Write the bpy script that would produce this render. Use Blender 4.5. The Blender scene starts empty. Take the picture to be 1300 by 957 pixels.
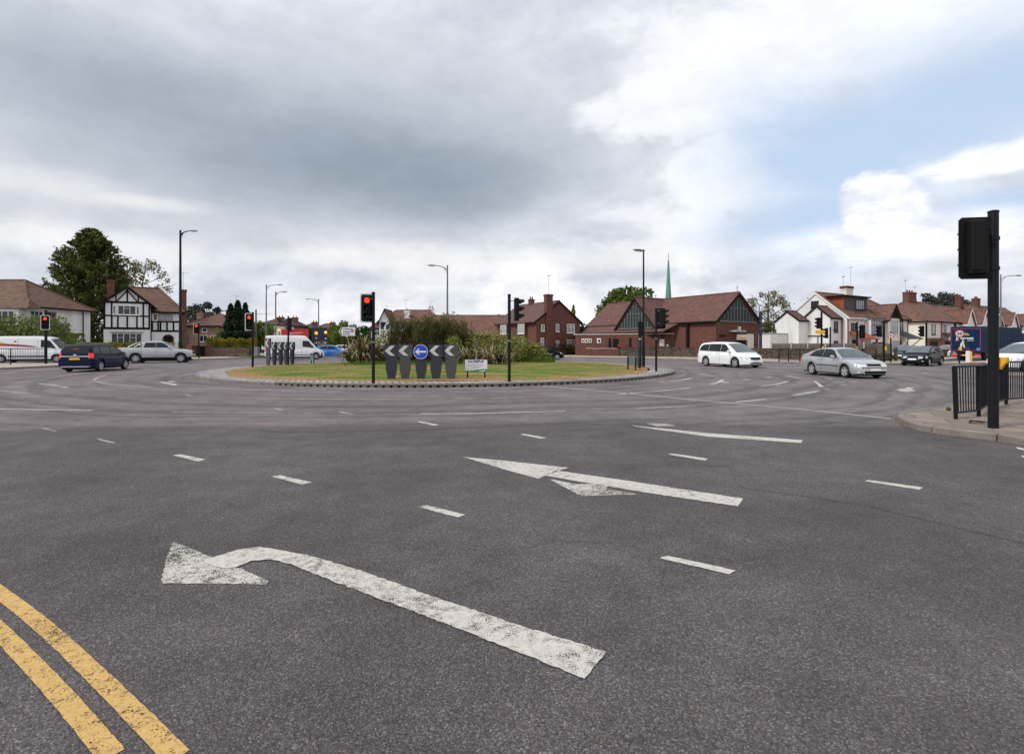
import bpy, bmesh, math, random
import numpy as np
from mathutils import Vector, Matrix
from mathutils.bvhtree import BVHTree
R=math.radians; PI=math.pi
rnd=random.Random(7)
S=bpy.context.scene
COL=S.collection
EYE=1.65; F=650.0; CX=650.0; HY=436.0
# the photo's own geometry: where a point of the road seen in it stands on the ground
def g(x,y,z=0.0):
    Y=F*(EYE-z)/(y-HY); return ((x-CX)*Y/F, Y)
def px(x,Y): return (x-CX)*Y/F
def hz(y,Y): return EYE+(HY-y)*Y/F
# ---------------------------------------------------------------- materials
def nt(m): m.use_nodes=True; return m.node_tree
def mk(name): 
    m=bpy.data.materials.new(name); t=nt(m); return m,t,t.nodes,t.links,t.nodes['Principled BSDF']
def ramp(n,stops,interp='LINEAR'):
    r=n.new('ShaderNodeValToRGB'); e=r.color_ramp.elements; r.color_ramp.interpolation=interp
    while len(e)<len(stops): e.new(0.5)
    for i,(p,c) in enumerate(stops):
        e[i].position=p; e[i].color=(c if len(c)==4 else (*c,1)) if isinstance(c,tuple) else (c,c,c,1)
    return r
def noise(n,l,vec,scale,detail=4,rough=.55,dist=0):
    k=n.new('ShaderNodeTexNoise'); k.inputs['Scale'].default_value=scale; k.inputs['Detail'].default_value=detail
    k.inputs['Roughness'].default_value=rough; k.inputs['Distortion'].default_value=dist
    if vec is not None: l.new(vec,k.inputs['Vector'])
    return k
def mixc(n,l,fac,a,b,mode='MIX'):
    m=n.new('ShaderNodeMix'); m.data_type='RGBA'; m.blend_type=mode
    for s,v in ((0,fac),(6,a),(7,b)):
        if hasattr(v,'links') or hasattr(v,'is_linked'): l.new(v,m.inputs[s])
        elif isinstance(v,(int,float)): m.inputs[s].default_value=v
        else: m.inputs[s].default_value=(*v,1)
    return m.outputs[2]
def mth(n,l,op,a,b=None,c=None,clamp=False):
    m=n.new('ShaderNodeMath'); m.operation=op; m.use_clamp=clamp
    for i,v in enumerate((a,b,c)):
        if v is None: continue
        if isinstance(v,(int,float)): m.inputs[i].default_value=v
        else: l.new(v,m.inputs[i])
    return m.outputs[0]
def simple(name,col,rough=.6,metal=0,var=.12,scale=3,bump=0,coat=0,spec=.5,coord='Object',streak=False):
    m,t,n,l,b=mk(name)
    b.inputs['Roughness'].default_value=rough; b.inputs['Metallic'].default_value=metal
    b.inputs['Coat Weight'].default_value=coat; b.inputs['Coat Roughness'].default_value=.05
    b.inputs['Specular IOR Level'].default_value=spec
    tc=n.new('ShaderNodeTexCoord'); vec=tc.outputs[coord]
    if streak:
        mp=n.new('ShaderNodeMapping'); l.new(vec,mp.inputs[0]); mp.inputs['Scale'].default_value=(1,1,.2); vec=mp.outputs[0]
    k=noise(n,l,vec,scale,6)
    lo=tuple(max(0,c*(1-var)) for c in col); hi=tuple(min(1,c*(1+var)) for c in col)
    r=ramp(n,[(.3,lo),(.7,hi)]); l.new(k.outputs[0],r.inputs[0]); l.new(r.outputs[0],b.inputs['Base Color'])
    if bump:
        bp=n.new('ShaderNodeBump'); bp.inputs['Strength'].default_value=bump; bp.inputs['Distance'].default_value=.02
        k2=noise(n,l,tc.outputs[coord],scale*8,3); l.new(k2.outputs[0],bp.inputs['Height']); l.new(bp.outputs[0],b.inputs['Normal'])
    return m
def emis(name,col,st,base=None):
    m,t,n,l,b=mk(name); b.inputs['Base Color'].default_value=(*(base or col),1)
    b.inputs['Emission Color'].default_value=(*col,1); b.inputs['Emission Strength'].default_value=st; return m
def asphalt():
    m,t,n,l,b=mk('asphalt')
    tc=n.new('ShaderNodeTexCoord'); v=tc.outputs['Object']
    sp=n.new('ShaderNodeSeparateXYZ'); l.new(v,sp.inputs[0])
    # stones
    vo=n.new('ShaderNodeTexVoronoi'); vo.inputs['Scale'].default_value=125; l.new(v,vo.inputs['Vector'])
    big=noise(n,l,v,.35,6,.6); mid=noise(n,l,v,2.2,5,.6); fine=noise(n,l,v,160,2,.5)
    # boundary between the older, paler roundabout surface and the newer dark approach
    wn=noise(n,l,v,.25,4)
    yb=mth(n,l,'MULTIPLY_ADD',wn.outputs[0],1.6,sp.outputs[1])
    xs=mth(n,l,'MULTIPLY',sp.outputs[0],sp.outputs[0])
    yb=mth(n,l,'MULTIPLY_ADD',xs,.012,yb)
    msk=n.new('ShaderNodeMapRange'); msk.inputs[1].default_value=11.3; msk.inputs[2].default_value=11.9; l.new(yb,msk.inputs[0])
    # a slow change of the new surface towards the camera
    old=(.142,.124,.127); new=(.088,.0785,.079)
    c=mixc(n,l,msk.outputs[0],new,old)
    r2=ramp(n,[(.3,.68),(.7,1.34)]); l.new(big.outputs[0],r2.inputs[0])
    c=mixc(n,l,1.0,c,r2.outputs[0],'MULTIPLY')
    r3=ramp(n,[(.3,.82),(.7,1.18)]); l.new(mid.outputs[0],r3.inputs[0])
    c=mixc(n,l,1.0,c,r3.outputs[0],'MULTIPLY')
    # individual chips: mostly dark, some pale, a few warm
    rs=ramp(n,[(0,.45),(.45,.82),(.8,1.28),(.94,1.95),(1,2.8)]); cs=n.new('ShaderNodeSeparateColor'); l.new(vo.outputs['Color'],cs.inputs[0]); l.new(cs.outputs[0],rs.inputs[0])
    c=mixc(n,l,.85,c,mixc(n,l,1.0,c,rs.outputs[0],'MULTIPLY'))
    rw=ramp(n,[(.93,0.0),(.97,.5)]); l.new(cs.outputs[1],rw.inputs[0])
    c=mixc(n,l,rw.outputs[0],c,(.22,.13,.10))
    # tyre polished streaks running round the island
    dx=mth(n,l,'ADD',sp.outputs[0],4.1); dy=mth(n,l,'SUBTRACT',sp.outputs[1],33.0)
    rr=mth(n,l,'SQRT',mth(n,l,'ADD',mth(n,l,'MULTIPLY',dx,dx),mth(n,l,'MULTIPLY',dy,dy)))
    rn=noise(n,l,v,.12,3); rr2=mth(n,l,'MULTIPLY_ADD',rn.outputs[0],3.0,rr)
    k1=n.new('ShaderNodeTexNoise'); k1.noise_dimensions='1D'; k1.inputs['Scale'].default_value=1.6; k1.inputs['Detail'].default_value=5; l.new(rr2,k1.inputs['W'])
    r5=ramp(n,[(.36,.70),(.5,1.0),(.66,1.12)]); l.new(k1.outputs[0],r5.inputs[0])
    c2=mixc(n,l,1.0,c,r5.outputs[0],'MULTIPLY'); fm=mth(n,l,'MULTIPLY_ADD',msk.outputs[0],.65,.2)
    c=mixc(n,l,fm,c,c2)
    # thin cracks and patch joints
    vc=n.new('ShaderNodeTexVoronoi'); vc.feature='DISTANCE_TO_EDGE'; vc.inputs['Scale'].default_value=.16
    dn=noise(n,l,v,1.3,6,.7); ad=n.new('ShaderNodeVectorMath'); ad.operation='MULTIPLY_ADD'
    l.new(dn.outputs[1],ad.inputs[0]); ad.inputs[1].default_value=(.9,.9,0); l.new(v,ad.inputs[2]); l.new(ad.outputs[0],vc.inputs['Vector'])
    rc=ramp(n,[(.0,.42),(.0022,.8),(.004,1.0)]); l.new(vc.outputs[0],rc.inputs[0])
    c3=mixc(n,l,1.0,c,rc.outputs[0],'MULTIPLY'); rk=ramp(n,[(.5,0.0),(.6,.8)]); l.new(noise(n,l,v,.3,2).outputs[0],rk.inputs[0])
    c=mixc(n,l,rk.outputs[0],c,c3)
    # oil and old scuffs
    st=ramp(n,[(.62,1.0),(.75,.72)]); l.new(noise(n,l,v,.8,6,.65,.6).outputs[0],st.inputs[0]); c=mixc(n,l,1.0,c,st.outputs[0],'MULTIPLY')
    l.new(c,b.inputs['Base Color']); b.inputs['Roughness'].default_value=.82; b.inputs['Specular IOR Level'].default_value=.35
    bp=n.new('ShaderNodeBump'); bp.inputs['Strength'].default_value=.9; bp.inputs['Distance'].default_value=.006
    hh=mth(n,l,'ADD',mth(n,l,'MULTIPLY',vo.outputs['Distance'],-1.2),fine.outputs[0]); l.new(hh,bp.inputs['Height']); l.new(bp.outputs[0],b.inputs['Normal'])
    return m
def paint(name,col,wear):   # worn road paint: the asphalt shows through the holes
    m,t,n,l,b=mk(name); out=n['Material Output']
    tc=n.new('ShaderNodeTexCoord'); v=tc.outputs['Object']
    a=noise(n,l,v,15,8,.74); f=noise(n,l,v,120,3,.6); d=noise(n,l,v,1.4,3)
    s=mth(n,l,'ADD',mth(n,l,'MULTIPLY',a.outputs[0],.52),mth(n,l,'MULTIPLY',f.outputs[0],.48))
    s=mth(n,l,'ADD',s,mth(n,l,'MULTIPLY_ADD',d.outputs[0],.30,-.15))
    mr=n.new('ShaderNodeMapRange'); mr.inputs[1].default_value=wear-.04; mr.inputs[2].default_value=wear+.04; l.new(s,mr.inputs[0])
    cr=ramp(n,[(.3,tuple(c*.62 for c in col)),(.5,col),(.75,tuple(min(1,c*1.12) for c in col))]); l.new(noise(n,l,v,22,6,.7).outputs[0],cr.inputs[0])
    l.new(cr.outputs[0],b.inputs['Base Color']); b.inputs['Roughness'].default_value=.75
    bp=n.new('ShaderNodeBump'); bp.inputs['Strength'].default_value=.5; bp.inputs['Distance'].default_value=.004; l.new(f.outputs[0],bp.inputs['Height']); l.new(bp.outputs[0],b.inputs['Normal'])
    tr=n.new('ShaderNodeBsdfTransparent'); mx=n.new('ShaderNodeMixShader'); l.new(mr.outputs[0],mx.inputs[0]); l.new(tr.outputs[0],mx.inputs[1]); l.new(b.outputs[0],mx.inputs[2]); l.new(mx.outputs[0],out.inputs[0])
    return m
def slabs(name,col,sx,sy,grout=.5,var=.3,mort=.02,rot=0):
    m,t,n,l,b=mk(name); tc=n.new('ShaderNodeTexCoord'); mp=n.new('ShaderNodeMapping'); mp.inputs['Rotation'].default_value=(0,0,rot); l.new(tc.outputs['Object'],mp.inputs[0])
    br=n.new('ShaderNodeTexBrick'); br.inputs['Scale'].default_value=1; br.inputs['Brick Width'].default_value=sx; br.inputs['Row Height'].default_value=sy
    br.inputs['Mortar Size'].default_value=mort; br.inputs['Mortar Smooth'].default_value=.2
    br.inputs['Color1'].default_value=(*[c*(1-var) for c in col],1); br.inputs['Color2'].default_value=(*[min(1,c*(1+var)) for c in col],1); br.inputs['Mortar'].default_value=(*[c*grout for c in col],1)
    l.new(mp.outputs[0],br.inputs['Vector'])
    r=ramp(n,[(.3,.7),(.7,1.2)]); l.new(noise(n,l,tc.outputs['Object'],1.1,7,.65).outputs[0],r.inputs[0])
    c=mixc(n,l,1.0,br.outputs[0],r.outputs[0],'MULTIPLY')
    r2=ramp(n,[(.3,.85),(.7,1.15)]); l.new(noise(n,l,tc.outputs['Object'],30,3).outputs[0],r2.inputs[0]); c=mixc(n,l,1.0,c,r2.outputs[0],'MULTIPLY')
    l.new(c,b.inputs['Base Color']); b.inputs['Roughness'].default_value=.9
    bp=n.new('ShaderNodeBump'); bp.inputs['Strength'].default_value=.4; bp.inputs['Distance'].default_value=.01; l.new(br.outputs['Fac'],bp.inputs['Height']); bp.invert=True; l.new(bp.outputs[0],b.inputs['Normal'])
    return m
def courses(name,col,period,var=.25,depth=.35,mott=2.0,rough=.85,patch=None):  # roof tiles / brick: courses by height, mottled
    m,t,n,l,b=mk(name); tc=n.new('ShaderNodeTexCoord'); v=tc.outputs['Object']
    sp=n.new('ShaderNodeSeparateXYZ'); l.new(v,sp.inputs[0])
    lo=tuple(c*(1-var) for c in col); hi=tuple(min(1,c*(1+var)) for c in col)
    r=ramp(n,[(.3,lo),(.7,hi)]); l.new(noise(n,l,v,mott,7,.7).outputs[0],r.inputs[0]); c=r.outputs[0]
    # single tiles / bricks differ
    mp=n.new('ShaderNodeMapping'); mp.inputs['Scale'].default_value=(1/(period*2.2),1/(period*2.2),1/period); l.new(v,mp.inputs[0])
    sn=n.new('ShaderNodeVectorMath'); sn.operation='FLOOR'; l.new(mp.outputs[0],sn.inputs[0])
    wn=n.new('ShaderNodeTexWhiteNoise'); l.new(sn.outputs[0],wn.inputs[0]); rw=ramp(n,[(0,1-var),(1,1+var)]); l.new(wn.outputs[0],rw.inputs[0])
    c=mixc(n,l,1.0,c,rw.outputs[0],'MULTIPLY')
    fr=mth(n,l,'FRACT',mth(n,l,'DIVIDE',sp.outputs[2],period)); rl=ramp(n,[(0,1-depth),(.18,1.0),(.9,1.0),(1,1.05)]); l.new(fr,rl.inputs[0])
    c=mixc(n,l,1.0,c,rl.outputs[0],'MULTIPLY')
    if patch:
        rp=ramp(n,[(.52,0.0),(.66,.75)]); l.new(noise(n,l,v,.6,5,.65).outputs[0],rp.inputs[0]); c=mixc(n,l,rp.outputs[0],c,patch)
    l.new(c,b.inputs['Base Color']); b.inputs['Roughness'].default_value=rough; b.inputs['Specular IOR Level'].default_value=.25
    return m
def foliage(name,a,bcol,scale=1.2,c3=None,trans=.25):
    m,t,n,l,b=mk(name); out=n['Material Output']; tc=n.new('ShaderNodeTexCoord'); v=tc.outputs['Object']
    r=ramp(n,[(.32,a),(.62,bcol)]+([(.8,c3)] if c3 else [])); l.new(noise(n,l,v,scale,5,.7).outputs[0],r.inputs[0])
    r2=ramp(n,[(.3,.65),(.7,1.35)]); l.new(noise(n,l,v,scale*9,3,.7).outputs[0],r2.inputs[0]); c=mixc(n,l,1.0,r.outputs[0],r2.outputs[0],'MULTIPLY')
    l.new(c,b.inputs['Base Color']); b.inputs['Roughness'].default_value=.7; b.inputs['Specular IOR Level'].default_value=.2
    tl=n.new('ShaderNodeBsdfTranslucent'); l.new(c,tl.inputs[0]); mx=n.new('ShaderNodeMixShader'); mx.inputs[0].default_value=trans
    l.new(b.outputs[0],mx.inputs[1]); l.new(tl.outputs[0],mx.inputs[2]); l.new(mx.outputs[0],out.inputs[0]); return m
def rubble(name,col):
    m,t,n,l,b=mk(name); tc=n.new('ShaderNodeTexCoord'); v=tc.outputs['Object']; mp=n.new('ShaderNodeMapping'); mp.inputs['Scale'].default_value=(1,1,1.8); l.new(v,mp.inputs[0])
    vo=n.new('ShaderNodeTexVoronoi'); vo.inputs['Scale'].default_value=4.5; l.new(mp.outputs[0],vo.inputs['Vector']); ve=n.new('ShaderNodeTexVoronoi'); ve.feature='DISTANCE_TO_EDGE'; ve.inputs['Scale'].default_value=4.5; l.new(mp.outputs[0],ve.inputs['Vector'])
    cs=n.new('ShaderNodeSeparateColor'); l.new(vo.outputs['Color'],cs.inputs[0]); r=ramp(n,[(0,.5),(1,1.5)]); l.new(cs.outputs[0],r.inputs[0]); c=mixc(n,l,1.0,col,r.outputs[0],'MULTIPLY')
    r2=ramp(n,[(0,.45),(.07,1.0)]); l.new(ve.outputs[0],r2.inputs[0]); c=mixc(n,l,1.0,c,r2.outputs[0],'MULTIPLY'); l.new(c,b.inputs['Base Color']); b.inputs['Roughness'].default_value=.95; b.inputs['Specular IOR Level'].default_value=.15
    bp=n.new('ShaderNodeBump'); bp.inputs['Strength'].default_value=.6; bp.inputs['Distance'].default_value=.03; l.new(r2.outputs[0],bp.inputs['Height']); l.new(bp.outputs[0],b.inputs['Normal']); return m
def turf():
    m,t,n,l,b=mk('turf'); tc=n.new('ShaderNodeTexCoord'); v=tc.outputs['Object']
    mp=n.new('ShaderNodeMapping'); mp.inputs['Scale'].default_value=(.7,1.6,1); l.new(v,mp.inputs[0])
    r=ramp(n,[(.38,(.30,.17,.085)),(.45,(.23,.175,.06)),(.50,(.105,.15,.024)),(.70,(.055,.12,.015))]); sx_=n.new('ShaderNodeSeparateXYZ'); l.new(v,sx_.inputs[0]); ax_=mth(n,l,'ADD',sx_.outputs[0],4.1); ay_=mth(n,l,'SUBTRACT',sx_.outputs[1],33.0); ar_=mth(n,l,'SQRT',mth(n,l,'ADD',mth(n,l,'MULTIPLY',ax_,ax_),mth(n,l,'MULTIPLY',ay_,ay_))); ed_=n.new('ShaderNodeMapRange'); ed_.inputs[1].default_value=11.2; ed_.inputs[2].default_value=12.5; ed_.inputs[4].default_value=.14; l.new(ar_,ed_.inputs[0]); l.new(mth(n,l,'SUBTRACT',noise(n,l,mp.outputs[0],.5,7,.68).outputs[0],ed_.outputs[0]),r.inputs[0])
    r2=ramp(n,[(.3,.6),(.7,1.4)]); l.new(noise(n,l,v,14,4,.7).outputs[0],r2.inputs[0]); c=mixc(n,l,1.0,r.outputs[0],r2.outputs[0],'MULTIPLY')
    l.new(c,b.inputs['Base Color']); b.inputs['Roughness'].default_value=.95; b.inputs['Specular IOR Level'].default_value=.1; return m
M={}
M['asphalt']=asphalt(); M['white_paint']=paint('worn white paint',(.50,.465,.43),.425); M['white_worn']=paint('badly worn white paint',(.50,.465,.43),.468)
M['white_faint']=paint('faint white paint',(.50,.46,.44),.49); M['yellow_paint']=paint('worn yellow paint',(.52,.33,.11),.415)
M['slab']=slabs('paving slabs',(.215,.172,.142),.9,.6,.42,.16,.016,.5); M['sett']=slabs('granite setts',(.42,.40,.38),.30,.22,.22,.3,.045,.3)
M['kerb']=simple('kerb stone',(.19,.165,.145),.9,var=.25,scale=4,bump=.4); M['tan']=simple('tan pavement',(.33,.28,.23),.95,var=.22,scale=1.5)
M['ground']=simple('far ground',(.09,.10,.055),.95,var=.35,scale=.15); M['turf']=turf()
M['black']=simple('black coated steel',(.007,.008,.011),.5,var=.2,scale=6,spec=.22); M['blackp']=simple('black plastic',(.005,.005,.006),.6,var=.2,scale=8,spec=.2)
M['navyp']=simple('navy coated steel',(.012,.02,.05),.4,var=.2); M['steel']=simple('grey galvanised steel',(.22,.23,.24),.5,.4,var=.15,scale=5)
M['greycol']=simple('grey lamp column paint',(.14,.13,.13),.5,var=.2); M['white']=simple('white paint',(.72,.72,.71),.5,var=.05)
M['cream']=simple('cream render',(.74,.69,.60),.9,var=.08,scale=1.2,streak=True); M['render']=simple('white render',(.74,.73,.73),.9,var=.07,scale=1.5,streak=True)
M['render2']=simple('stained white render',(.70,.69,.68),.9,var=.12,scale=1.1,streak=True); M['timber']=simple('black timber',(.009,.0085,.009),.8,var=.3,spec=.15)
M['glass']=simple('window glass',(.03,.035,.04),.08,var=.5,scale=1.5); M['curtain']=simple('glass with net curtain',(.30,.32,.33),.12,var=.3,scale=4)
M['carglass']=simple('tinted car glass',(.010,.014,.016),.06,var=.3,scale=2,spec=.35)
M['carglass2']=simple('clear windscreen glass',(.07,.095,.11),.05,var=.3,scale=3)
M['tile']=courses('brown roof tiles',(.112,.064,.052),.16,.16,.3); M['tilered']=courses('red roof tiles',(.145,.076,.058),.16,.2,.3,patch=(.095,.064,.055))
M['tiledark']=courses('dark brown roof tiles',(.085,.055,.045),.16,.2,.3); M['tilehip']=courses('warm brown roof tiles',(.135,.080,.058),.16,.2,.3)
M['churchtile']=courses('plum brown church tiles',(.125,.062,.053),.22,.16,.4); M['slate']=courses('grey slate',(.05,.055,.06),.2,.15,.3)
M['brick']=courses('red brown brick',(.130,.055,.041),.09,.18,.22); M['brickd']=courses('dark brown brick',(.15,.062,.045),.09,.2,.2); M['brickp']=courses('pale pink brick',(.33,.20,.16),.09,.15,.15)
M['tilehang']=courses('hung red tiles',(.30,.075,.035),.12,.15,.3)
M['stone']=rubble('rubble stone wall',(.10,.078,.060)); M['stonel']=rubble('pale rubble stone wall',(.20,.15,.11)); M['fencew']=simple('weathered fence board',(.135,.108,.092),.9,var=.25,scale=2,streak=True)
M['concrete']=simple('concrete',(.42,.40,.37),.9,var=.15); M['darkclad']=simple('dark green cladding',(.018,.026,.028),.6,var=.25); M['paleclad']=simple('pale grey cladding batten',(.11,.13,.13),.6,var=.15)
M['copper']=simple('green copper',(.085,.27,.19),.6,var=.15,streak=True); M['red']=simple('red paint',(.55,.02,.02),.4,var=.1); M['redd']=simple('dark red paint',(.26,.03,.03),.5,var=.15)
M['yellow']=simple('yellow plastic',(.80,.42,.01),.45,var=.05); M['blue']=simple('blue sign face',(.005,.06,.48),.3,var=.05); M['gboard']=simple('charcoal board',(.05,.048,.052),.6,var=.12,scale=6); M['nboard']=simple('navy black board',(.018,.021,.032),.6,var=.15,scale=6)
M['chev']=simple('reflective grey white',(.50,.49,.48),.4,var=.12,scale=9); M['signw']=simple('white sign face',(.70,.69,.71),.35,var=.03); M['ink']=simple('black ink',(.01,.01,.012),.5); M['blueink']=simple('blue ink',(.02,.06,.33),.5); M['orange']=simple('orange ink',(.75,.28,.08),.5); M['green']=simple('green ink',(.01,.26,.12),.5); M['greyink']=simple('grey ink',(.3,.29,.31),.5)
M['redl']=emis('lit red lens',(1,.025,.008),3.0); M['amb']=emis('amber globe',(1,.36,.02),1.1); M['lens']=simple('unlit lens',(.015,.012,.012),.2); M['taill']=emis('tail lamp lens',(1,.05,.02),.45,(.6,.02,.01)); M['headl']=simple('clear lamp lens',(.62,.64,.66),.08,.3,var=.25,scale=20)
M['bark']=simple('bark',(.12,.095,.075),.95,var=.3,scale=5,bump=.5); M['tyre']=simple('tyre rubber',(.014,.014,.015),.8,var=.2); M['alloy']=simple('alloy wheel metal',(.50,.50,.52),.35,.25,var=.12); M['liner']=simple('black wheel arch lining',(.006,.006,.007),.9)
M['chrome']=simple('chrome trim',(.6,.6,.62),.15,.9,var=.05); M['trim']=simple('grey bumper plastic',(.035,.035,.038),.6); M['platew']=simple('white number plate',(.68,.68,.66),.4); M['platey']=simple('yellow number plate',(.78,.46,.02),.4)
def carpaint(n,c,metal=.0,rough=.28):
    dk=sum(c)<.35; return simple(n,c,rough,metal,var=.03,scale=2,coat=.06 if dk else .9,spec=.14 if dk else .5)
# ---------------------------------------------------------------- mesh builder
class MB:
    def __init__(s,M=None): s.v=[]; s.f=[]; s.m=[]; s.M=M or Matrix(); s.cur=0
    def add(s,vs,fs):
        b=len(s.v); s.v+= [tuple(s.M@Vector(p)) for p in vs]; s.f+=[tuple(b+i for i in f) for f in fs]; s.m+=[s.cur]*len(fs)
    def box(s,x0,x1,y0,y1,z0,z1):
        s.add([(x0,y0,z0),(x1,y0,z0),(x1,y1,z0),(x0,y1,z0),(x0,y0,z1),(x1,y0,z1),(x1,y1,z1),(x0,y1,z1)],[(3,2,1,0),(4,5,6,7),(0,1,5,4),(1,2,6,5),(2,3,7,6),(3,0,4,7)])
    def bevbox(s,x0,x1,y0,y1,z0,z1,b):   # box with chamfered vertical and top edges
        ring=lambda i,z:[(x0+i+b,y0+i,z),(x1-i-b,y0+i,z),(x1-i,y0+i+b,z),(x1-i,y1-i-b,z),(x1-i-b,y1-i,z),(x0+i+b,y1-i,z),(x0+i,y1-i-b,z),(x0+i,y0+i+b,z)]
        v=ring(0,z0)+ring(0,z1-b)+ring(b,z1); f=[tuple(range(7,-1,-1)),tuple(range(16,24))]
        for k in (0,8):
            for i in range(8): f.append((k+i,k+(i+1)%8,k+8+(i+1)%8,k+8+i))
        s.add(v,f)
    def prism(s,poly,z0,z1):   # poly ccw in xy
        n=len(poly); v=[(x,y,z0) for x,y in poly]+[(x,y,z1) for x,y in poly]
        s.add(v,[tuple(range(n-1,-1,-1)),tuple(range(n,2*n))]+[(i,(i+1)%n,n+(i+1)%n,n+i) for i in range(n)])
    def xz(s,poly,y0,y1):      # polygon in x,z (ccw seen from -y), from y0 (front) to y1 (back)
        n=len(poly); v=[(x,y0,z) for x,z in poly]+[(x,y1,z) for x,z in poly]
        s.add(v,[tuple(range(n)),tuple(range(2*n-1,n-1,-1))]+[((i+1)%n,i,n+i,n+(i+1)%n) for i in range(n)])
    def tube(s,pts,r,n=8,cap=True):
        rs=r if isinstance(r,(list,tuple)) else [r]*len(pts); P=[Vector(p) for p in pts]; v=[]
        for i,p in enumerate(P):
            d=(P[min(i+1,len(P)-1)]-P[max(i-1,0)]).normalized(); a=d.cross(Vector((0,0,1)) if abs(d.z)<.9 else Vector((1,0,0))).normalized(); c=d.cross(a)
            for k in range(n): t=2*PI*k/n; v.append(tuple(p+(a*math.cos(t)+c*math.sin(t))*rs[i]))
        f=[]
        for i in range(len(P)-1):
            for k in range(n): f.append((i*n+k,i*n+(k+1)%n,(i+1)*n+(k+1)%n,(i+1)*n+k))
        if cap: f.append(tuple(range(n-1,-1,-1))); f.append(tuple(range((len(P)-1)*n,len(P)*n)))
        s.add(v,f)
    def cyl(s,x,y,z0,z1,r,n=14,r1=None): s.tube([(x,y,z0),(x,y,z1)],[r,r if r1 is None else r1],n)
    def disc(s,c,nrm,r,t,n=20): c=Vector(c); nrm=Vector(nrm).normalized(); s.tube([c,c+nrm*t],r,n)
    def lathe(s,prof,axis='y',n=24,c=(0,0,0)):
        v=[];f=[]
        for (r,h) in prof:
            for k in range(n):
                t=2*PI*k/n; a,b=r*math.cos(t),r*math.sin(t)
                v.append((c[0]+a,c[1]+h,c[2]+b) if axis=='y' else (c[0]+a,c[1]+b,c[2]+h))
        for i in range(len(prof)-1):
            for k in range(n): f.append((i*n+k,i*n+(k+1)%n,(i+1)*n+(k+1)%n,(i+1)*n+k))
        s.add(v,f)
    def build(s,name,mats,parent=None,smooth=None,fix=True):
        me=bpy.data.meshes.new(name); me.from_pydata(s.v,[],s.f)
        mats=mats if isinstance(mats,(list,tuple)) else [mats]
        for m in mats: me.materials.append(m)
        if len(mats)>1: me.polygons.foreach_set('material_index',s.m)
        if fix:
            bm=bmesh.new(); bm.from_mesh(me); bmesh.ops.recalc_face_normals(bm,faces=bm.faces); bm.to_mesh(me); bm.free()
        if smooth is not None:
            me.polygons.foreach_set('use_smooth',[True]*len(me.polygons)); me.set_sharp_from_angle(angle=R(smooth))
        o=bpy.data.objects.new(name,me); COL.objects.link(o)
        if parent: o.parent=parent
        return o
def tag(o,label=None,cat=None,group=None,kind=None):
    if label: o['label']=label
    if cat: o['category']=cat
    if group: o['group']=group
    if kind: o['kind']=kind
    return o
def empty(name,loc,rz=0,label=None,cat=None,group=None):
    o=bpy.data.objects.new(name,None); COL.objects.link(o); o.location=loc; o.rotation_euler=(0,0,rz); o.empty_display_size=.2
    return tag(o,label,cat,group)
def part(name,mat,parent,fn,smooth=None,M=None):
    m=MB(M); fn(m); return m.build(name,mat,parent,smooth)
def copy_tree(o,parent=None):
    c=o.copy(); COL.objects.link(c); c.parent=parent
    for ch in list(o.children): copy_tree(ch,c)
    return c
def np_mesh(name,V,Fq,mats,parent=None,smooth=False):
    me=bpy.data.meshes.new(name); k=Fq.shape[1]
    me.vertices.add(len(V)); me.vertices.foreach_set('co',V.astype(np.float32).ravel())
    me.loops.add(Fq.size); me.loops.foreach_set('vertex_index',Fq.astype(np.int32).ravel())
    me.polygons.add(len(Fq)); me.polygons.foreach_set('loop_start',(np.arange(len(Fq))*k).astype(np.int32)); me.update(calc_edges=True); me.validate()
    for m in (mats if isinstance(mats,list) else [mats]): me.materials.append(m)
    o=bpy.data.objects.new(name,me); COL.objects.link(o)
    if parent: o.parent=parent
    return o
def text_part(s,size,mat,parent,loc,rot,name='lettering',bold=0.0,extr=.004,width=None,align='CENTER'):
    cu=bpy.data.curves.new('t','FONT'); cu.body=s; cu.size=size; cu.extrude=extr; cu.offset=bold; cu.align_x=align; cu.resolution_u=2
    t=bpy.data.objects.new('t',cu); COL.objects.link(t); bpy.context.view_layer.update()
    me=bpy.data.meshes.new_from_object(t.evaluated_get(bpy.context.evaluated_depsgraph_get())); bpy.data.objects.remove(t)
    if width:
        xs=[v.co.x for v in me.vertices]; k=width/max(1e-6,(max(xs)-min(xs)))
        for v in me.vertices: v.co.x*=k
    me.materials.clear(); me.materials.append(mat); me.name=name
    o=bpy.data.objects.new(name,me); COL.objects.link(o); o.parent=parent; o.location=loc; o.rotation_euler=rot
    return o
# ---------------------------------------------------------------- camera, sky, sun
cam=bpy.data.cameras.new('camera'); co=bpy.data.objects.new('camera',cam); COL.objects.link(co); S.camera=co
cam.lens=18; cam.sensor_width=36; cam.clip_end=5000; cam.clip_start=.05; co.location=(0,0,EYE); co.rotation_euler=(R(90),0,0); cam.shift_y=-(478.5-HY)/1300
S.view_settings.view_transform='Standard'; S.view_settings.look='None'; S.view_settings.gamma=1; S.view_settings.exposure=0.30
W=bpy.data.worlds.new('World'); S.world=W; W.use_nodes=True; t=W.node_tree; n=t.nodes; l=t.links; bg=n['Background']
SUN_EL,SUN_AZ=48,-118   # azimuth measured from +Y towards +X
sky=n.new('ShaderNodeTexSky'); sky.sky_type='NISHITA'; sky.sun_disc=False; sky.sun_elevation=R(SUN_EL); sky.sun_rotation=R(SUN_AZ); sky.air_density=1.0; sky.dust_density=1.5
tc=n.new('ShaderNodeTexCoord'); sp=n.new('ShaderNodeSeparateXYZ'); l.new(tc.outputs['Generated'],sp.inputs[0])
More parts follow.
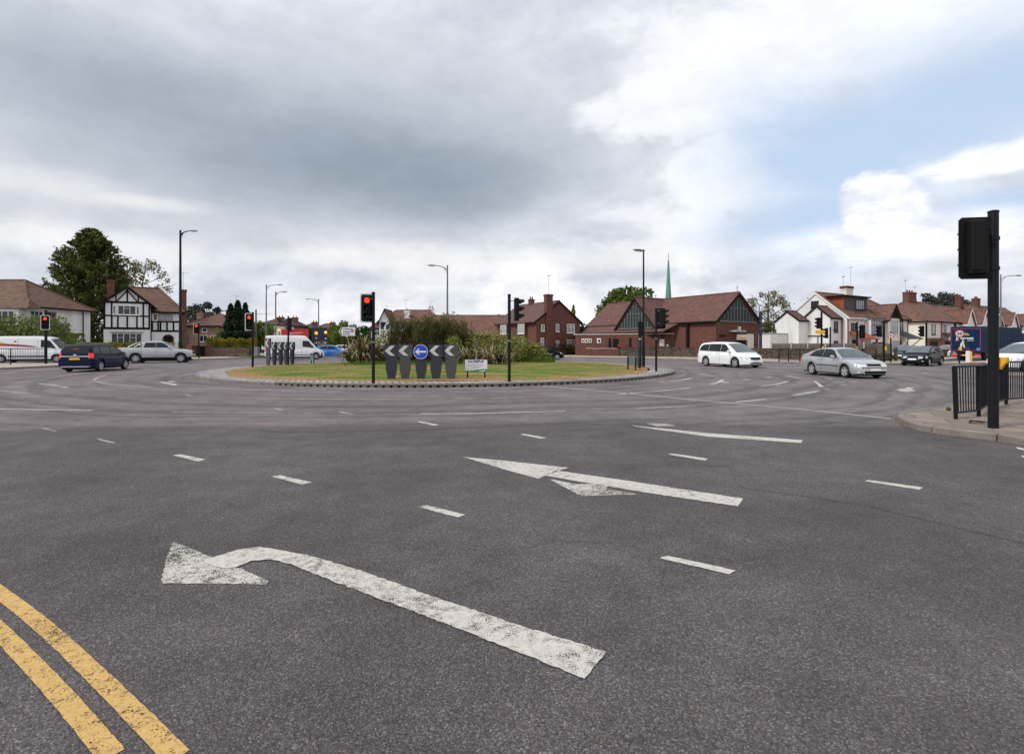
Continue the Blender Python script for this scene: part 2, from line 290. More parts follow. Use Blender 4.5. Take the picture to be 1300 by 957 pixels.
az=mth(n,l,'ARCTAN2',sp.outputs[0],sp.outputs[1]); el=mth(n,l,'ARCSINE',sp.outputs[2])
# the cloud deck: noise on the direction, flattened towards the horizon
cb=n.new('ShaderNodeCombineXYZ'); l.new(az,cb.inputs[0]); l.new(mth(n,l,'MULTIPLY',el,1.9),cb.inputs[1]); cb.inputs[2].default_value=3.7
nA=noise(n,l,cb.outputs[0],2.1,9,.58,.5); nB=noise(n,l,cb.outputs[0],5.5,9,.60,.25); nC=noise(n,l,cb.outputs[0],13,8,.62)
def blob(x,y,rx,ry,nz=.9,soft=.5):    # a soft patch of sky centred on a direction; sizes in radians
    a0=math.atan((x-CX)/F); e0=math.atan((HY-y)/math.hypot(F,x-CX))
    u=mth(n,l,'DIVIDE',mth(n,l,'SUBTRACT',az,a0),rx); v=mth(n,l,'DIVIDE',mth(n,l,'SUBTRACT',el,e0),ry)
    d=mth(n,l,'SQRT',mth(n,l,'ADD',mth(n,l,'MULTIPLY',u,u),mth(n,l,'MULTIPLY',v,v)))
    q=mth(n,l,'MULTIPLY_ADD',mth(n,l,'SUBTRACT',nA.outputs[0],.5),-nz*1.5,d); q=mth(n,l,'MULTIPLY_ADD',mth(n,l,'SUBTRACT',nB.outputs[0],.5),-nz,q)
    r=n.new('ShaderNodeMapRange'); r.interpolation_type='SMOOTHSTEP'; r.inputs[1].default_value=1+soft; r.inputs[2].default_value=1-soft; l.new(q,r.inputs[0]); return r.outputs[0]
def mx(*a):
    o=a[0]
    for b_ in a[1:]: o=mth(n,l,'MAXIMUM',o,b_)
    return o
base=ramp(n,[(.34,(.52,.56,.625)),(.48,(.66,.69,.745)),(.58,(.80,.82,.86)),(.7,(.88,.89,.91))]); l.new(nB.outputs[0],base.inputs[0])
low=n.new('ShaderNodeMapRange'); low.inputs[1].default_value=.30; low.inputs[2].default_value=.02; l.new(el,low.inputs[0])
lc=ramp(n,[(.36,(.50,.535,.60)),(.47,(.62,.64,.69)),(.56,(.76,.755,.775)),(.66,(.88,.86,.85))]); l.new(nB.outputs[0],lc.inputs[0])
c=mixc(n,l,mth(n,l,'MULTIPLY',low.outputs[0],.75),base.outputs[0],lc.outputs[0])
def lay(c,m,k,colr): return mixc(n,l,mth(n,l,'MULTIPLY',m,k),c,colr)
c=lay(c,mx(blob(150,170,.50,.17,.7,.8),blob(590,130,.36,.20,.7,.8)),.72,(.47,.505,.56))
c=lay(c,blob(120,20,.50,.09,1.0,.8),.5,(.68,.70,.735))
c=lay(c,mx(blob(390,185,.40,.13,.7,.9),blob(560,225,.20,.08,.7,.8),blob(230,130,.30,.09,.7,.8)),.92,(.305,.355,.42))
c=lay(c,mx(blob(500,225,.24,.06,.7,1.0)),.7,(.215,.27,.325))
c=lay(c,mx(blob(60,262,.20,.03,1.2,.7),blob(330,300,.30,.03,1.3,.8)),.5,(.56,.57,.62))
c=lay(c,mx(blob(30,228,.12,.022,1.5,.8),blob(170,255,.10,.012,1.5,.8)),.5,(.84,.82,.81))
c=lay(c,mx(blob(850,130,.11,.055,2.0,.28),blob(1020,55,.26,.10,1.6,.4),blob(930,225,.10,.06,2.0,.28),blob(1250,10,.3,.06,1.3,.6),blob(760,140,.06,.03,1.9,.35)),.72,(.83,.85,.885))
c=lay(c,mx(blob(800,330,.20,.03,1.8,.5),blob(450,330,.3,.03,1.8,.5),blob(120,310,.25,.03,1.8,.5)),.5,(.86,.84,.835))
# ragged small structure everywhere
wr=ramp(n,[(.32,.93),(.5,1.0),(.68,1.07)]); l.new(nC.outputs[0],wr.inputs[0]); c=mixc(n,l,.7,c,mixc(n,l,1.0,c,wr.outputs[0],'MULTIPLY'))
bl=mx(blob(1090,190,.16,.10,1.6,.9),blob(1290,115,.27,.085,1.3,.8),blob(1030,285,.12,.07,1.5,.9),blob(1200,160,.16,.075,1.4,.8),blob(1290,260,.1,.03,1.2,.8))
skyc=mixc(n,l,.88,sky.outputs[0],(4.6,5.8,7.6))
cum=mx(blob(1125,268,.05,.046,2.0,.22),blob(1265,203,.08,.024,2.2,.35),blob(1180,300,.2,.028,1.3,.8))
cc=ramp(n,[(.36,(.70,.72,.77)),(.5,(.86,.87,.89)),(.62,(.96,.96,.96))]); l.new(nC.outputs[0],cc.inputs[0])
sc=n.new('ShaderNodeVectorMath'); sc.operation='SCALE'; sc.inputs[3].default_value=10.0; l.new(c,sc.inputs[0])
c=mixc(n,l,mth(n,l,'MULTIPLY',bl,.95),sc.outputs[0],skyc)
s2=n.new('ShaderNodeVectorMath'); s2.operation='SCALE'; s2.inputs[3].default_value=10.0; l.new(cc.outputs[0],s2.inputs[0])
c=mixc(n,l,mth(n,l,'MULTIPLY',cum,.9),c,s2.outputs[0])
l.new(c,bg.inputs[0]); bg.inputs[1].default_value=.1
sl=bpy.data.lights.new('sun','SUN'); sl.energy=2.1; sl.angle=R(11); sl.color=(1,.96,.9); so=bpy.data.objects.new('sun',sl); COL.objects.link(so)
d=Vector((math.sin(R(SUN_AZ))*math.cos(R(SUN_EL)),math.cos(R(SUN_AZ))*math.cos(R(SUN_EL)),math.sin(R(SUN_EL)))); so.rotation_euler=(-d).to_track_quat('-Z','Y').to_euler(); so.location=(0,0,60)
# ---------------------------------------------------------------- ground, road, pavements
def sheet(name,poly,z,mat,sub=0):
    m=MB(); m.add([(x,y,z) for x,y in poly],[tuple(range(len(poly)))]); return tag(m.build(name,mat),kind='structure')
sheet('ground',[(-2500,-400),(2500,-400),(2500,4000),(-2500,4000)],-.03,M['ground'])
sheet('road',[(-160,-30),(160,-30),(160,110),(-8,110),(-8,420),(-40,420),(-40,110),(-160,110)],0,M['asphalt'])
def smooth_poly(pts,it=2):   # Chaikin on an open line
    for _ in range(it):
        q=[pts[0]]
        for a,b in zip(pts,pts[1:]): q+=[(a[0]*.75+b[0]*.25,a[1]*.75+b[1]*.25),(a[0]*.25+b[0]*.75,a[1]*.25+b[1]*.75)]
        pts=q+[pts[-1]]
    return pts
def kerb(line,side,w=.13,z=.125,seg=.915,mat='kerb'):   # kerbstones laid along a line; side=+1 the stones lie left of it
    L=[Vector((*p,0)) for p in line]; m=MB(); acc=[0]
    for a,b in zip(L,L[1:]): acc.append(acc[-1]+(b-a).length)
    def at(s):
        for i in range(len(L)-1):
            if s<=acc[i+1]+1e-9: k=(s-acc[i])/max(1e-9,acc[i+1]-acc[i]); return L[i].lerp(L[i+1],k),(L[i+1]-L[i]).normalized()
        return L[-1],(L[-1]-L[-2]).normalized()
    s=0
    while s<acc[-1]-.02:
        e=min(s+seg-.018,acc[-1]); k=3 if seg>.5 else 1; V=[]
        for j in range(k+1):
            p,d=at(s+(e-s)*j/k); nn=Vector((-d.y,d.x,0))*side; dz=z
            V+=[tuple(p+Vector((0,0,-.05))),tuple(p+Vector((0,0,dz-.02))),tuple(p+nn*.02+Vector((0,0,dz))),tuple(p+nn*w+Vector((0,0,dz))),tuple(p+nn*w+Vector((0,0,-.05)))]
        f=[]
        for j in range(k):
            for q in range(4): f.append((j*5+q,j*5+q+1,j*5+5+q+1,j*5+5+q))
        f+=[(4,3,2,1,0),tuple(k*5+q for q in range(5))]; m.add(V,f); s+=seg
    return tag(m.build('kerb',M[mat],smooth=40),kind='structure')
def pavement(line,rest,side,mat='slab',z=.118):
    kerb(line,side); p=[Vector((*q,0)) for q in line]; inner=[]
    for i,q in enumerate(p):
        d=(p[min(i+1,len(p)-1)]-p[max(i-1,0)]).normalized(); inner.append((q.x-d.y*side*.06,q.y+d.x*side*.06))
    poly=inner+rest
    m=MB(); k=len(poly); m.add([(x,y,z) for x,y in poly],[tuple(range(k))]); o=m.build('pavement',M[mat]); 
    bm=bmesh.new(); bm.from_mesh(o.data); bmesh.ops.triangulate(bm,faces=bm.faces)
    for f in bm.faces:
        if f.normal.z<0: f.normal_flip()
    bm.to_mesh(o.data); bm.free(); return tag(o,kind='structure')
near=smooth_poly([(10.2,-4),(8.9,5),(8.31,8.31),(8.11,8.79),(7.9,9.09),(7.70,9.45),(7.74,9.95),(8.0,10.62),(8.41,11.2),(9.05,11.7),(10.5,12.5),(14,14.3),(22,18.8),(60,40)],2)
pavement(near,[(60,-4)],-1)
pavement(smooth_poly([(-80,31),(-45,31.6),(-34,31.6),(-32.0,32.4),(-31.8,35),(-32.0,38.5),(-33,40.2),(-45,40.6),(-80,40.8)],2),[],1,'tan')
pavement(smooth_poly([(-110,50),(-60,49),(-45,48.5),(-35,47.3),(-32.4,48.2),(-31.0,51),(-28.6,57.5),(-26.5,66),(-25,90),(-25,400)],2),[(-110,400)],1,'tan')
pavement(smooth_poly([(-14,400),(-14.5,75),(-12,67),(-5,62.5),(5,59.8),(12.7,55.5),(18,50),(22.0,43.6),(25,40.8),(29,39.3),(32.6,40.2),(36,43.8),(45,52.4),(58,60),(80,72),(140,104)],2),[(140,400)],1,'tan')
pavement(smooth_poly([(33.6,40.2),(34.2,39.7),(36,40.0),(50,48.3),(90,71)],2),[(90,72.6),(49,49.6),(35,41.6)],1,'tan')
pavement(smooth_poly([(24.0,25.2),(24.5,24.6),(26,24.8),(45,34.4),(80,54)],2),[(80,56),(45,36),(27,26.6)],1,'tan')
pavement(smooth_poly([(-1.7,.75),(-2.35,1.65),(-2.75,2.05),(-3.6,2.6),(-12,8.2),(-40,23)],1),[(-40,-6),(-1.7,-6)],1)
# the island
IC=(-4.1,33.0); IR=13.9
def ring(r,a0=0,a1=2*PI,k=160): return [(IC[0]+r*math.cos(a0+(a1-a0)*i/k),IC[1]+r*math.sin(a0+(a1-a0)*i/k)) for i in range(k+1)]
def isl_z(x,y): 
    r=math.hypot(x-IC[0],y-IC[1]); return .125+.14*max(0,1-(r/12.7)**2)
a_=R(-112)   # round from here the edge is toothed block kerb, before it plain flush stone
kerb(ring(IR,R(28),R(248),200),1,.16,.12,.45)
m=MB()       # capping with the black drainage slots under it
A=[R(-112)+(R(140))*i/116 for i in range(117)]
for i,a in enumerate(A[:-1]):
    b=A[i+1]; e=a+(b-a)*.62
    for (p,q,r0,r1,z0,z1) in ((a,e,IR-.02,IR-.2,-.03,.085),(a,b-.0006,IR,IR-.24,.086,.14)):
        V=[(IC[0]+r*math.cos(t_),IC[1]+r*math.sin(t_),z) for z in (z0,z1) for (r,t_) in ((r0,p),(r0,q),(r1,q),(r1,p))]
        m.add(V,[(3,2,1,0),(4,5,6,7),(0,1,5,4),(1,2,6,5),(2,3,7,6),(3,0,4,7)])
tag(m.build('kerb',M['kerb']),kind='structure')
m=MB(); r0=ring(IR-.3,R(-114),R(30),90); 
for p,q in zip(r0,r0[1:]): m.add([(*p,-.02),(*q,-.02),(*q,.10),(*p,.10)],[(0,1,2,3)])
tag(m.build('kerb_backing',M['liner']),kind='structure')
m=MB(); a=ring(IR-.1); b=ring(12.55)
for i in range(160): m.add([(*a[i],.122),(*a[i+1],.122),(*b[i+1],.135),(*b[i],.135)],[(0,1,2,3)])
tag(m.build('sett_paving',M['sett']),kind='structure')
m=MB(); rr=[12.7*k/12 for k in range(13)]
for k in range(12):
    for i in range(96):
        P=[]
        for (r,j) in ((rr[k],i),(rr[k+1],i),(rr[k+1],i+1),(rr[k],i+1)):
            t_=2*PI*j/96; x,y=IC[0]+r*math.cos(t_),IC[1]+r*math.sin(t_); wob=.25*math.sin(5*t_)+.15*math.sin(11*t_+1) if k==11 and r>12 else 0
            x+=wob*math.cos(t_)*.8; y+=wob*math.sin(t_)*.8; P.append((x,y,isl_z(x,y)+.012))
        m.add(P,[(0,1,2,3)])
tag(m.build('grass_mound',M['turf'],smooth=60),kind='structure')
npr=np.random.RandomState(3)
def tufts(name,cx,cy,rad,N,h,w,mat,zf,inside=None,ang=(0,2*PI)):
    r=rad*np.sqrt(npr.rand(N)); t_=ang[0]+(ang[1]-ang[0])*npr.rand(N); x=cx+r*np.cos(t_); y=cy+r*np.sin(t_)
    if inside is not None: k=inside(x,y); x,y=x[k],y[k]; N=len(x)
    rr_=np.hypot(x-IC[0],y-IC[1]); z=zf(x,y) if zf else np.full(N,.1)
    a=npr.rand(N)*PI; hh=h*(.4+npr.rand(N)); ww=w*(.6+.8*npr.rand(N)); lx,ly=(npr.rand(N)-.5)*hh*.9,(npr.rand(N)-.5)*hh*.9
    V=np.zeros((N,3,3)); V[:,0]=np.c_[x-np.cos(a)*ww,y-np.sin(a)*ww,z]; V[:,1]=np.c_[x+np.cos(a)*ww,y+np.sin(a)*ww,z]; V[:,2]=np.c_[x+lx,y+ly,z+hh]
    return tag(np_mesh(name,V.reshape(-1,3),np.arange(N*3).reshape(-1,3),mat),kind='stuff')
zf=lambda x,y: .125+.14*np.clip(1-(np.hypot(x-IC[0],y-IC[1])/12.7)**2,0,1)
M['blade']=foliage('grass blades',(.22,.17,.06),(.12,.17,.03),.6,(.06,.14,.015))
o=tufts('grass',IC[0],IC[1],12.6,26000,.045,.012,M['blade'],zf); tag(o,'short patchy green and straw coloured grass covering the traffic island','grass')
M['blade2']=foliage('tall green grass',(.07,.12,.02),(.13,.20,.03),1.5)
# ---------------------------------------------------------------- markings
def mark(pts,mat='white_paint',z=.005,name='road_marking',world=False):
    P=pts if world else [g(x,y) for x,y in pts]
    if min(q[1] for q in P)<8.5:   # ragged edge where it can be seen
        Q=[]
        for (ax,ay),(bx,by) in zip(P,P[1:]+P[:1]):
            L_=math.hypot(bx-ax,by-ay); k_=max(1,int(L_/.028)); nx_,ny_=(-(by-ay)/L_,(bx-ax)/L_)
            for i_ in range(k_): t_=i_/k_; j_=rnd.gauss(0,.0035) if i_ else 0; Q.append((ax+(bx-ax)*t_+nx_*j_,ay+(by-ay)*t_+ny_*j_))
        P=Q
    m=MB(); m.add([(x,y,z) for x,y in P],[tuple(range(len(P)))]); o=m.build(name,M[mat])
    bm=bmesh.new(); bm.from_mesh(o.data); bmesh.ops.triangulate(bm,faces=bm.faces)
    for f in bm.faces:
        if f.normal.z<0: f.normal_flip()
    bm.to_mesh(o.data); bm.free(); return tag(o,kind='structure')
def stripe(line,w,mat='white_paint',z=.005,ragged=False):   # line in photo pixels on the road, width in metres
    P=[Vector((*g(x,y),0)) for x,y in line]; V=[]
    if ragged:
        P=[Vector((*q,0)) for q in smooth_poly([(p_.x,p_.y) for p_ in P],3)]; Q=[]
        for a_,b_ in zip(P,P[1:]):
            k_=max(1,int((b_-a_).length/.03)); Q+=[a_.lerp(b_,i_/k_) for i_ in range(k_)]
        P=Q+[P[-1]]
    for i,p in enumerate(P):
        d=(P[min(i+1,len(P)-1)]-P[max(i-1,0)]).normalized(); nn=Vector((-d.y,d.x,0))*w/2; j1,j2=(1+rnd.gauss(0,.025),1+rnd.gauss(0,.025)) if ragged else (1,1); V+=[tuple(p+nn*j1+Vector((0,0,z))),tuple(p-nn*j2+Vector((0,0,z)))]
    m=MB(); m.add(V,[(2*i,2*i+1,2*i+3,2*i+2) for i in range(len(P)-1)]); o=m.build('road_marking',M[mat])
    bm=bmesh.new(); bm.from_mesh(o.data)
    for f in bm.faces:
        if f.normal.z<0: f.normal_flip()
    bm.to_mesh(o.data); bm.free(); return tag(o,kind='structure')
# left turn arrow nearest the camera
mark([(770,829),(742,863),(600,806),(500,768),(420,738),(372,718),(344,711),(318,713),(300,721),(283,722),(266,718),(256,711),(271,708.5),(300,699),(330,695),(360,700),(400,708),(460,726),(560,762),(660,795)],z=.0085)
mark([(220,688),(272,708.8),(290.5,720.2),(306,722),(341,738),(338,742),(206,741),(204.5,735),(212,706)],'white_worn')
# ahead and left arrow
mark([(943,633),(937,643),(830,627),(735,611.5),(692,604),(706,597.5),(800,611)])
mark([(587,580),(640,585),(722,594),(709,597.8),(691,604.3),(684,608),(640,596)])
mark([(698,609),(705,609.5),(733,615.2),(752,614),(772,617.5),(770,620.5),(809,628),(738,630)],'white_worn')
# broad solid line right of it and its worn arrow tip
mark([(803,540),(820,542),(900,550),(1019,559),(1017,562.5),(900,554.5),(806,541.5)])
mark([(820,537.3),(846,538),(858,541),(835,541.5)],'white_faint')
for q in ([(219,578),(229,577),(262,583.5),(251,586)],[(344,605),(356,603.5),(396,612.5),(384,615.5)],[(530,643.5),(541,641.5),(591,653.5),(581,657)],[(838,709),(849,706),(935,724.5),(926,729.5)],
          [(660,551.5),(665,550.8),(694,556),(687,557.2)],[(848,577),(854,576),(899,582.5),(895,585)],[(1097,611),(1104,609.5),(1172,619),(1167,622)],
          [(528,535.5),(534,535),(558,539.5),(551,540.5)]): mark(q)
for q in ([(52,543.5),(58,543.5),(74,547.8),(66,547.8)],[(121,557),(127,557),(148,562.5),(139,562.5)],[(428,523),(434,523),(452,526.5),(445,526.5)],[(231,500.5),(237,500.5),(246,502.5),(239,502.5)],[(347,518.6),(352,518.6),(361,520.8),(355,520.8)]): mark(q,'white_faint')
stripe([(0,519.2),(60,520.2),(118,521)],.10,'white_paint'); stripe([(218,523.3),(300,524.2),(408,525.3)],.08,'white_faint')
stripe([(0,496),(25,498.5),(40,499.5)],.09,'white_faint'); stripe([(238,493.5),(320,495),(345,495)],.10,'white_worn'); stripe([(390,494.5),(480,494)],.08,'white_faint')
stripe([(325,506.3),(400,506.6),(490,506.3)],.09,'white_worn'); stripe([(578,506),(640,505.5)],.08,'white_faint')
stripe([(534,525.3),(600,525),(680,523.2),(718,521.6)],.10,'white_paint'); stripe([(640,504.6),(715,503)],.07,'white_faint')
# long transverse give way line from the island to the right hand corner
stripe([(689,490.3),(760,496),(880,507.5),(960,514.5),(1060,524),(1133,531.8)],.10,'white_paint')
stripe([(786,500.5),(830,497),(877,492.3)],.11,'white_paint'); stripe([(805,519),(872,516)],.08,'white_faint'); stripe([(934,510.5),(972,506.6)],.11)
# lane dashes and faded arrows on the roundabout
stripe([(837,484.8),(850,484.2),(862,483),(878,480)],.16); stripe([(874,473),(892,475),(908,478)],.12); stripe([(902,488),(912,485.5),(918,481.8)],.15); mark([(915,484.8),(925,484.4),(926,485.6),(918,486)])
stripe([(967,490),(985,488),(1000,484)],.18,'white_worn'); stripe([(985,475),(1000,477),(1014,480)],.12,'white_worn'); stripe([(1007,502),(1025,499),(1039,496.5)],.13)
mark([(1032,484.2),(1036,484),(1044,489.5),(1046,491.2),(1040,491),(1037,487)]); stripe([(1047,494),(1052,493.6)],.2,'white_worn')
mark([(1139,494.3),(1149,493),(1152,491.5),(1160,492),(1157,494.5),(1163,496),(1152,497.8),(1142,497)],'white_worn')
for q in (( 945,482.2),(972,479.6),(1080,485),(1067,488.8),(1170,474.3)): stripe([(q[0],q[1]),(q[0]+7,q[1]-.6)],.22,'white_worn')
mark([(1290,567.5),(1300,569.5),(1300,572),(1292,570)]); mark([(1296,578),(1306,580),(1306,582.5),(1298,580.5)])
mark([(202,485.3),(206,484.8),(226,488.3),(222,489.3)]); mark([(212,484),(218,483.7),(224,485),(216,485.3)])
stripe([(50,487),(68,489),(86,492.5)],.13,'white_worn'); stripe([(70,491),(86,490.4)],.2,'white_faint'); stripe([(119,483),(124,479),(134,476)],.12,'white_faint'); stripe([(120,484),(140,488),(170,490),(195,492)],.12,'white_faint')
stripe([(0,474.6),(17,473.5)],.14); stripe([(40,471),(60,470)],.12,'white_worn'); stripe([(160,471),(190,468.8)],.12); stripe([(212,466.5),(258,463.6)],.14); stripe([(270,462),(320,459)],.14,'white_worn'); stripe([(860,466),(890,468.5)],.14,'white_worn')
# crossing by the far arm and bits of lane line beyond
stripe([(1195,461),(1240,467),(1300,475)],.14,'white_worn')
# double yellow lines by the kerb in the near left corner
stripe([(-30,731),(0,752.5),(40,782.5),(82,819),(133,868),(180,914),(226,962)],.085,'yellow_paint',.005,True); stripe([(-60,752),(-20,784),(0,802),(32,834),(64,868),(105,914),(143,960)],.085,'yellow_paint',.005,True)
# tar sealed joints
def seal(line,w): 
    o=stripe(line,w,'asphalt',.004); o.name='tar_joint'; o.data.materials[0]=M['tar']
M['tar']=simple('tar sealed joint',(.045,.043,.045),.6,var=.3,scale=8)
seal([(327,545),(345,547),(362,548.3),(420,547.3),(520,545.5),(640,541)],.14); seal([(640,541),(700,538),(745,536),(760,539)],.10)
seal([(926,592),(930,600),(934,612),(944,620)],.022); seal([(944,620),(1000,627),(1100,642),(1300,690)],.014); seal([(880,590),(926,592)],.02)

# leaf litter caught along the near kerb
rs=np.random.RandomState(12); N=90; V=[];Fq=[]
for i in range(N):
    k=rs.randint(0,len(near)-1); p_,q_=near[k],near[k+1]
    if not (5<p_[1]<13): continue
    t_=rs.rand(); off=abs(rs.normal())*.12+.01; d_=Vector((q_[0]-p_[0],q_[1]-p_[1])).normalized(); x=p_[0]+(q_[0]-p_[0])*t_-d_.y*off; y=p_[1]+(q_[1]-p_[1])*t_+d_.x*off; a=rs.rand()*6.28; s=.012+.02*rs.rand(); z=.008
    b0=len(V); V+=[(x+math.cos(a)*s,y+math.sin(a)*s,z),(x-math.sin(a)*s*.6,y+math.cos(a)*s*.6,z+.008),(x-math.cos(a)*s,y-math.sin(a)*s,z+.003),(x+math.sin(a)*s*.6,y-math.cos(a)*s*.6,z+.012)]; Fq.append((b0,b0+1,b0+2,b0+3))
tag(np_mesh('leaf_litter',np.array(V),np.array(Fq),simple('dead leaves',(.32,.13,.04),.8,var=.4,scale=20)),'small orange brown dead leaves along the foot of the near right kerb','litter',None,'stuff')
# ---------------------------------------------------------------- vehicles
def interp(P,x):
    if x<=P[0][0]: return P[0][1]
    for a,b in zip(P,P[1:]):
        if x<=b[0]: return a[1]+(b[1]-a[1])*(x-a[0])/max(1e-9,b[0]-a[0])
    return P[-1][1]
def sm(P,it=2):
    for _ in range(it):
        q=[P[0]]
        for a,b in zip(P,P[1:]): q+=[(a[0]*.8+b[0]*.2,a[1]*.8+b[1]*.2),(a[0]*.2+b[0]*.8,a[1]*.2+b[1]*.8)]
        P=q+[P[-1]]
    return P
def loft(mb,secs):
    k=len(secs[0]); V=[p for s in secs for p in s]; f=[]
    for i in range(len(secs)-1):
        for j in range(k-1): f.append((i*k+j,i*k+j+1,(i+1)*k+j+1,(i+1)*k+j))
    f.append(tuple(range(k))); f.append(tuple(range((len(secs)-1)*k,len(secs)*k))[::-1]); mb.add(V,f)
def decal(bvh,pts,d,eps,mat,name,parent,cuts=3,thick=0):
    d=Vector(d).normalized(); bm=bmesh.new(); vs=[bm.verts.new(p) for p in pts]; bm.faces.new(vs)
    bmesh.ops.triangulate(bm,faces=bm.faces); 
    for _ in range(cuts):
        es=[e for e in bm.edges if e.calc_length()>.14]
        if es: bmesh.ops.subdivide_edges(bm,edges=es,cuts=1); bmesh.ops.triangulate(bm,faces=bm.faces)
    for v in bm.verts:
        o=v.co-d*3; h=bvh.ray_cast(o,d)
        if h[0] is None or (h[0]-v.co).length>.6: h=bvh.find_nearest(v.co); v.co=h[0]-d*eps
        else: v.co=h[0]-d*eps
    me=bpy.data.meshes.new(name)
    bmesh.ops.recalc_face_normals(bm,faces=bm.faces)
    fs=list(bm.faces)
    if fs and sum((f.normal for f in fs),Vector()).dot(-d)<0: bmesh.ops.reverse_faces(bm,faces=fs)
    for f in bm.faces: f.smooth=True
    bm.to_mesh(me); bm.free(); me.materials.append(mat); o=bpy.data.objects.new(name,me); COL.objects.link(o); o.parent=parent; return o
def wheel(parent,x,y,r,w,style=5,rimf=.66):
    sgn=1 if y>0 else -1; e=empty; 
    m=MB(); pr=[(r*rimf,-w/2+.01),(r*.9,-w/2),(r*.97,-w/2+.03),(r,-w/2+.06),(r,w/2-.06),(r*.97,w/2-.03),(r*.9,w/2),(r*rimf,w/2-.01),(r*rimf*.98,w/2-.05)]
    m.lathe(pr,'y',32,(x,y,r)); t=m.build('wheel',M['tyre'],parent,40)
    m=MB(Matrix.Translation((x,y,r))@Matrix.Rotation(0 if sgn>0 else PI,4,'Z')); o=w/2-.015
    m.cur=0; R0=r*rimf; m.lathe([(R0,o-.02),(R0*1.0,o+.008),(R0*.93,o+.006),(R0*.92,o-.05)],'y',32); m.disc((0,o-.035,0),(0,1,0),R0*.2,.045,16)
    for k in range(style):
        a=2*PI*k/style+.3
        for da in (-.13,.13) if style<=6 else (0,):
            c,s_=math.cos(a+da),math.sin(a+da); wv=R0*(.09 if style<=6 else .07); px_,pz_=-s_*wv,c*wv
            V=[(c*R0*.12+px_,o-.005,s_*R0*.12+pz_),(c*R0*.12-px_,o-.005,s_*R0*.12-pz_),(c*R0*.95-px_*1.15,o-.002,s_*R0*.95-pz_*1.15),(c*R0*.95+px_*1.15,o-.002,s_*R0*.95+pz_*1.15)]
            V+=[(a_,b_-.035,c_) for a_,b_,c_ in V]; m.add(V,[(0,1,2,3),(7,6,5,4),(0,4,5,1),(1,5,6,2),(2,6,7,3),(3,7,4,0)])
    rim=m.build('rim',M['alloy'],t,30)
    m=MB(Matrix.Translation((x,y,r))@Matrix.Rotation(0 if sgn>0 else PI,4,'Z')); m.disc((0,o-.09,0),(0,1,0),R0*.97,.03,24); m.build('brake_disc',M['liner'],t)
    return t
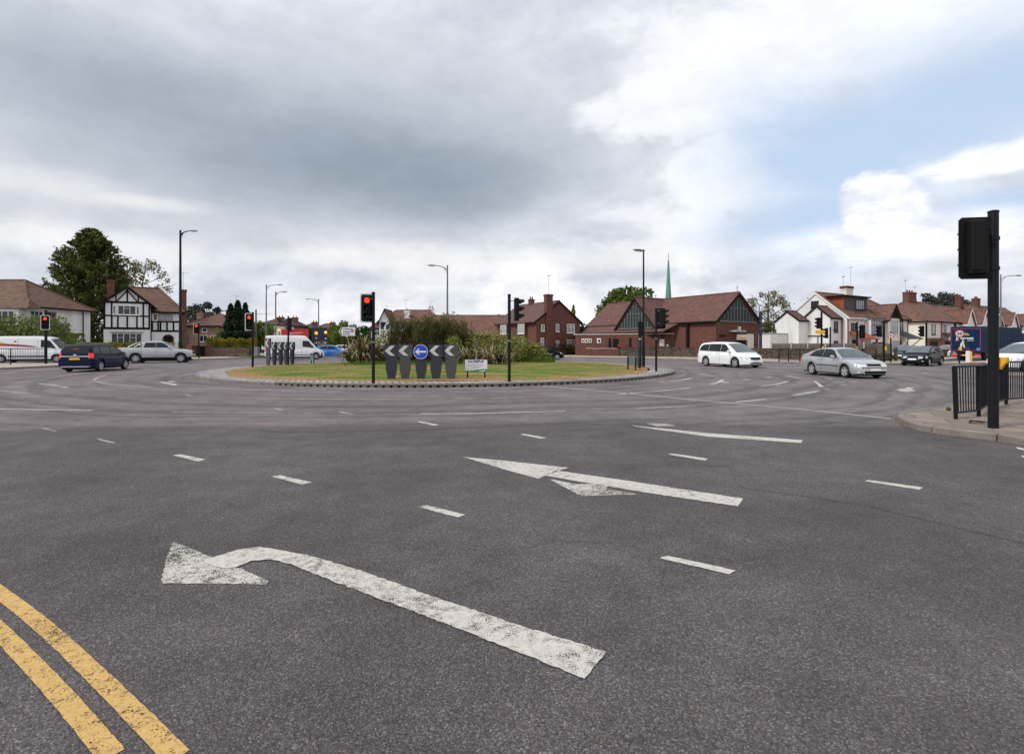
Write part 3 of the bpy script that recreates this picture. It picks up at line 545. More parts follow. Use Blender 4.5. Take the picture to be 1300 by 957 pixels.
def car(name,label,sp,pos,head,paintm,cat='car',group=None):
    root=empty(name,(pos[0],pos[1],0),math.atan2(head[1],head[0]),label,cat,group)
    L,Wd,H=sp['L'],sp['W'],sp['H']; hw=Wd/2; xf,xr,Rw=sp['xf'],sp['xr'],sp['R']; sill=sp.get('sill',.20)
    deck=sm(sp['deck'],2); cabp=sm(sp['cab'],2); arch=Rw*1.16; x0,x1=-L/2,L/2
    nd,nk=sp.get('nose',(.75,.30)); rd,rk=sp.get('tail',(.5,.13))
    def whalf(x):
        w=hw
        if x>x1-nd: w-=nk*((x-(x1-nd))/nd)**2.4
        if x<x0+rd: w-=rk*(((x0+rd)-x)/rd)**2.4
        return w
    xs=set([x0,x0+.02,x1-.02,x1,x0+.06,x1-.06]); k=int(L/.09)
    for i in range(k+1): xs.add(x0+L*i/k)
    for c in (xf,xr):
        for i in range(15): xs.add(c-arch*math.cos(PI*i/14))
    xs=sorted(xs); secs=[]
    for x in xs:
        if not x0-1e-6<=x<=x1+1e-6: continue
        zb=sill+.03*max(0,(x-(x1-.5))/.5)+sp.get('rearlift',.08)*max(0,((x0+.6)-x)/.6)
        for c in (xf,xr):
            if abs(x-c)<arch: zb=max(zb,Rw+math.sqrt(max(0,arch**2-(x-c)**2)))
        zd=interp(deck,x); zs=max(zd-.05,zb+.04); w=whalf(x); h=zs-zb
        fl=sum(max(0,1-abs(x-c)/(arch*1.35)) for c in (xf,xr))*.012
        prof=[(w-.05,zb-.0),(w-.012+fl,zb+.015),(w+fl,zb+h*.18),(w+.004,zb+h*.42),(w-.006,zb+h*.66),(w-.022,zb+h*.84),(w-.055,zb+h*.95),(w-.10,zs+.008),(w*.72,zs+.03),(w*.38,zd-.004),(0,zd)]
        secs.append([(x,y,z) for y,z in prof]+[(x,-y,z) for y,z in prof[-2::-1]])
    m=MB(); loft(m,secs)
    # cabin
    zbelt=lambda x: interp(deck,x)-.05
    wb_,wr=sp.get('wb',hw-.06),sp['wr']; cx0,cx1=cabp[0][0],cabp[-1][0]; cs=[]
    xs=sorted(set([cx0+(cx1-cx0)*i/70 for i in range(71)]+[p[0] for p in cabp]))
    for x in xs:
        zt=interp(cabp,x); zb=zbelt(x); zt=max(zt,zb+.012); Hc=H-interp(deck,0)+.05
        W_=lambda z,x=x,zb=zb: min(wb_,whalf(x)-.05)+(wr-wb_)*min(1,max(0,(z-zb)/Hc))**1.15
        h=zt-zb; prof=[(W_(zb)+.0,zb-.08),(W_(zb),zb),(W_(zb+h*.4),zb+h*.4),(W_(zb+h*.75),zb+h*.75),(W_(zb+h*.92)-.012,zb+h*.93),(W_(zt)-.05*min(1,h/.15),zb+h*.985),(W_(zt)*.6,zt+.018),(0,zt+.03)]
        cs.append([(x,y,z) for y,z in prof]+[(x,-y,z) for y,z in prof[-2::-1]])
    loft(m,cs); body=m.build('body',paintm,root,38)
    bm=bmesh.new(); bm.from_mesh(body.data); bvh=BVHTree.FromBMesh(bm); bm.free()
    # floor, shaped low and wide to deepen the shade under the car; arch liners
    m=MB(); m.box(x0+.18,x1-.25,-hw+.20,hw-.20,.15,.30); m.box(x0+.25,x1-.35,-hw+.28,hw-.28,.301,.62)
    for c in (xf,xr):
        for s_ in (1,-1):
            V=[];N=14
            for i in range(N+1):
                t_=PI*i/N; V+=[(c-(arch+.005)*math.cos(t_),s_*(hw-.035),Rw+(arch+.005)*math.sin(t_)),(c-(arch+.005)*math.cos(t_),s_*(hw-.34),Rw+(arch+.005)*math.sin(t_))]
            m.add(V,[(2*i,2*i+1,2*i+3,2*i+2) for i in range(N)])
            m.add([(c-arch,s_*(hw-.33),sill),(c+arch,s_*(hw-.33),sill)]+[(c+arch*math.cos(PI*i/N),s_*(hw-.33),Rw+arch*math.sin(PI*i/N)) for i in range(N+1)],[tuple(range(N+3))])
    m.build('underbody',M['liner'],root,fix=False)
    for c in (xf,xr):
        for s_ in (1,-1): wheel(root,c,s_*(hw-.125),Rw,.215,sp.get('spokes',5),sp.get('rimf',.66))
    G=M['carglass']
    for poly in sp['side']:
        for s_ in (1,-1):
            fr=[(x,s_*(hw+.3),z) for x,z in poly]; cxm=sum(p[0] for p in poly)/len(poly); czm=sum(p[1] for p in poly)/len(poly)
            big=[(cxm+(x-cxm)*1+(.028 if x>cxm else -.028),s_*(hw+.3),z+(.022 if z>czm else -.022)) for x,z in poly]
            fo=decal(bvh,big,(0,-s_,0),.004,M['blackp'],'window_trim',root); decal(bvh,fr,(0,-s_,0),.009,G,'side_window',fo)
    def slope(xa,za,xb,zb,wa,wb2,name,mt,inset=0):   # (xa,za) base, (xb,zb) top
        nx,nz=(zb-za),-(xb-xa); v=Vector((nx,0,nz)); 
        if v.z<0: v=-v
        if abs(v.z)<.02: v=Vector((1 if xa>0 else -1,0,.02))
        v.normalize(); pts=[Vector((xa,wa,za)),Vector((xb,wb2,zb)),Vector((xb,-wb2,zb)),Vector((xa,-wa,za))]
        c_=sum(pts,Vector())/4; bigp=[c_+(p-c_)*1.04+v*.4 for p in pts]
        fo=decal(bvh,[tuple(p) for p in bigp],-v,.004,M['blackp'],name+'_trim',root); decal(bvh,[tuple(p+v*.4) for p in pts],-v,.009,mt,name,fo)
    ws=sp['ws']; slope(*ws,'windscreen',M['carglass2']); 
    if 'rw' in sp: slope(*sp['rw'],'rear_window',G)
    for (nm,mt,pts,d,eps) in sp.get('decals',[]):
        for s_ in ((1,-1) if nm[0]=='*' else (1,)):
            decal(bvh,[(x,y*s_,z) for x,y,z in pts],(d[0],d[1]*s_,d[2]),eps,M[mt],nm.strip('*'),root)
    # door shut lines, handles, mirrors
    for xx,za,zb in sp.get('shut',[]):
        for s_ in (1,-1): decal(bvh,[(xx-.007,s_*(hw+.3),za),(xx+.007,s_*(hw+.3),za),(xx+.007,s_*(hw+.3),zb),(xx-.007,s_*(hw+.3),zb)],(0,-s_,0),.003,M['liner'],'door_gap',root,4)
    for xx,zz in sp.get('handles',[]):
        for s_ in (1,-1): 
            y_=s_*(hw-.012); m=MB(); m.tube([(xx-.09,y_-s_*.02,zz),(xx-.07,y_+s_*.03,zz),(xx+.07,y_+s_*.03,zz),(xx+.09,y_-s_*.02,zz)],.014,6); m.build('door_handle',paintm,root,60)
    if 'mir' in sp:
        xx,zz=sp['mir']
        for s_ in (1,-1):
            m=MB(Matrix.Translation((xx,s_*(hw+.06),zz))@Matrix.Rotation(-s_*.2,4,'Z')); q=[]
            for i,(dx,kk) in enumerate(((-.05,.85),(-.02,1),(.05,.9),(.09,.45))): q.append([(dx,.11*kk*math.cos(a)*1.0,.075*kk*math.sin(a)) for a in [2*PI*j/12 for j in range(12)]]); 
            V=[p for r_ in q for p in r_]; f=[(i*12+j,i*12+(j+1)%12,(i+1)*12+(j+1)%12,(i+1)*12+j) for i in range(3) for j in range(12)]+[tuple(range(12)),tuple(range(36,48))]
            m.add(V,f); m.tube([(0,-s_*.07,-.03),(0,-s_*.22,-.05)],.02,6); m.build('door_mirror',M[sp['mirm']] if 'mirm' in sp else paintm,root,40)
    return root,bvh
def front(L,w,zh,zg,plate='platew',zp=.42,hl=.30,gr=(.30,.58,.66),intk=(.55,.24,.36)):
    x=L/2+.3; D=[]
    D.append(('*headlight','headl',[(x,w-.16,zh-.075),(x,w-.19,zh+.055),(x,w-.19-hl,zh+.045),(x,w-.13-hl,zh-.085)],(-1,-.0,0),.008))
    D.append(('*headlight_side','headl',[(L/2-.08,w+.4,zh-.06),(L/2-.10,w+.4,zh+.04),(L/2-.46,w+.4,zh+.10),(L/2-.30,w+.4,zh-.01)],(0,-1,0),.008))
    D.append(('grille','blackp',[(x,gr[0],gr[1]),(x,gr[0]+.03,gr[2]),(x,-gr[0]-.03,gr[2]),(x,-gr[0],gr[1])],(-1,0,0),.010))
    D.append(('air_intake','blackp',[(x,intk[0],intk[1]),(x,intk[0]-.03,intk[2]),(x,-intk[0]+.03,intk[2]),(x,-intk[0],intk[1])],(-1,0,0),.010))
    D.append(('number_plate',plate,[(x,.26,zp-.055),(x,.26,zp+.055),(x,-.26,zp+.055),(x,-.26,zp-.055)],(-1,0,0),.02))
    return D
def rear(L,w,zt,zp,tw=.22,th=.22,plate='platey'):
    x=-L/2-.3; D=[]
    D.append(('*tail_light','taill',[(x,w-.03,zt-th/2),(x,w-.06,zt+th/2),(x,w-.08-tw,zt+th/2),(x,w-.05-tw,zt-th/2)],(1,0,0),.010))
    D.append(('*tail_light_side','taill',[(-L/2+.02,w+.4,zt-th/2),(-L/2+.10,w+.4,zt+th/2),(-L/2+.26,w+.4,zt+th*.4),(-L/2+.16,w+.4,zt-th/2)],(0,-1,0),.010))
    D.append(('number_plate',plate,[(x,.26,zp-.055),(x,.26,zp+.055),(x,-.26,zp+.055),(x,-.26,zp-.055)],(1,0,0),.02))
    return D
def strip(L,z,x0,x1,w,h=.045,mt='trim'): return ('*rub_strip',mt,[(x0,w+.4,z-h/2),(x1,w+.4,z-h/2),(x1,w+.4,z+h/2),(x0,w+.4,z+h/2)],(0,-1,0),.012)
SAL=dict(L=4.51,W=1.74,H=1.43,xf=1.36,xr=-1.15,R=.315,deck=[(-2.255,.62),(-2.25,.80),(-2.22,.98),(-2.05,1.045),(-1.7,1.03),(-.9,.965),(.6,.945),(1.0,.93),(1.55,.875),(1.95,.79),(2.15,.68),(2.24,.55),(2.255,.42)],
  cab=[(-2.02,1.03),(-1.75,1.12),(-1.35,1.27),(-1.0,1.365),(-.55,1.42),(-.1,1.43),(.2,1.405),(.42,1.35),(.8,1.13),(1.12,.93)],wr=.56,
  ws=(1.06,.96,.38,1.37,.70,.56),rw=(-1.90,1.07,-1.10,1.33,.60,.50),mir=(.62,1.0),
  side=[[(-1.38,1.02),(-.42,.985),(-.42,1.34),(-.75,1.33),(-1.08,1.24)],[(-.33,.98),(.78,.97),(.62,1.09),(.36,1.26),(.12,1.345),(-.33,1.345)]],
  shut=[(-.375,.25,1.0),(.83,.3,.93)],handles=[(-.55,.86),(.0+.45-.7,.86)],
  decals=front(4.51,.87,.63,.6,'platew',.43,.34,(.33,.60,.70),(.62,.25,.36))+rear(4.51,.87,.82,.56)+[strip(4.5,.56,-.75,1.0,.87),('bumper_strip','trim',[(2.6,.80,.50),(2.6,.80,.535),(2.6,-.80,.535),(2.6,-.80,.50)],(-1,0,0),.014),('*fog_light','headl',[(2.6,.74,.27),(2.6,.74,.34),(2.6,.65,.34),(2.6,.65,.27)],(-1,0,0),.016)])
MPV=dict(L=4.85,W=1.92,H=1.75,xf=1.47,xr=-1.38,R=.345,sill=.21,nose=(.95,.42),tail=(.5,.16),deck=[(-2.425,.7),(-2.42,.95),(-2.36,1.08),(-1.5,1.07),(.2,1.04),(1.35,1.03),(1.75,.97),(2.1,.86),(2.32,.70),(2.41,.55),(2.425,.4)],
  cab=[(-2.38,1.05),(-2.30,1.30),(-2.15,1.60),(-1.95,1.69),(-1.2,1.74),(-.3,1.75),(.3,1.70),(.62,1.60),(1.1,1.32),(1.62,.99)],wr=.66,wb=.90,
  ws=(1.52,1.03,.55,1.62,.80,.66),rw=(-2.34,1.12,-2.14,1.60,.70,.60),mir=(.98,1.12),
  side=[[(-2.1,1.15),(-1.2,1.12),(-1.2,1.58),(-1.75,1.56),(-2.0,1.42)],[(-1.12,1.12),(.0,1.10),(.0,1.60),(-1.12,1.59)],[(.08,1.10),(1.0,1.09),(.80,1.28),(.48,1.50),(.30,1.58),(.08,1.60)]],
  shut=[(.04,.28,1.08),(-1.1,.45,1.1),(1.05,.3,1.05)],handles=[(-.85,.95),(-.2,.95)],spokes=9,
  decals=front(4.85,.96,.72,.6,'platew',.47,.36,(.40,.55,.72),(.60,.28,.37))+rear(4.85,.96,1.0,.75))
ZAF=dict(L=4.47,W=1.80,H=1.63,xf=1.38,xr=-1.32,R=.32,nose=(.85,.36),tail=(.4,.10),deck=[(-2.235,.7),(-2.22,.93),(-2.18,1.03),(-1.5,1.02),(0,.98),(1.2,.97),(1.7,.89),(2.05,.76),(2.2,.6),(2.235,.42)],
  cab=[(-2.19,1.0),(-2.10,1.30),(-1.98,1.52),(-1.8,1.58),(-1.0,1.62),(-.3,1.62),(.25,1.58),(.55,1.49),(1.0,1.24),(1.48,.95)],wr=.64,wb=.84,
  ws=(1.38,.99,.48,1.51,.76,.63),rw=(-2.15,1.08,-2.0,1.49,.72,.62),mir=(.92,1.05),mirm='trim',
  side=[[(-2.0,1.10),(-1.32,1.07),(-1.32,1.48),(-1.62,1.47),(-1.88,1.38)],[(-1.22,1.07),(-.25,1.05),(-.25,1.50),(-1.22,1.48)],[(-.16,1.05),(.9,1.04),(.7,1.20),(.38,1.42),(.2,1.49),(-.16,1.50)]],
  shut=[(-.2,.28,1.03),(.98,.3,1.0),(-1.2,.5,1.05)],handles=[(-.95,.90),(.0-.1-.3,.90)],
  decals=front(4.47,.90,.66,.6)+rear(4.47,.90,.95,.77,.15,.30)+[('tailgate_strip','alloy',[(-2.6,.70,.885),(-2.6,.70,.935),(-2.6,-.70,.935),(-2.6,-.70,.885)],(1,0,0),.016),('tailgate_badge','chrome',[(-2.6,.07,.965),(-2.6,.07,1.03),(-2.6,-.07,1.03),(-2.6,-.07,.965)],(1,0,0),.018),('bumper_lip','alloy',[(-2.6,.8,.29),(-2.6,.8,.35),(-2.6,-.8,.35),(-2.6,-.8,.29)],(1,0,0),.014),('brake_lamp','red',[(-2.6,.16,1.535),(-2.6,.16,1.56),(-2.6,-.16,1.56),(-2.6,-.16,1.535)],(1,0,0),.012),strip(4.4,.56,-.95,.95,.9,.04,'trim')])
HAT=dict(L=4.14,W=1.70,H=1.44,xf=1.26,xr=-1.31,R=.31,nose=(.8,.34),tail=(.45,.16),deck=[(-2.07,.6),(-2.06,.85),(-2.0,.99),(-1.5,.99),(0,.94),(1.0,.93),(1.5,.85),(1.88,.72),(2.03,.58),(2.07,.42)],
  cab=[(-1.98,.97),(-1.85,1.15),(-1.62,1.34),(-1.3,1.40),(-.6,1.44),(-.1,1.43),(.2,1.39),(.6,1.20),(1.25,.91)],wr=.58,wb=.80,
  ws=(1.15,.95,.16,1.39,.72,.58),rw=(-1.93,1.04,-1.66,1.32,.62,.52),mir=(.66,1.0),
  side=[[(-1.62,1.04),(-.62,1.0),(-.62,1.34),(-1.15,1.31),(-1.45,1.22)],[(-.53,1.0),(.82,.98),(.6,1.12),(.25,1.30),(.0,1.355),(-.53,1.345)]],
  shut=[(-.6,.28,.98),(.86,.3,.93)],handles=[(-.4,.84)],
  decals=front(4.14,.85,.66,.6,'platew',.50,.34,(.26,.58,.64),(.55,.26,.38))+rear(4.14,.85,.88,.6)+[('*fog_light','headl',[(2.4,.66,.33),(2.4,.66,.40),(2.4,.56,.40),(2.4,.56,.33)],(-1,0,0),.014),strip(4.1,.6,-.5,.8,.85,.035,'chrome')])
VAN=dict(L=5.55,W=1.98,H=2.45,xf=1.95,xr=-1.65,R=.345,sill=.30,rimf=.6,nose=(.7,.30),tail=(.1,.03),deck=[(-2.775,.9),(-2.77,1.1),(-2.7,1.20),(1.3,1.20),(1.95,1.17),(2.35,1.06),(2.62,.90),(2.74,.72),(2.775,.5)],
  cab=[(-2.76,1.15),(-2.745,1.9),(-2.70,2.36),(-2.55,2.43),(-1,2.45),(.75,2.44),(1.0,2.36),(1.30,2.05),(1.75,1.55),(2.10,1.12)],wr=.86,wb=.96,
  ws=(2.02,1.20,1.26,2.08,.84,.78),rw=(-2.77,1.45,-2.755,1.95,.80,.76),mir=(1.62,1.38),mirm='trim',
  side=[[(.72,1.34),(1.72,1.22),(1.55,1.48),(1.25,1.88),(.72,1.90)]],shut=[(.62,.35,2.0),(1.85,.75,1.2),(-.75,.4,2.1)],handles=[(.75,1.12),(-.6,1.12)],spokes=6,
  decals=front(5.55,.99,.88,.6,'platew',.55,.34,(.45,.72,.86),(.7,.33,.52))+rear(5.55,.99,1.1,.8,.1,.4)+[strip(5.5,.50,-2.6,1.4,.99,.06,'trim'),('*front_bumper_side','trim',[(2.35,1.4,.34),(2.74,1.4,.34),(2.74,1.4,.72),(2.50,1.4,.72)],(0,-1,0),.012),('front_bumper','trim',[(3.0,.8,.33),(3.0,.8,.60),(3.0,-.8,.60),(3.0,-.8,.33)],(-1,0,0),.006)])
VAN2=dict(VAN,L=5.6,H=2.27,R=.34,xf=1.95,xr=-1.9,deck=[(-2.8,.9),(-2.79,1.1),(-2.7,1.20),(1.3,1.18),(1.95,1.13),(2.35,1.04),(2.62,.92),(2.77,.78),(2.8,.5)],
  cab=[(-2.785,1.15),(-2.77,1.8),(-2.72,2.18),(-2.55,2.25),(-1,2.27),(.9,2.27),(1.25,2.2),(1.5,2.0),(1.85,1.6),(2.22,1.10)],ws=(2.12,1.20,1.48,2.03,.84,.78),rw=(-2.8,1.45,-2.78,1.95,.80,.76),
  side=[[(.85,1.36),(1.88,1.24),(1.72,1.46),(1.42,1.86),(1.25,1.92),(.85,1.92)]],decals=front(5.6,.99,.90,.6)+rear(5.6,.99,1.1,.8,.1,.4)+[strip(5.5,.55,-1.4,1.2,.99,.11,'trim'),('*front_bumper_side','trim',[(2.3,1.4,.34),(2.78,1.4,.34),(2.78,1.4,.85),(2.42,1.4,.85)],(0,-1,0),.012),
   ('*body_stripe','stripe_red',[(-2.7,1.4,1.46),(-1.2,1.4,1.42),(.35,1.4,1.33),(.6,1.4,1.38),(-.2,1.4,1.52),(-1.2,1.4,1.60),(-2.7,1.4,1.64)],(0,-1,0),.010),('*body_stripe','stripe_gold',[(-2.7,1.4,1.65),(-1.9,1.4,1.64),(-1.4,1.4,1.625),(-2.0,1.4,1.78),(-2.7,1.4,1.86)],(0,-1,0),.010),('*body_emblem','red',[(-1.05,1.4,1.76),(-.92,1.4,1.74),(-.85,1.4,1.84),(-.90,1.4,1.92),(-1.0,1.4,1.86)],(0,-1,0),.010)])
M['stripe_red']=simple('red vinyl stripe',(.33,.02,.025),.35); M['stripe_gold']=simple('gold vinyl stripe',(.75,.38,.03),.35)
PICK=dict(L=5.36,W=1.86,H=1.84,xf=1.83,xr=-1.40,R=.40,sill=.46,rearlift=.12,rimf=.60,nose=(.7,.22),tail=(.1,.04),deck=[(-2.68,1.0),(-2.675,1.26),(-2.62,1.33),(-1.05,1.33),(-.95,1.28),(.2,1.27),(.95,1.25),(1.5,1.21),(2.1,1.15),(2.45,1.06),(2.62,.92),(2.68,.62)],
  cab=[(-.99,1.24),(-.97,1.5),(-.90,1.76),(-.7,1.82),(-.1,1.84),(.3,1.82),(.58,1.75),(.98,1.50),(1.42,1.21)],wr=.62,wb=.86,
  ws=(1.34,1.25,.58,1.75,.76,.62),rw=(-.98,1.3,-.93,1.68,.68,.6),mir=(1.0,1.34),
  side=[[(-.82,1.33),(-.02,1.33),(-.02,1.71),(-.74,1.70)],[(.06,1.33),(1.05,1.31),(.84,1.45),(.54,1.65),(.38,1.71),(.06,1.72)]],
  shut=[(.02,.52,1.28),(-.98,.52,1.28),(1.12,.55,1.24)],handles=[(-.65,1.16),(.2,1.16)],spokes=6,
  decals=front(5.36,.93,.96,.6,'platew',.62,.30,(.5,.74,.94),(.6,.50,.60))+rear(5.36,.93,1.10,.70,.12,.34)+[('bed_cover','trim',[(-2.55,.78,1.6),(-1.1,.78,1.6),(-1.1,-.78,1.6),(-2.55,-.78,1.6)],(0,0,-1),.01)])
def carp(n,c,me=0,ro=.3): M[n]=carpaint(n,c,me,ro); return M[n]
silver=carp('silver car paint',(.40,.41,.42),.45,.34); whitep=carp('white car paint',(.78,.79,.80)); navy=carp('dark blue car paint',(.004,.009,.036),.0); blackc=carp('black car paint',(.004,.005,.009),.0)
azure=carp('bright blue car paint',(.0,.17,.62),.1); teal=carp('teal car paint',(.03,.07,.10),.3); lorryblue=carp('lorry blue',(.003,.021,.062),0,.5); pearl=carp('warm silver car paint',(.60,.60,.60),.35,.32)
def ctr(sp,fw,hd,side):   # centre of a car from the ground point of its front wheel on one side
    h=Vector(hd).normalized(); nrm=Vector((-h.y,h.x))*side; c=Vector(fw)-h*sp['xf']-nrm*(sp['W']/2-.12); return (c.x,c.y),(h.x,h.y)
def g2(x,y): return Vector(g(x,y))
# silver saloon coming round towards the camera
c,h=ctr(SAL,g2(1074.3,479.6),(.045,-1),-1); oct_=car('silver_saloon','silver four door saloon in the middle of the junction, its front turned towards the camera',SAL,c,h,silver)
c,h=ctr(MPV,g2(934,466.8),(.33,-.94),-1); car('white_people_carrier','white people carrier driving past the brick church',MPV,c,h,whitep)
c,h=ctr(ZAF,g2(157.8,468.6),(-.20,.98),-1); zaf=car('blue_estate_car','dark blue estate car seen from behind, yellow rear plate, left of the island',ZAF,c,h,navy)
c,h=ctr(PICK,g2(229.6,460.4),(.935,.355),-1); pk,_=car('pickup_truck','silver double cab pickup truck in front of the half timbered house',PICK,c,h,silver,'pickup truck')
for s_ in (1,-1):
    m=MB(); m.tube([(-1.06,s_*.66,1.30),(-1.06,s_*.64,1.78)],.045,8); m.tube([(-1.08,s_*.64,1.77),(-1.5,s_*.70,1.60),(-1.95,s_*.74,1.34)],.045,8); m.tube([(-1.06,s_*.66,1.56),(-1.35,s_*.70,1.46),(-1.55,s_*.72,1.33)],.03,8); m.build('sports_bar',silver,pk,50)
m=MB(); m.tube([(-1.06,-.64,1.78),(-1.06,.64,1.78)],.04,8); m.build('sports_bar',silver,pk,50)
c,h=ctr(VAN2,g2(72.5,460.1),(.95,.31),-1); v2,_=car('delivery_van','white delivery van with a red and gold stripe behind the railing at the far left',VAN2,c,h,whitep,'van')
c,h=ctr(VAN,g2(401.0,456.5),(.93,.37),-1); tv,_=car('panel_van','tall white panel van passing behind the edge on chevron boards',VAN,c,h,whitep,'van')
c,h=ctr(HAT,g2(1178.3,464.8),(-.82,-.57),-1)
c,h=ctr(HAT,g2(1178.3,464.8),(-.82,-.57),1); car('black_hatchback','black three door hatchback with pale headlights on the right of the junction',HAT,c,h,blackc)
car('blue_saloon','bright blue saloon half hidden behind the tall white panel van',SAL,(px(421,61),61),(.97,.22),azure)
car('dark_hatchback','dark hatchback behind the island, only its nose past the pale shrub',HAT,(3.2,52.3),(.99,.12),blackc)
car('teal_hatchback','dark teal parked hatchback behind the black three door car, by the grey slate porch',HAT,(px(1156,50),50.5),(-.82,-.57),teal)
car('white_car','white car facing left behind the right hand railing, large pale windscreen',MPV,(31.6,31.2),(-.98,-.12),whitep)
car('parked_white_car','small white car parked before the red fronted shop, left of the blue lorry',HAT,(px(1203,60),60),(-.86,-.5),whitep)
for i,(x,Y,p,lb) in enumerate(((437,75,whitep,'white car waiting beyond the blue saloon, just under the direction sign'),(447,92,silver,'small distant silver car left of the striped leaf plant'),(395,95,silver,'small distant silver car between the van and the blue saloon'),(452,110,whitep,'farthest white car on the far arm above the striped leaf plant'))):
    car('distant_car',lb,HAT if i%2 else SAL,(px(x,Y),Y),(.3,-.95) if i else (.9,.3),p,'car','cars queuing on the far arm')
# curtain sided lorry
def lorry():
    hd=Vector((.86,.50)).normalized(); root=empty('lorry',(44.0,48.0,0),math.atan2(hd.y,hd.x),'dark blue curtain sided lorry with a white haulier name and pink outline on its back','lorry')
    Wd=2.35;Ln=10.5;z0,z1=.92,3.22     # local x forward from the rear, y 0..Wd to the left
    m=MB(); m.bevbox(0,Ln,0,Wd,z0,z1,.03); m.build('box_body',lorryblue,root,30)
    m=MB(); m.box(.25,Ln,-.01,Wd*.999,z1-.0+.002,z1+.06); m.box(.05,Ln,.0,Wd,z0-.09,z0-.003); m.build('body_rail',M['nboard'],root)
    m=MB(); t=.035; e=-.006
    for (a,b,c_,d) in ((.05,Wd-.05,z1-.18,z1-.18+t),(.05,Wd-.05,z0+.04,z0+.04+t),(.05,.05+t,z0+.04,z1-.18),(Wd-.05-t,Wd-.05,z0+.04,z1-.18)): m.box(e,0.001,a,b,c_,d)
    m.build('reflective_tape',M['pinkt'],root)
    m=MB(); 
    for k in range(2): m.box(-.02,0,Wd*.38+k*.5,Wd*.38+.28+k*.5,1.12,1.2)
    m.build('door_latch',M['chrome'],root)
    m=MB(); m.box(-.012,0,.12,.34,1.02,1.22); m.build('blue_panel',M['blues'],root)
    text_part('Jempson',.42,M['signw'],root,(-.012,Wd*.52,2.02),(R(90),0,R(-90)),'haulier_name',.012,.004,1.35)
    m=MB(); m.box(-.012,0,Wd*.5-.62,Wd*.5+.62,1.9,1.93); m.build('name_underline',M['signw'],root)
    m=MB(); m.xz([(.0,0),(.7,0),(.55,.17),(.38,.26),(.22,.2),(.08,.06)],0,.01); m.v=[(-.012 if y<.005 else 0,Wd*.5+.35-x,2.42+z) for x,y,z in m.v]; m.build('emblem',M['stonec'],root)
    text_part('Jempson',.40,M['signw'],root,(3.0,-.012,2.02),(R(90),0,0),'haulier_name',.012,.004,1.9)
    m=MB(); m.xz([(.0,0),(.8,0),(.62,.2),(.45,.33),(.25,.24),(.08,.08)],-.012,0); m.v=[(x+2.7,y,z+2.5) for x,y,z in m.v]; m.build('emblem',M['stonec'],root)
    m=MB(); 
    for k in range(22): x=.5+k*.46; m.tube([(x,-.012,z0-.02),(x,-.02,z1-.1)],.012,5)
    m.build('curtain_strap',lorryblue,root)
    m=MB(); m.box(.1,Ln,.35,.5,.72,.9); m.box(.1,Ln,Wd-.5,Wd-.35,.72,.9); m.box(.02,.12,.1,Wd-.1,.42,.62); m.box(1.2,3.4,.05,.12,.45,.8); m.build('chassis',M['trim'],root)
    for y in (.12,Wd-.5): m=MB(); m.box(-.0,.02,y,y+.36,.46,.60); m.build('tail_light',M['taill'],root)
    m=MB(); m.box(0,.02,Wd/2-.26,Wd/2+.26,.47,.59); m.build('number_plate',M['platey'],root)
    for x in (1.6,2.7,9.0):
        for y in (.25,Wd-.25): wheel(root,x,y,.46,.3,8,.55)
    m=MB(); m.bevbox(Ln+.15,Ln+1.95,.02,Wd-.02,.55,2.75,.12); m.build('cab',lorryblue,root,30)
M['pinkt']=simple('pink reflective tape',(.50,.03,.12),.4); M['blues']=simple('light blue sticker',(.02,.30,.75),.4); M['stonec']=simple('sandy brown emblem ink',(.36,.25,.16),.5)
lorry()
# red box lorry behind the van
root=empty('red_lorry',(px(357,64),64,0),R(20),'red box lorry showing only above the tall white panel van','lorry')
m=MB(); m.bevbox(0,3.1,0,2.3,.9,3.45,.04); m.build('box_body',M['red'],root)
m=MB(); m.xz([(1.0,0),(2.5,.16),(2.55,.23),(1.0,.1)],-.01,0); m.v=[(x,y,z+2.85) for x,y,z in m.v]; m.build('stripe',M['signw'],root)
m=MB(); m.box(-4,3.0,.4,1.9,.5,.88); m.build('chassis',M['trim'],root)
m=MB(); m.bevbox(-1.9,-.1,.05,2.2,.5,2.3,.1); m.build('cab',M['red'],root)
for x in (-1.2,2.2):
    for y in (.2,2.1): wheel(root,x,y,.42,.26,8,.55)
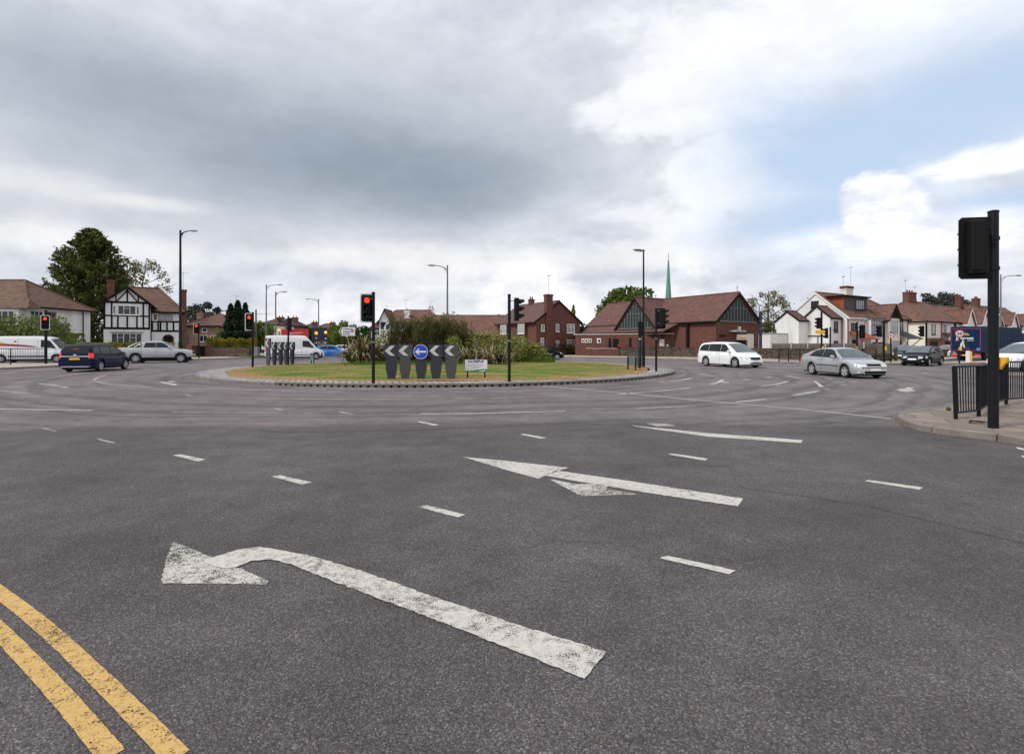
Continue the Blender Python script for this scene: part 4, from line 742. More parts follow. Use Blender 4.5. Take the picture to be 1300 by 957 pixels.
# ---------------------------------------------------------------- street furniture
def face_cam(x,y): return math.atan2(-x,y)   # rotation that turns a local -Y front to the origin
def signal(pos,z0,hp,heads,label,rp=.057,band=None,push=None,name='traffic_light',group=None,plates=None):
    """heads: (dx,dy,z_bottom,rot,kind,lit) ; local frame is world-parallel; rot turns the -Y front of a head"""
    root=empty(name,(pos[0],pos[1],z0),0,label,'traffic light',group)
    m=MB(); m.cyl(0,0,0,hp,rp,16); m.tube([(0,0,hp),(0,0,hp+.03),(0,0,hp+.045)],[rp*1.08,rp*1.08,rp*.6],16); m.build('pole',M['black'],root,40)
    for (dx,dy,zb,rot,kind,lit) in heads:
        T=Matrix.Translation((dx,dy,zb))@Matrix.Rotation(rot,4,'Z'); hh=.92 if kind!='small' else .86; w=.155
        m=MB(T); m.bevbox(-w,w,-.02,.16,0,hh,.03)
        h=m.build('signal_head',M['blackp'],root,30)
        if kind in('board','back'):
            m=MB(T); bw,bb=.27,.10
            pl=lambda q:[(-bw+q+.05,-bb+q),(bw-q-.05,-bb+q),(bw-q,-bb+q+.05),(bw-q,hh+bb-q-.05),(bw-q-.05,hh+bb-q),(-bw+q+.05,hh+bb-q),(-bw+q,hh+bb-q-.05),(-bw+q,-bb+q+.05)]
            m.xz(pl(0),.03,.05); m.build('backing_board',M['blackp'],h)
            m=MB(T); a,b=pl(.0),pl(.045)
            for i in range(8): j=(i+1)%8; m.add([(a[i][0],.026,a[i][1]),(a[j][0],.026,a[j][1]),(b[j][0],.026,b[j][1]),(b[i][0],.026,b[i][1])],[(0,1,2,3)])
            m.build('white_border',M['signw'],h)
        for k in range(3):
            zc=hh-.17-.29*k; 
            m=MB(T); 
            v=[];f=[];N=14
            for i in range(N+1):
                a=R(-25)+R(230)*i/N; c,s_=math.cos(a),math.sin(a); dl=.22 if s_>-.1 else .10
                v+=[(.115*c,-.02,zc+.115*s_),(.112*c,-.02-dl,zc+.112*s_-.01),(.122*c,-.02-dl,zc+.122*s_-.01),(.125*c,-.02,zc+.125*s_)]
            for i in range(N):
                for q in range(4): f.append((4*i+q,4*i+(q+1)%4,4*i+4+(q+1)%4,4*i+4+q))
            m.add(v,f); m.build('visor',M['blackp'],h,50)
            on=(k==0 and lit); m=MB(T); m.lathe([(0.0,-.05),(.05,-.045),(.085,-.035),(.10,-.019)],'y',20,(0,0,zc)); m.build('lens',M['redl'] if on else M['lens'],h,60)
        for z in (zb+.12,zb+hh-.12):
            if math.hypot(dx,dy)>.05: m=MB(); m.tube([(0,0,z),(dx,dy,z)] ,.018,6); m.build('bracket',M['steel'],root)
    if push: 
        m=MB(Matrix.Rotation(push,4,'Z')); m.bevbox(-.09,.09,-rp-.10,-rp+.01,.98,1.28,.02); b=m.build('push_button_box',M['yellow'],root,30)
        m=MB(Matrix.Rotation(push,4,'Z')); m.box(-.065,.065,-rp-.108,-rp-.101,1.08,1.24); m.build('button_panel',M['blackp'],b)
    for (z,c_) in (band or []): m=MB(); m.cyl(0,0,z,z+.06,rp+.004,16); m.build('pole_band',M[c_],root,40)
    return root
def gi(x,y): X,Y=g(x,y,.15); return (X,Y,isl_z(X,Y))
# near right hand pole: its signal seen from behind
X,Y=g(1261,543,.12); rt=signal((X,Y),.12,3.90,[(-.31,.05,2.80,PI+face_cam(X,Y)*.2,'back',False)],'tall black signal pole beside the near railing, back of its signal towards us',.078)
m=MB(); 
m.bevbox(-.10,.10,-.16,.02,1.02,1.34,.03); m.M=Matrix()
b=MB(Matrix.Translation((.135,.02,0))@Matrix.Rotation(R(-60),4,'Z')); b.add([(x,y,z) for y in (-.07,.07) for x,z in ((-.08,1.06),(.02,1.06),(.06,1.14),(.11,1.20),(.11,1.28),(-.08,1.28))],[tuple(range(6)),tuple(range(11,5,-1))]+[((i+1)%6,i,6+i,6+(i+1)%6) for i in range(6)])
b.build('push_button_box',M['yellow'],rt)
b=MB(Matrix.Translation((.24,.1,0))); b.bevbox(-.09,.1,-.06,.08,1.0,1.27,.02); b.build('control_box',M['black'],rt,30)
b=MB(); b.tube([(-.30,.0,3.66),(-.1,-.02,3.58),(0,0,3.56)],.03,8); b.tube([(0,0,2.9),(-.2,.0,2.9)],.02,8); b.box(-.14,-.06,-.08,.02,3.48,3.70); b.tube([(-.09,-.1,3.6),(-.16,-.14,3.5),(-.12,-.1,3.35),(-.05,-.09,3.3)],.012,6); b.tube([(0,0,3.4),(0,0,3.46)],.092,14); b.tube([(0,0,2.86),(0,0,2.92)],.092,14); b.build('bracket',M['black'],rt)
b=MB(Matrix.Translation((-.31,.05,0))); b.bevbox(-.17,.09,-.17,-.02,2.85,3.75,.02); b.build('head_casing',M['blackp'],rt,30)
# island signals
X,Y,z=gi(474,485.8); signal((X,Y),z,3.45,[(-.24,-.0,2.42,R(8),'board',True)],'black pole with red traffic light lit, on the island left of the chevron boards',.062,[(1.55,'steel')])
X,Y,z=gi(646.5,483.7); signal((X,Y),z,3.45,[(.36,0,2.42,R(98),'plain',False)],'island traffic light right of the sponsor board, its dark head seen side on facing right',.062,[(1.6,'steel')])
X,Y,z=gi(320.8,465.6); signal((X,Y),z,3.50,[(-.22,0,2.45,R(12),'board',True)],'traffic light with red lit on the left edge of the island before the dark conifers',.07)
X,Y,z=gi(366,463.5); signal((X,Y),z,3.35,[(.05,0,2.35,R(-80),'plain',False)],'traffic light above the edge on chevron boards, head turned left in profile',.06)
X,Y,z=gi(833,471); signal((X,Y),z,3.40,[(.28,.05,2.42,R(140),'back',False),(.42,-.1,2.50,R(75),'plain',False)],'traffic light at the right tip of the island seen from behind, lenses facing right',.062,[(1.75,'steel')])
X,Y,z=gi(812.5,467); signal((X,Y),z,2.95,[(0.05,0,1.98,R(165),'small',False)],'slim traffic light just left of the island lamp column, seen from behind',.05,[(1.75,'white')])
# beyond the road, left
X,Y=g(49,462,.12); signal((X,Y+.6),.12,4.0,[(0.05,-.12,2.65,R(35),'board',True)],'traffic light with red lit before the big bush, standing in the left railing',.09)
X,Y=g(252.5,454.6,.12); signal((X,Y),.12,3.6,[(-.25,-.05,2.60,R(30),'board',True)],'traffic light with red lit on the far left pavement before the yellow hedge',.07)
# beyond the road, right
def gp(x,y,z=.12): return g(x,y,z)
X,Y=gp(1043,459.5); r_=signal((X,Y),.12,4.1,[(-.30,0,2.75,R(-75),'plain',False),(.40,.1,1.95,R(-110),'small',False)],'traffic light with a yellow plate above the roof of the silver saloon',.075,push=R(40))
m=MB(); m.box(-.55,.22,-.10,-.08,2.32,2.62); m.build('yellow_plate',M['yellow'],r_)
X,Y=gp(1054,459.5); rp_=empty('steel_post',(X,Y,.12),0,'plain black post just right of the pole with the yellow plate','post'); m=MB(); m.cyl(0,0,0,2.9,.06); m.build('post',M['black'],rp_,40); m=MB(); m.tube([(0,0,2.65),(.45,0,2.65)],.02,6); m.box(.3,.55,-.04,.04,2.6,2.7); m.build('detector',M['blackp'],rp_)
X,Y=gp(1088,459.5); signal((X,Y),.12,3.25,[(.40,0,2.05,R(190),'back',False)],'traffic light seen from behind above the bonnet of the silver saloon, by the tiled porch',.075,push=R(-60))
X,Y=gp(1122,460); r_=signal((X,Y),.12,3.35,[(-.40,0,2.05,R(-70),'plain',False)],'traffic light with head in profile to the left, left neighbour of the red ringed roundel',.085,push=R(60))
m=MB(); m.tube([(-.25,0,3.2),(0,0,3.32),(.28,0,3.2)],.05,8); m.build('pole_top',M['blackp'],r_)
X,Y=gp(1176,459); signal((X,Y),.12,3.25,[(-.42,0,2.1,R(-75),'plain',False)],'traffic light behind the black hatchback in front of the cream side wall',.075)
# ---------------------------------------------------------------- chevron boards
def chev_board(pos,rot,mat,kind,label,group):
    root=empty('chevron_board',pos,rot,label,'road sign',group)
    m=MB(); P=[(-.14,0),(.14,0),(.22,.36),(.24,.62),(.22,.92),(-.22,.92),(-.24,.62),(-.22,.36)]; m.xz(P,-.045,.045); m.build('lower_board',mat,root)
    if kind=='arrow':
        m=MB(); m.disc((0,-.052,1.15),(0,-1,0),.31,.03,32); dd=m.build('blue_disc',M['blue'],root,30)
        m=MB(); 
        m.lathe([(.285,-.087),(.31,-.087),(.31,-.083)],'y',32,(0,0,1.15)); m.build('disc_rim',M['chev'],dd)
        m=MB(); m.xz([(-.24,1.15),(-.09,1.28),(-.03,1.28),(-.13,1.185),(.24,1.185),(.24,1.115),(-.13,1.115),(-.03,1.02),(-.09,1.02)],-.089,-.083); m.build('arrow',M['signw'],dd)
        m=MB(); m.xz([(-.22,.922),(.22,.922),(.22,1.40),(-.22,1.40)],-.04,.04); m.build('top_panel',mat,root)
    else:
        m=MB(); m.xz([(-.295,.922),(.295,.922),(.305,.99),(.305,1.45),(-.305,1.45),(-.305,.99)],-.05,.05); tp=m.build('top_panel',mat,root)
        m=MB(); m.xz([(-.27,1.185),(-.03,.985),(.16,.985),(-.07,1.185),(.16,1.405),(-.03,1.405)],-.058,-.052); m.build('chevron',M['chev'],tp)
    return root
LB=['leftmost dark chevron board of the front row','grey chevron board second from the left, beside the blue arrow disc','middle board of the front row with a blue disc and white left arrow','dark chevron board just right of the blue arrow disc','grey chevron board at the right end of the front row']
for i,x in enumerate((497,514.3,534.7,553.5,572.5)):
    X,Y=g(x,480.8,.16); chev_board((X,Y,isl_z(X,Y)),R(-2)*i,M['gboard'] if i in(1,4) else M['nboard'],'arrow' if i==2 else 'c',LB[i],'chevron boards facing the near road')
LB=['leftmost and tallest of the edge on chevron boards before the white panel van','second edge on chevron board from the left','third and middle edge on chevron board before the white panel van','edge on chevron board right beside the signal pole','rightmost edge on chevron board, right of the signal pole']
for i,x in enumerate((340.5,348.5,356.5,363.0,371)):
    Y=35.6+.45*i; X=px(x,Y); o=chev_board((X,Y,isl_z(X,Y)),R(-36),M['gboard'] if i in (0,3) else M['nboard'],'c',LB[i],'chevron boards facing the left arm')
    o.scale=(1,1,1.12 if i else 1.3)
LB=['black edge on chevron board next to the island lamp column, nearer one','black edge on chevron board next to the island lamp column, farther one']
for i,(x,y) in enumerate(((811,467.5),(813.5,466))):
    X,Y=g(x,y,.14); o=chev_board((X,Y,isl_z(X,Y)),R(78),M['nboard'],'c',LB[i],'chevron boards facing the right arm'); o.scale=(1,1,1.15)
def sponsor(pos,rot,label,front=True,group='sponsor boards on the island'):
    root=empty('sponsor_board',pos,rot,label,'sign',group); w=.48
    m=MB(); m.box(-w,w,-.02,.02,.27,.79); p=m.build('panel',M['signw'] if front else M['paleclad'],root)
    for x in (-.37,.37): m=MB(); m.box(x-.03,x+.03,.022,.08,0,.75); m.build('leg',M['black'],root)
    m=MB(); m.xz([(-w,.265),(w-.02,.265),(w,.30),(w,.385),(.22,.385),(.05,.365),(-.15,.325),(-w,.315)],-.027,-.021); m.build('green_wave',M['green'],p)
    text_part('OLYMPUS',.135,M['blueink'],p,(-.02,-.022,.675),(R(90),0,0),'lettering',.006,.003,.68)
    m=MB(); m.box(-.20,.22,-.026,-.021,.632,.642); m.build('orange_line',M['orange'],p)
    m=MB(); m.box(-.34,.30,-.026,-.021,.555,.575); m.box(-.14,.22,-.026,-.021,.47,.488); m.build('small_print',M['greyink'],p)
    m=MB(); m.box(.13,.40,-.033,-.028,.295,.325); m.build('small_print',M['signw'],p)
    return root
X,Y=g(604.5,479.8,.16); sponsor((X,Y,isl_z(X,Y)-.0),R(2),'white board lettered in blue with a green foot, right of the chevron boards')
X,Y=g(396,460.5,.2); sponsor((X,Y,isl_z(X,Y)),R(-55),'low two legged board on the left of the island before the van wheel',False)
X,Y=g(803,469.5,.16); sponsor((X,Y,isl_z(X,Y)),R(112),'low two legged board on the right of the island by the lamp column',False)
# ---------------------------------------------------------------- lamp columns
def lamp(pos,h,arm,rot,label,r=.09,mat='greycol',group='street lamps',style='arm'):
    root=empty('street_lamp',pos,rot,label,'street lamp',group)
    m=MB(); m.tube([(0,0,0),(0,0,1.6),(0,0,1.75),(0,0,h)],[r*1.35,r*1.3,r,r*.62],12); m.build('column',M[mat],root,40)
    if arm>0:
        m=MB(); m.tube([(0,0,h-.55),(arm*.25,0,h-.25),(arm*.6,0,h-.12),(arm,0,h-.06)],[r*.5,r*.42,r*.38,r*.35],8); m.tube([(0,0,h-.9),(arm*.3,0,h-.33)],.02,6); m.build('arm',M[mat],root,40)
    T=Matrix.Translation((arm,0,h-.07)); m=MB(T); m.tube([(-.1,0,0),(.05,0,.02),(.35,0,.04),(.70,0,.03),(.82,0,.02)],[.05,.10,.13,.09,.02],10); m.v=[(x,y,h-.07+(z-(h-.07))*.55) for x,y,z in m.v]; hd=m.build('lantern',M['steel'],root,50)
    m=MB(T); m.box(.12,.62,-.07,.07,-.075,-.05); m.build('lamp_glass',M['headl'],hd)
    return root
X,Y=px(229,49.5),49.5; lamp((X,Y,.12),hz(294,Y),.9,R(0),'tallest lamp column on the left, before the half timbered house',.14,'black')
lamp((px(338,73),73,.12),hz(362,73),1.6,R(0),'thin lamp column rising behind the white panel van, long arm to the right',.11)
lamp((px(350,75),75,.12),hz(371,75),.9,R(0),'shorter lamp column with a box near its top, behind the white panel van',.12)
lamp((px(404.5,95),95,.1),hz(380,95),1.7,R(180),'distant lamp column with its arm to the left, above the blue saloon',.13)
lamp((px(568,52),52,.1),hz(338,52),1.2,R(190),'lamp column behind the island shrubs with its arm to the left',.11)
X,Y,z=gi(817,465.3); lamp((X,Y,z),hz(317,Y)-z,0,R(200),'slender black lamp column standing on the right of the island before the church',.075,'black')
lamp((px(1270.5,58),58,.12),hz(350,58),2.0,R(8),'lamp column behind the blue lorry, long arm to the right',.10)
# far utility pole
o=empty('telegraph_pole',(px(325,82),82,0),0,'wooden telegraph pole beyond the conifers, left of the tall white van','pole'); m=MB(); m.tube([(0,0,0),(0,0,hz(393,82))],[.18,.12],8); m.build('pole',M['bark'],o,40); m=MB(); m.tube([(0,0,6.4),(2.4,0,6.3)],.04,6); m.build('bracket',M['steel'],o)
# navy post by the church
X,Y=g(965.5,453,.12); o=empty('navy_column',(X,Y,.12),0,'thick dark navy column standing on the pavement at the right corner of the church','column'); zt=hz(396,Y)-.12
m=MB(); m.cyl(0,0,0,zt,.17,16); m.tube([(0,0,zt),(0,0,zt+.1)],[.13,.05],16); m.build('shaft',M['navyp'],o,40); m=MB(); 
for z in (zt*.42,zt*.62,zt*.8): m.cyl(0,0,z,z+.05,.178,16)
m.build('band',M['steel'],o,40)
# belisha beacons, signs
LB=['left belisha beacon with amber globe on a black and white pole, before the dark sign','right belisha beacon with amber globe at the edge of the dark sign','farthest amber belisha beacon, over the roof of the white panel van']
for i,(x,y,Y) in enumerate(((401.5,424,66),(413.5,423,70),(354.5,420,80))):
    X=px(x,Y); h=hz(y,Y); o=empty('belisha_beacon',(X,Y,.1),0,LB[i],'beacon','amber beacons of the far crossing'); m=MB(); m.cyl(0,0,0,h-.15,.06,10); m.build('pole',M['black'],o,40)
    m=MB(); 
    for k in range(4): m.cyl(0,0,.3+k*.6,.55+k*.6,.066,10)
    m.build('white_band',M['white'],o,40); m=MB(); m.lathe([(.0,-.2),(.12,-.17),(.19,-.06),(.19,.06),(.12,.17),(0,.2)],'z',16,(0,0,h)); m.build('amber_globe',M['amb'],o,60)
X=px(405.5,80); o=empty('large_road_sign',(X,80,.1),R(4),'large dark blue sign board behind the amber beacons','road sign'); m=MB(); m.box(-1.15,1.15,-.03,.03,hz(434,80),hz(416.6,80)); m.build('board',M['navyp'],o)
for x in (-.8,.8): m=MB(); m.cyl(x,.08,0,3.8,.05,8); m.build('post',M['steel'],o,40)
# small direction sign with a pointed left end
Y=61; X=px(441,Y); o=empty('direction_sign',(X,Y,.1),R(3),'white direction sign pointing left, black post, beside the striped leaf plant','road sign'); zb,zt=hz(426.3,Y)-.1,hz(415.3,Y)-.1; hh=zt-zb
m=MB(); P=[(-1.02,zb+hh/2),(-.72,zb),(.90,zb),(.90,zt),(-.72,zt)]; m.xz(P,-.02,.02); b=m.build('board',M['signw'],o)
m=MB(); m.xz([(-.92,zb+hh/2),(-.70,zb+.06),(-.58,zb+.06),(-.80,zb+hh/2),(-.58,zt-.06),(-.70,zt-.06)],-.027,-.021); m.build('arrow_head',M['ink'],b)
for t_,z,w in (('Prittlewell',zt-.31,1.1),('Hospital',zb+hh*.40,.85),('Rail Stn',zb+.12,.8)): text_part(t_,.26,M['ink'],b,(-.50,-.022,z),(R(90),0,0),'lettering',.006,.003,w,'LEFT')
m=MB(); m.box(.45,.80,-.027,-.021,zb+hh*.38,zb+hh*.68); m.build('red_panel',M['red'],b); text_part('A&E',.2,M['signw'],b,(.625,-.028,zb+hh*.45),(R(90),0,0),'lettering',.003,.002,.28)
m=MB(); m.cyl(-.35,.08,0,zt-.1,.07,10); m.build('post',M['black'],o,40)
# give way sign seen from behind
Y=56; X=px(486.5,Y); o=empty('give_way_sign',(X,Y,.1),R(0),'dark back of a triangular give way sign behind the bamboo','road sign'); zt=hz(409,Y)-.1; m=MB(); m.xz([(-.37,zt),(0,zt-.66),(.37,zt)],-.012,.012); m.build('plate',M['black'],o); m=MB(); m.cyl(0,-.05,0,zt-.05,.038,8); m.build('post',M['black'],o,40)
# roundels on the right
def roundel(x,yb,yc,r,label,extra=False):
    X,Y=gp(x,yb); zc=hz(yc,Y)-.12; a=face_cam(X,Y)*.6; o=empty('roundel_sign',(X,Y,.12),a,label,'road sign')
    m=MB(); m.cyl(0,.03,0,zc+r+.1,.05,10); m.build('post',M['black'],o,40); m=MB(); m.disc((0,-.03,zc),(0,-1,0),r,.02,28); d_=m.build('disc',M['signw'],o,30)
    m=MB(); m.lathe([(r*.76,-.055),(r,-.055),(r,-.04)],'y',28,(0,0,zc)); m.build('red_ring',M['red'],d_)
    if extra:
        text_part('30',.34,M['ink'],d_,(0,-.056,zc-.12),(R(90),0,0),'lettering',.01,.002)
        m=MB(); m.box(-.02,.48,-.04,-.02,zc-1.15,zc-.42); q=m.build('plate',M['ink'],o); m=MB(); m.xz([(.04,zc-1.08),(.14,zc-1.08),(.16,zc-.8),(.26,zc-1.08),(.34,zc-1.08),(.24,zc-.7),(.3,zc-.62),(.18,zc-.55),(.10,zc-.72),(.04,zc-.8)],-.047,-.041); m.disc((.2,-.041,zc-.49),(0,-1,0),.05,.006,12); m.build('walking_figure',M['signw'],q)
        m=MB(); m.bevbox(-.06,.12,-.12,-.03,1.0,1.25,.02); m.build('push_button_box',M['yellow'],o,30)
    else:
        text_part('30',.22,M['ink'],d_,(0,-.056,zc-.08),(R(90),0,0),'lettering',.006,.002)
    return o
roundel(1131,460,426,.23,'red ringed roundel sign on a black post between the houses and the silver saloon')
roundel(1218,461,423.5,.30,'red ringed roundel sign with a walking figure plate in front of the blue lorry',True)
X,Y=gp(1230,460); o=empty('beacon_bollard',(X,Y,.12),face_cam(X,Y),'cream illuminated bollard with a yellow side below the back of the lorry','bollard'); m=MB(); m.bevbox(-.20,.10,-.14,.14,0,.92,.05); m.build('shell',M['signw'],o,30); m=MB(); m.bevbox(.102,.20,-.14,.14,0,.88,.03); m.build('yellow_side',M['yellow'],o,30)
# ---------------------------------------------------------------- railings
def railing(name,pts,z0,h,label,sp=.105,post=.045,lean0=0,group=None,bar=.011,skip=()):
    P=[Vector((*p,z0)) for p in pts]; root=empty(name,tuple(P[0]),0,label,'railing',group); O=P[0]
    for i,p in enumerate(P):
        q=p-O; lx=lean0 if i==0 else 0; m=MB(); m.tube([(q.x,q.y,0 if i else .0),(q.x-lx,q.y,h+.01)],post,8 if post<.05 else 4); m.build('post',M['black'],root,40)
    for i,(a,b) in enumerate(zip(P,P[1:])):
        a_,b_=a-O,b-O; d=(b_-a_); Ln=d.length; d.normalize(); m=MB(); l0=lean0 if i==0 else 0
        m.tube([(a_.x-l0,a_.y,h),(b_.x,b_.y,h)],.024,6); fr=m.build('top_rail',M['black'],root,40); m=MB(); m.tube([(a_.x,a_.y,.13),(b_.x,b_.y,.13)],.022,6); m.build('bottom_rail',M['black'],root,40); m=MB(); k=int(Ln/sp)
        for j in range(1,k+1):
            s_=Ln*j/(k+1); q=a_+d*s_; f_=1-s_/Ln; bend=.03 if (name=='guard_railing' and i==0 and j==1) else 0
            m.tube([(q.x,q.y,.13),(q.x-l0*f_*.5+bend,q.y+bend,h*.45),(q.x-l0*f_,q.y,h)],bar,5)
        m.build('bars',M['black'],fr,40)
    return root
railing('guard_railing',[(8.98,10.36),(9.80,10.75),(11.15,11.95),(12.45,12.9),(14.4,13.7),(16.4,14.7),(18.4,15.8)],.12,1.06,'dark guard railing with a bent first bar on the near right corner',.105,.035,.04)
railing('guard_railing',[g(-90,464,.12),g(-40,463.6,.12),g(13.5,462.8,.12),g(58,461,.12)],.12,1.15,'dark guard railing before the white delivery van at the far left',.125,.05,group=None)
railing('guard_railing',[g(989,459,.12),g(1001,459.2,.12),g(1015.5,459.5,.12)],.12,1.08,'short dark railing before the fence, between people carrier and silver saloon',.14,.045)
railing('guard_railing',[g(1095,458.8,.12),g(1112,459,.12)],.12,1.1,'short dark railing panel behind the silver saloon bonnet by the board fence',.13,.045)
# litter on the near corner
X,Y=g(1235,537,.12); m=MB(); m.add([(0,0,.0),(.05,-.06,.03),(.20,-.10,.015),(.30,-.13,.03),(.22,-.04,.045),(.08,.03,.05)],[(0,1,2,3,4,5)]); m.add([(0,0,-.005),(.05,-.06,0),(.20,-.10,-.005),(.30,-.13,0),(.22,-.04,0),(.08,.03,0)],[(5,4,3,2,1,0)]); o=m.build('torn_plastic_bag',M['blackp']); o.location=(X-.1,Y,.125); tag(o,'scrap of torn black plastic lying on the paving by the near signal pole','litter')
X,Y=g(1204,521,.12)
o=np_mesh('weed_tuft',np.array([[c*r_*.5,s_*r_*.5,0] if k==0 else ([c*r_*.5+.012,s_*r_*.5,0] if k==1 else [c*r_,s_*r_,.09*q]) for (c,s_,r_,q) in [(math.cos(i*1.1),math.sin(i*1.1),.03+.05*((i*37)%10)/10,.5+((i*53)%10)/10) for i in range(40)] for k in range(3)]),np.arange(120).reshape(-1,3),M['blade'])
o.location=(X,Y,.12); tag(o,'small tuft of brown weed at the kerb edge of the near right corner','weed')
M['dorm']=simple('plum brown cladding',(.055,.030,.035),.6,var=.2)
# ---------------------------------------------------------------- buildings
def frame_root(name,p,ang,label,cat='house',group=None): return empty(name,(p[0],p[1],0),ang,label,cat,group)
def walls(root,x0,x1,y0,y1,z0,ze,mat,gable=None,zr=None,name='wall',ridge=None):
    m=MB()
    if gable is None: m.box(x0,x1,y0,y1,z0,ze)
    elif gable=='x':   # ridge runs along x, gable ends at x0 and x1
        ym=ridge if ridge is not None else (y0+y1)/2; P=[(y0,z0),(y1,z0),(y1,ze),(ym,zr),(y0,ze)]
        V=[(x0,y,z) for y,z in P]+[(x1,y,z) for y,z in P]; m.add(V,[(4,3,2,1,0),(5,6,7,8,9)]+[(i,(i+1)%5,5+(i+1)%5,5+i) for i in range(5)])
    else:
        xm=ridge if ridge is not None else (x0+x1)/2; P=[(x0,z0),(x1,z0),(x1,ze),(xm,zr),(x0,ze)]; m.xz(P,y0,y1)
    return m.build(name,mat,root)
def groof(root,x0,x1,y0,y1,ze,zr,ax,mat,oh=.3,ov=.25,t=.14,fascia=None,name='roof',ridge=None):   # two pitched slabs with verge and eave overhang
    m=MB()
    if ax=='x': a0,a1,b0,b1=x0,x1,y0,y1
    else: a0,a1,b0,b1=y0,y1,x0,x1
    bm_=ridge if ridge is not None else (b0+b1)/2
    for s_,be in ((-1,b0),(1,b1)):
        run=abs(bm_-be); sl=(zr-ze)/run; bo=be+s_*oh; zo=ze-sl*oh
        P=[(bo,zo),(bm_,zr),(bm_,zr+t*1.2),(bo,zo+t*1.2)]
        if ax=='x': V=[(a0-ov,b,z+.02) for b,z in P]+[(a1+ov,b,z+.02) for b,z in P]
        else: V=[(b,a0-ov,z+.02) for b,z in P]+[(b,a1+ov,z+.02) for b,z in P]
        m.add(V,[(0,1,2,3),(7,6,5,4)]+[((i+1)%4,i,4+i,4+(i+1)%4) for i in range(4)])
    o=m.build(name,mat,root)
    # ridge tiles
    m=MB(); e=(a0-ov,a1+ov); k=max(2,int((e[1]-e[0])/.45))
    for i in range(k):
        u0=e[0]+(e[1]-e[0])*i/k; u1=e[0]+(e[1]-e[0])*(i+.97)/k
        m.tube([(u0,bm_,zr+t*1.2-.02),(u1,bm_,zr+t*1.2)] if ax=='x' else [(bm_,u0,zr+t*1.2-.02),(bm_,u1,zr+t*1.2)],[.11,.12],8)
    m.build('ridge_tiles',mat,o,50)
    if fascia:
        m=MB()
        for s_,be in ((-1,b0),(1,b1)):
            run=abs(bm_-be); sl=(zr-ze)/run; bo=be+s_*(oh+.012); zo=ze-sl*oh
            lo,hi=zo-.06,zo+.12
            if ax=='x': m.box(a0-ov,a1+ov,min(bo,bo+s_*.03),max(bo,bo+s_*.03),lo,hi); m.tube([(a0-ov,bo+s_*.09,zo+.06),(a1+ov,bo+s_*.09,zo+.06)],.06,6)
            else: m.box(min(bo,bo+s_*.03),max(bo,bo+s_*.03),a0-ov,a1+ov,lo,hi)
            for a in (a0-ov-.03,a1+ov+.003):
                Q=[(bo,zo-.10),(bm_,zr-.10),(bm_,zr+.165),(bo,zo+.165)]
                V=[(a,b,z) if ax=='x' else (b,a,z) for b,z in Q]+[(a+.027,b,z) if ax=='x' else (b,a+.027,z) for b,z in Q]
                m.add(V,[(0,1,2,3),(7,6,5,4)]+[((i+1)%4,i,4+i,4+(i+1)%4) for i in range(4)])
        m.build('bargeboard',fascia,o)
    return o
def hroof(root,x0,x1,y0,y1,ze,zr,mat,oh=.35,run=None,ax='x',ends=(1,1),name='roof',fascia=None):   # hipped
    m=MB(); x0-=oh;x1+=oh;y0-=oh;y1+=oh
    if ax=='x': r=run if run is not None else (y1-y0)/2; ym=(y0+y1)/2; A=(x0+(r if ends[0] else 0),ym,zr); B=(x1-(r if ends[1] else 0),ym,zr)
    else: r=run if run is not None else (x1-x0)/2; xm=(x0+x1)/2; A=(xm,y0+(r if ends[0] else 0),zr); B=(xm,y1-(r if ends[1] else 0),zr)
    E=[(x0,y0,ze),(x1,y0,ze),(x1,y1,ze),(x0,y1,ze)]; L_=[(x,y,z-.14) for x,y,z in E]
    V=E+L_+[A,B]
    f=[(4,5,1,0),(5,6,2,1),(6,7,3,2),(7,4,0,3),(7,6,5,4)]
    f+=[(0,1,9,8),(1,2,9),(2,3,8,9),(3,0,8)] if ax=='x' else [(0,1,8),(1,2,9,8),(2,3,9),(3,0,8,9)]
    m.add(V,f); o=m.build(name,mat,root)
    m=MB(); segs=[(A,B)]+([((E[0]),A),(E[3],A),(E[1],B),(E[2],B)] if ax=='x' else [(E[0],A),(E[1],A),(E[2],B),(E[3],B)])
    for p,q in segs: p,q=Vector(p),Vector(q); m.tube([tuple(p+Vector((0,0,.02))),tuple(q+Vector((0,0,.02)))],.11,6) if (p-q).length>.1 else None
    m.build('ridge_tiles',mat,o,50)
    if fascia:
        m=MB(); m.box(x0-.02,x1+.02,y0-.06,y0-.02,ze-.2,ze-.03); m.box(x1+.02,x1+.06,y0,y1,ze-.2,ze-.03); m.box(x0-.06,x0-.02,y0,y1,ze-.2,ze-.03); m.tube([(x0,y0-.12,ze-.06),(x1,y0-.12,ze-.06)],.06,6); m.build('gutter',fascia,o)
    return o
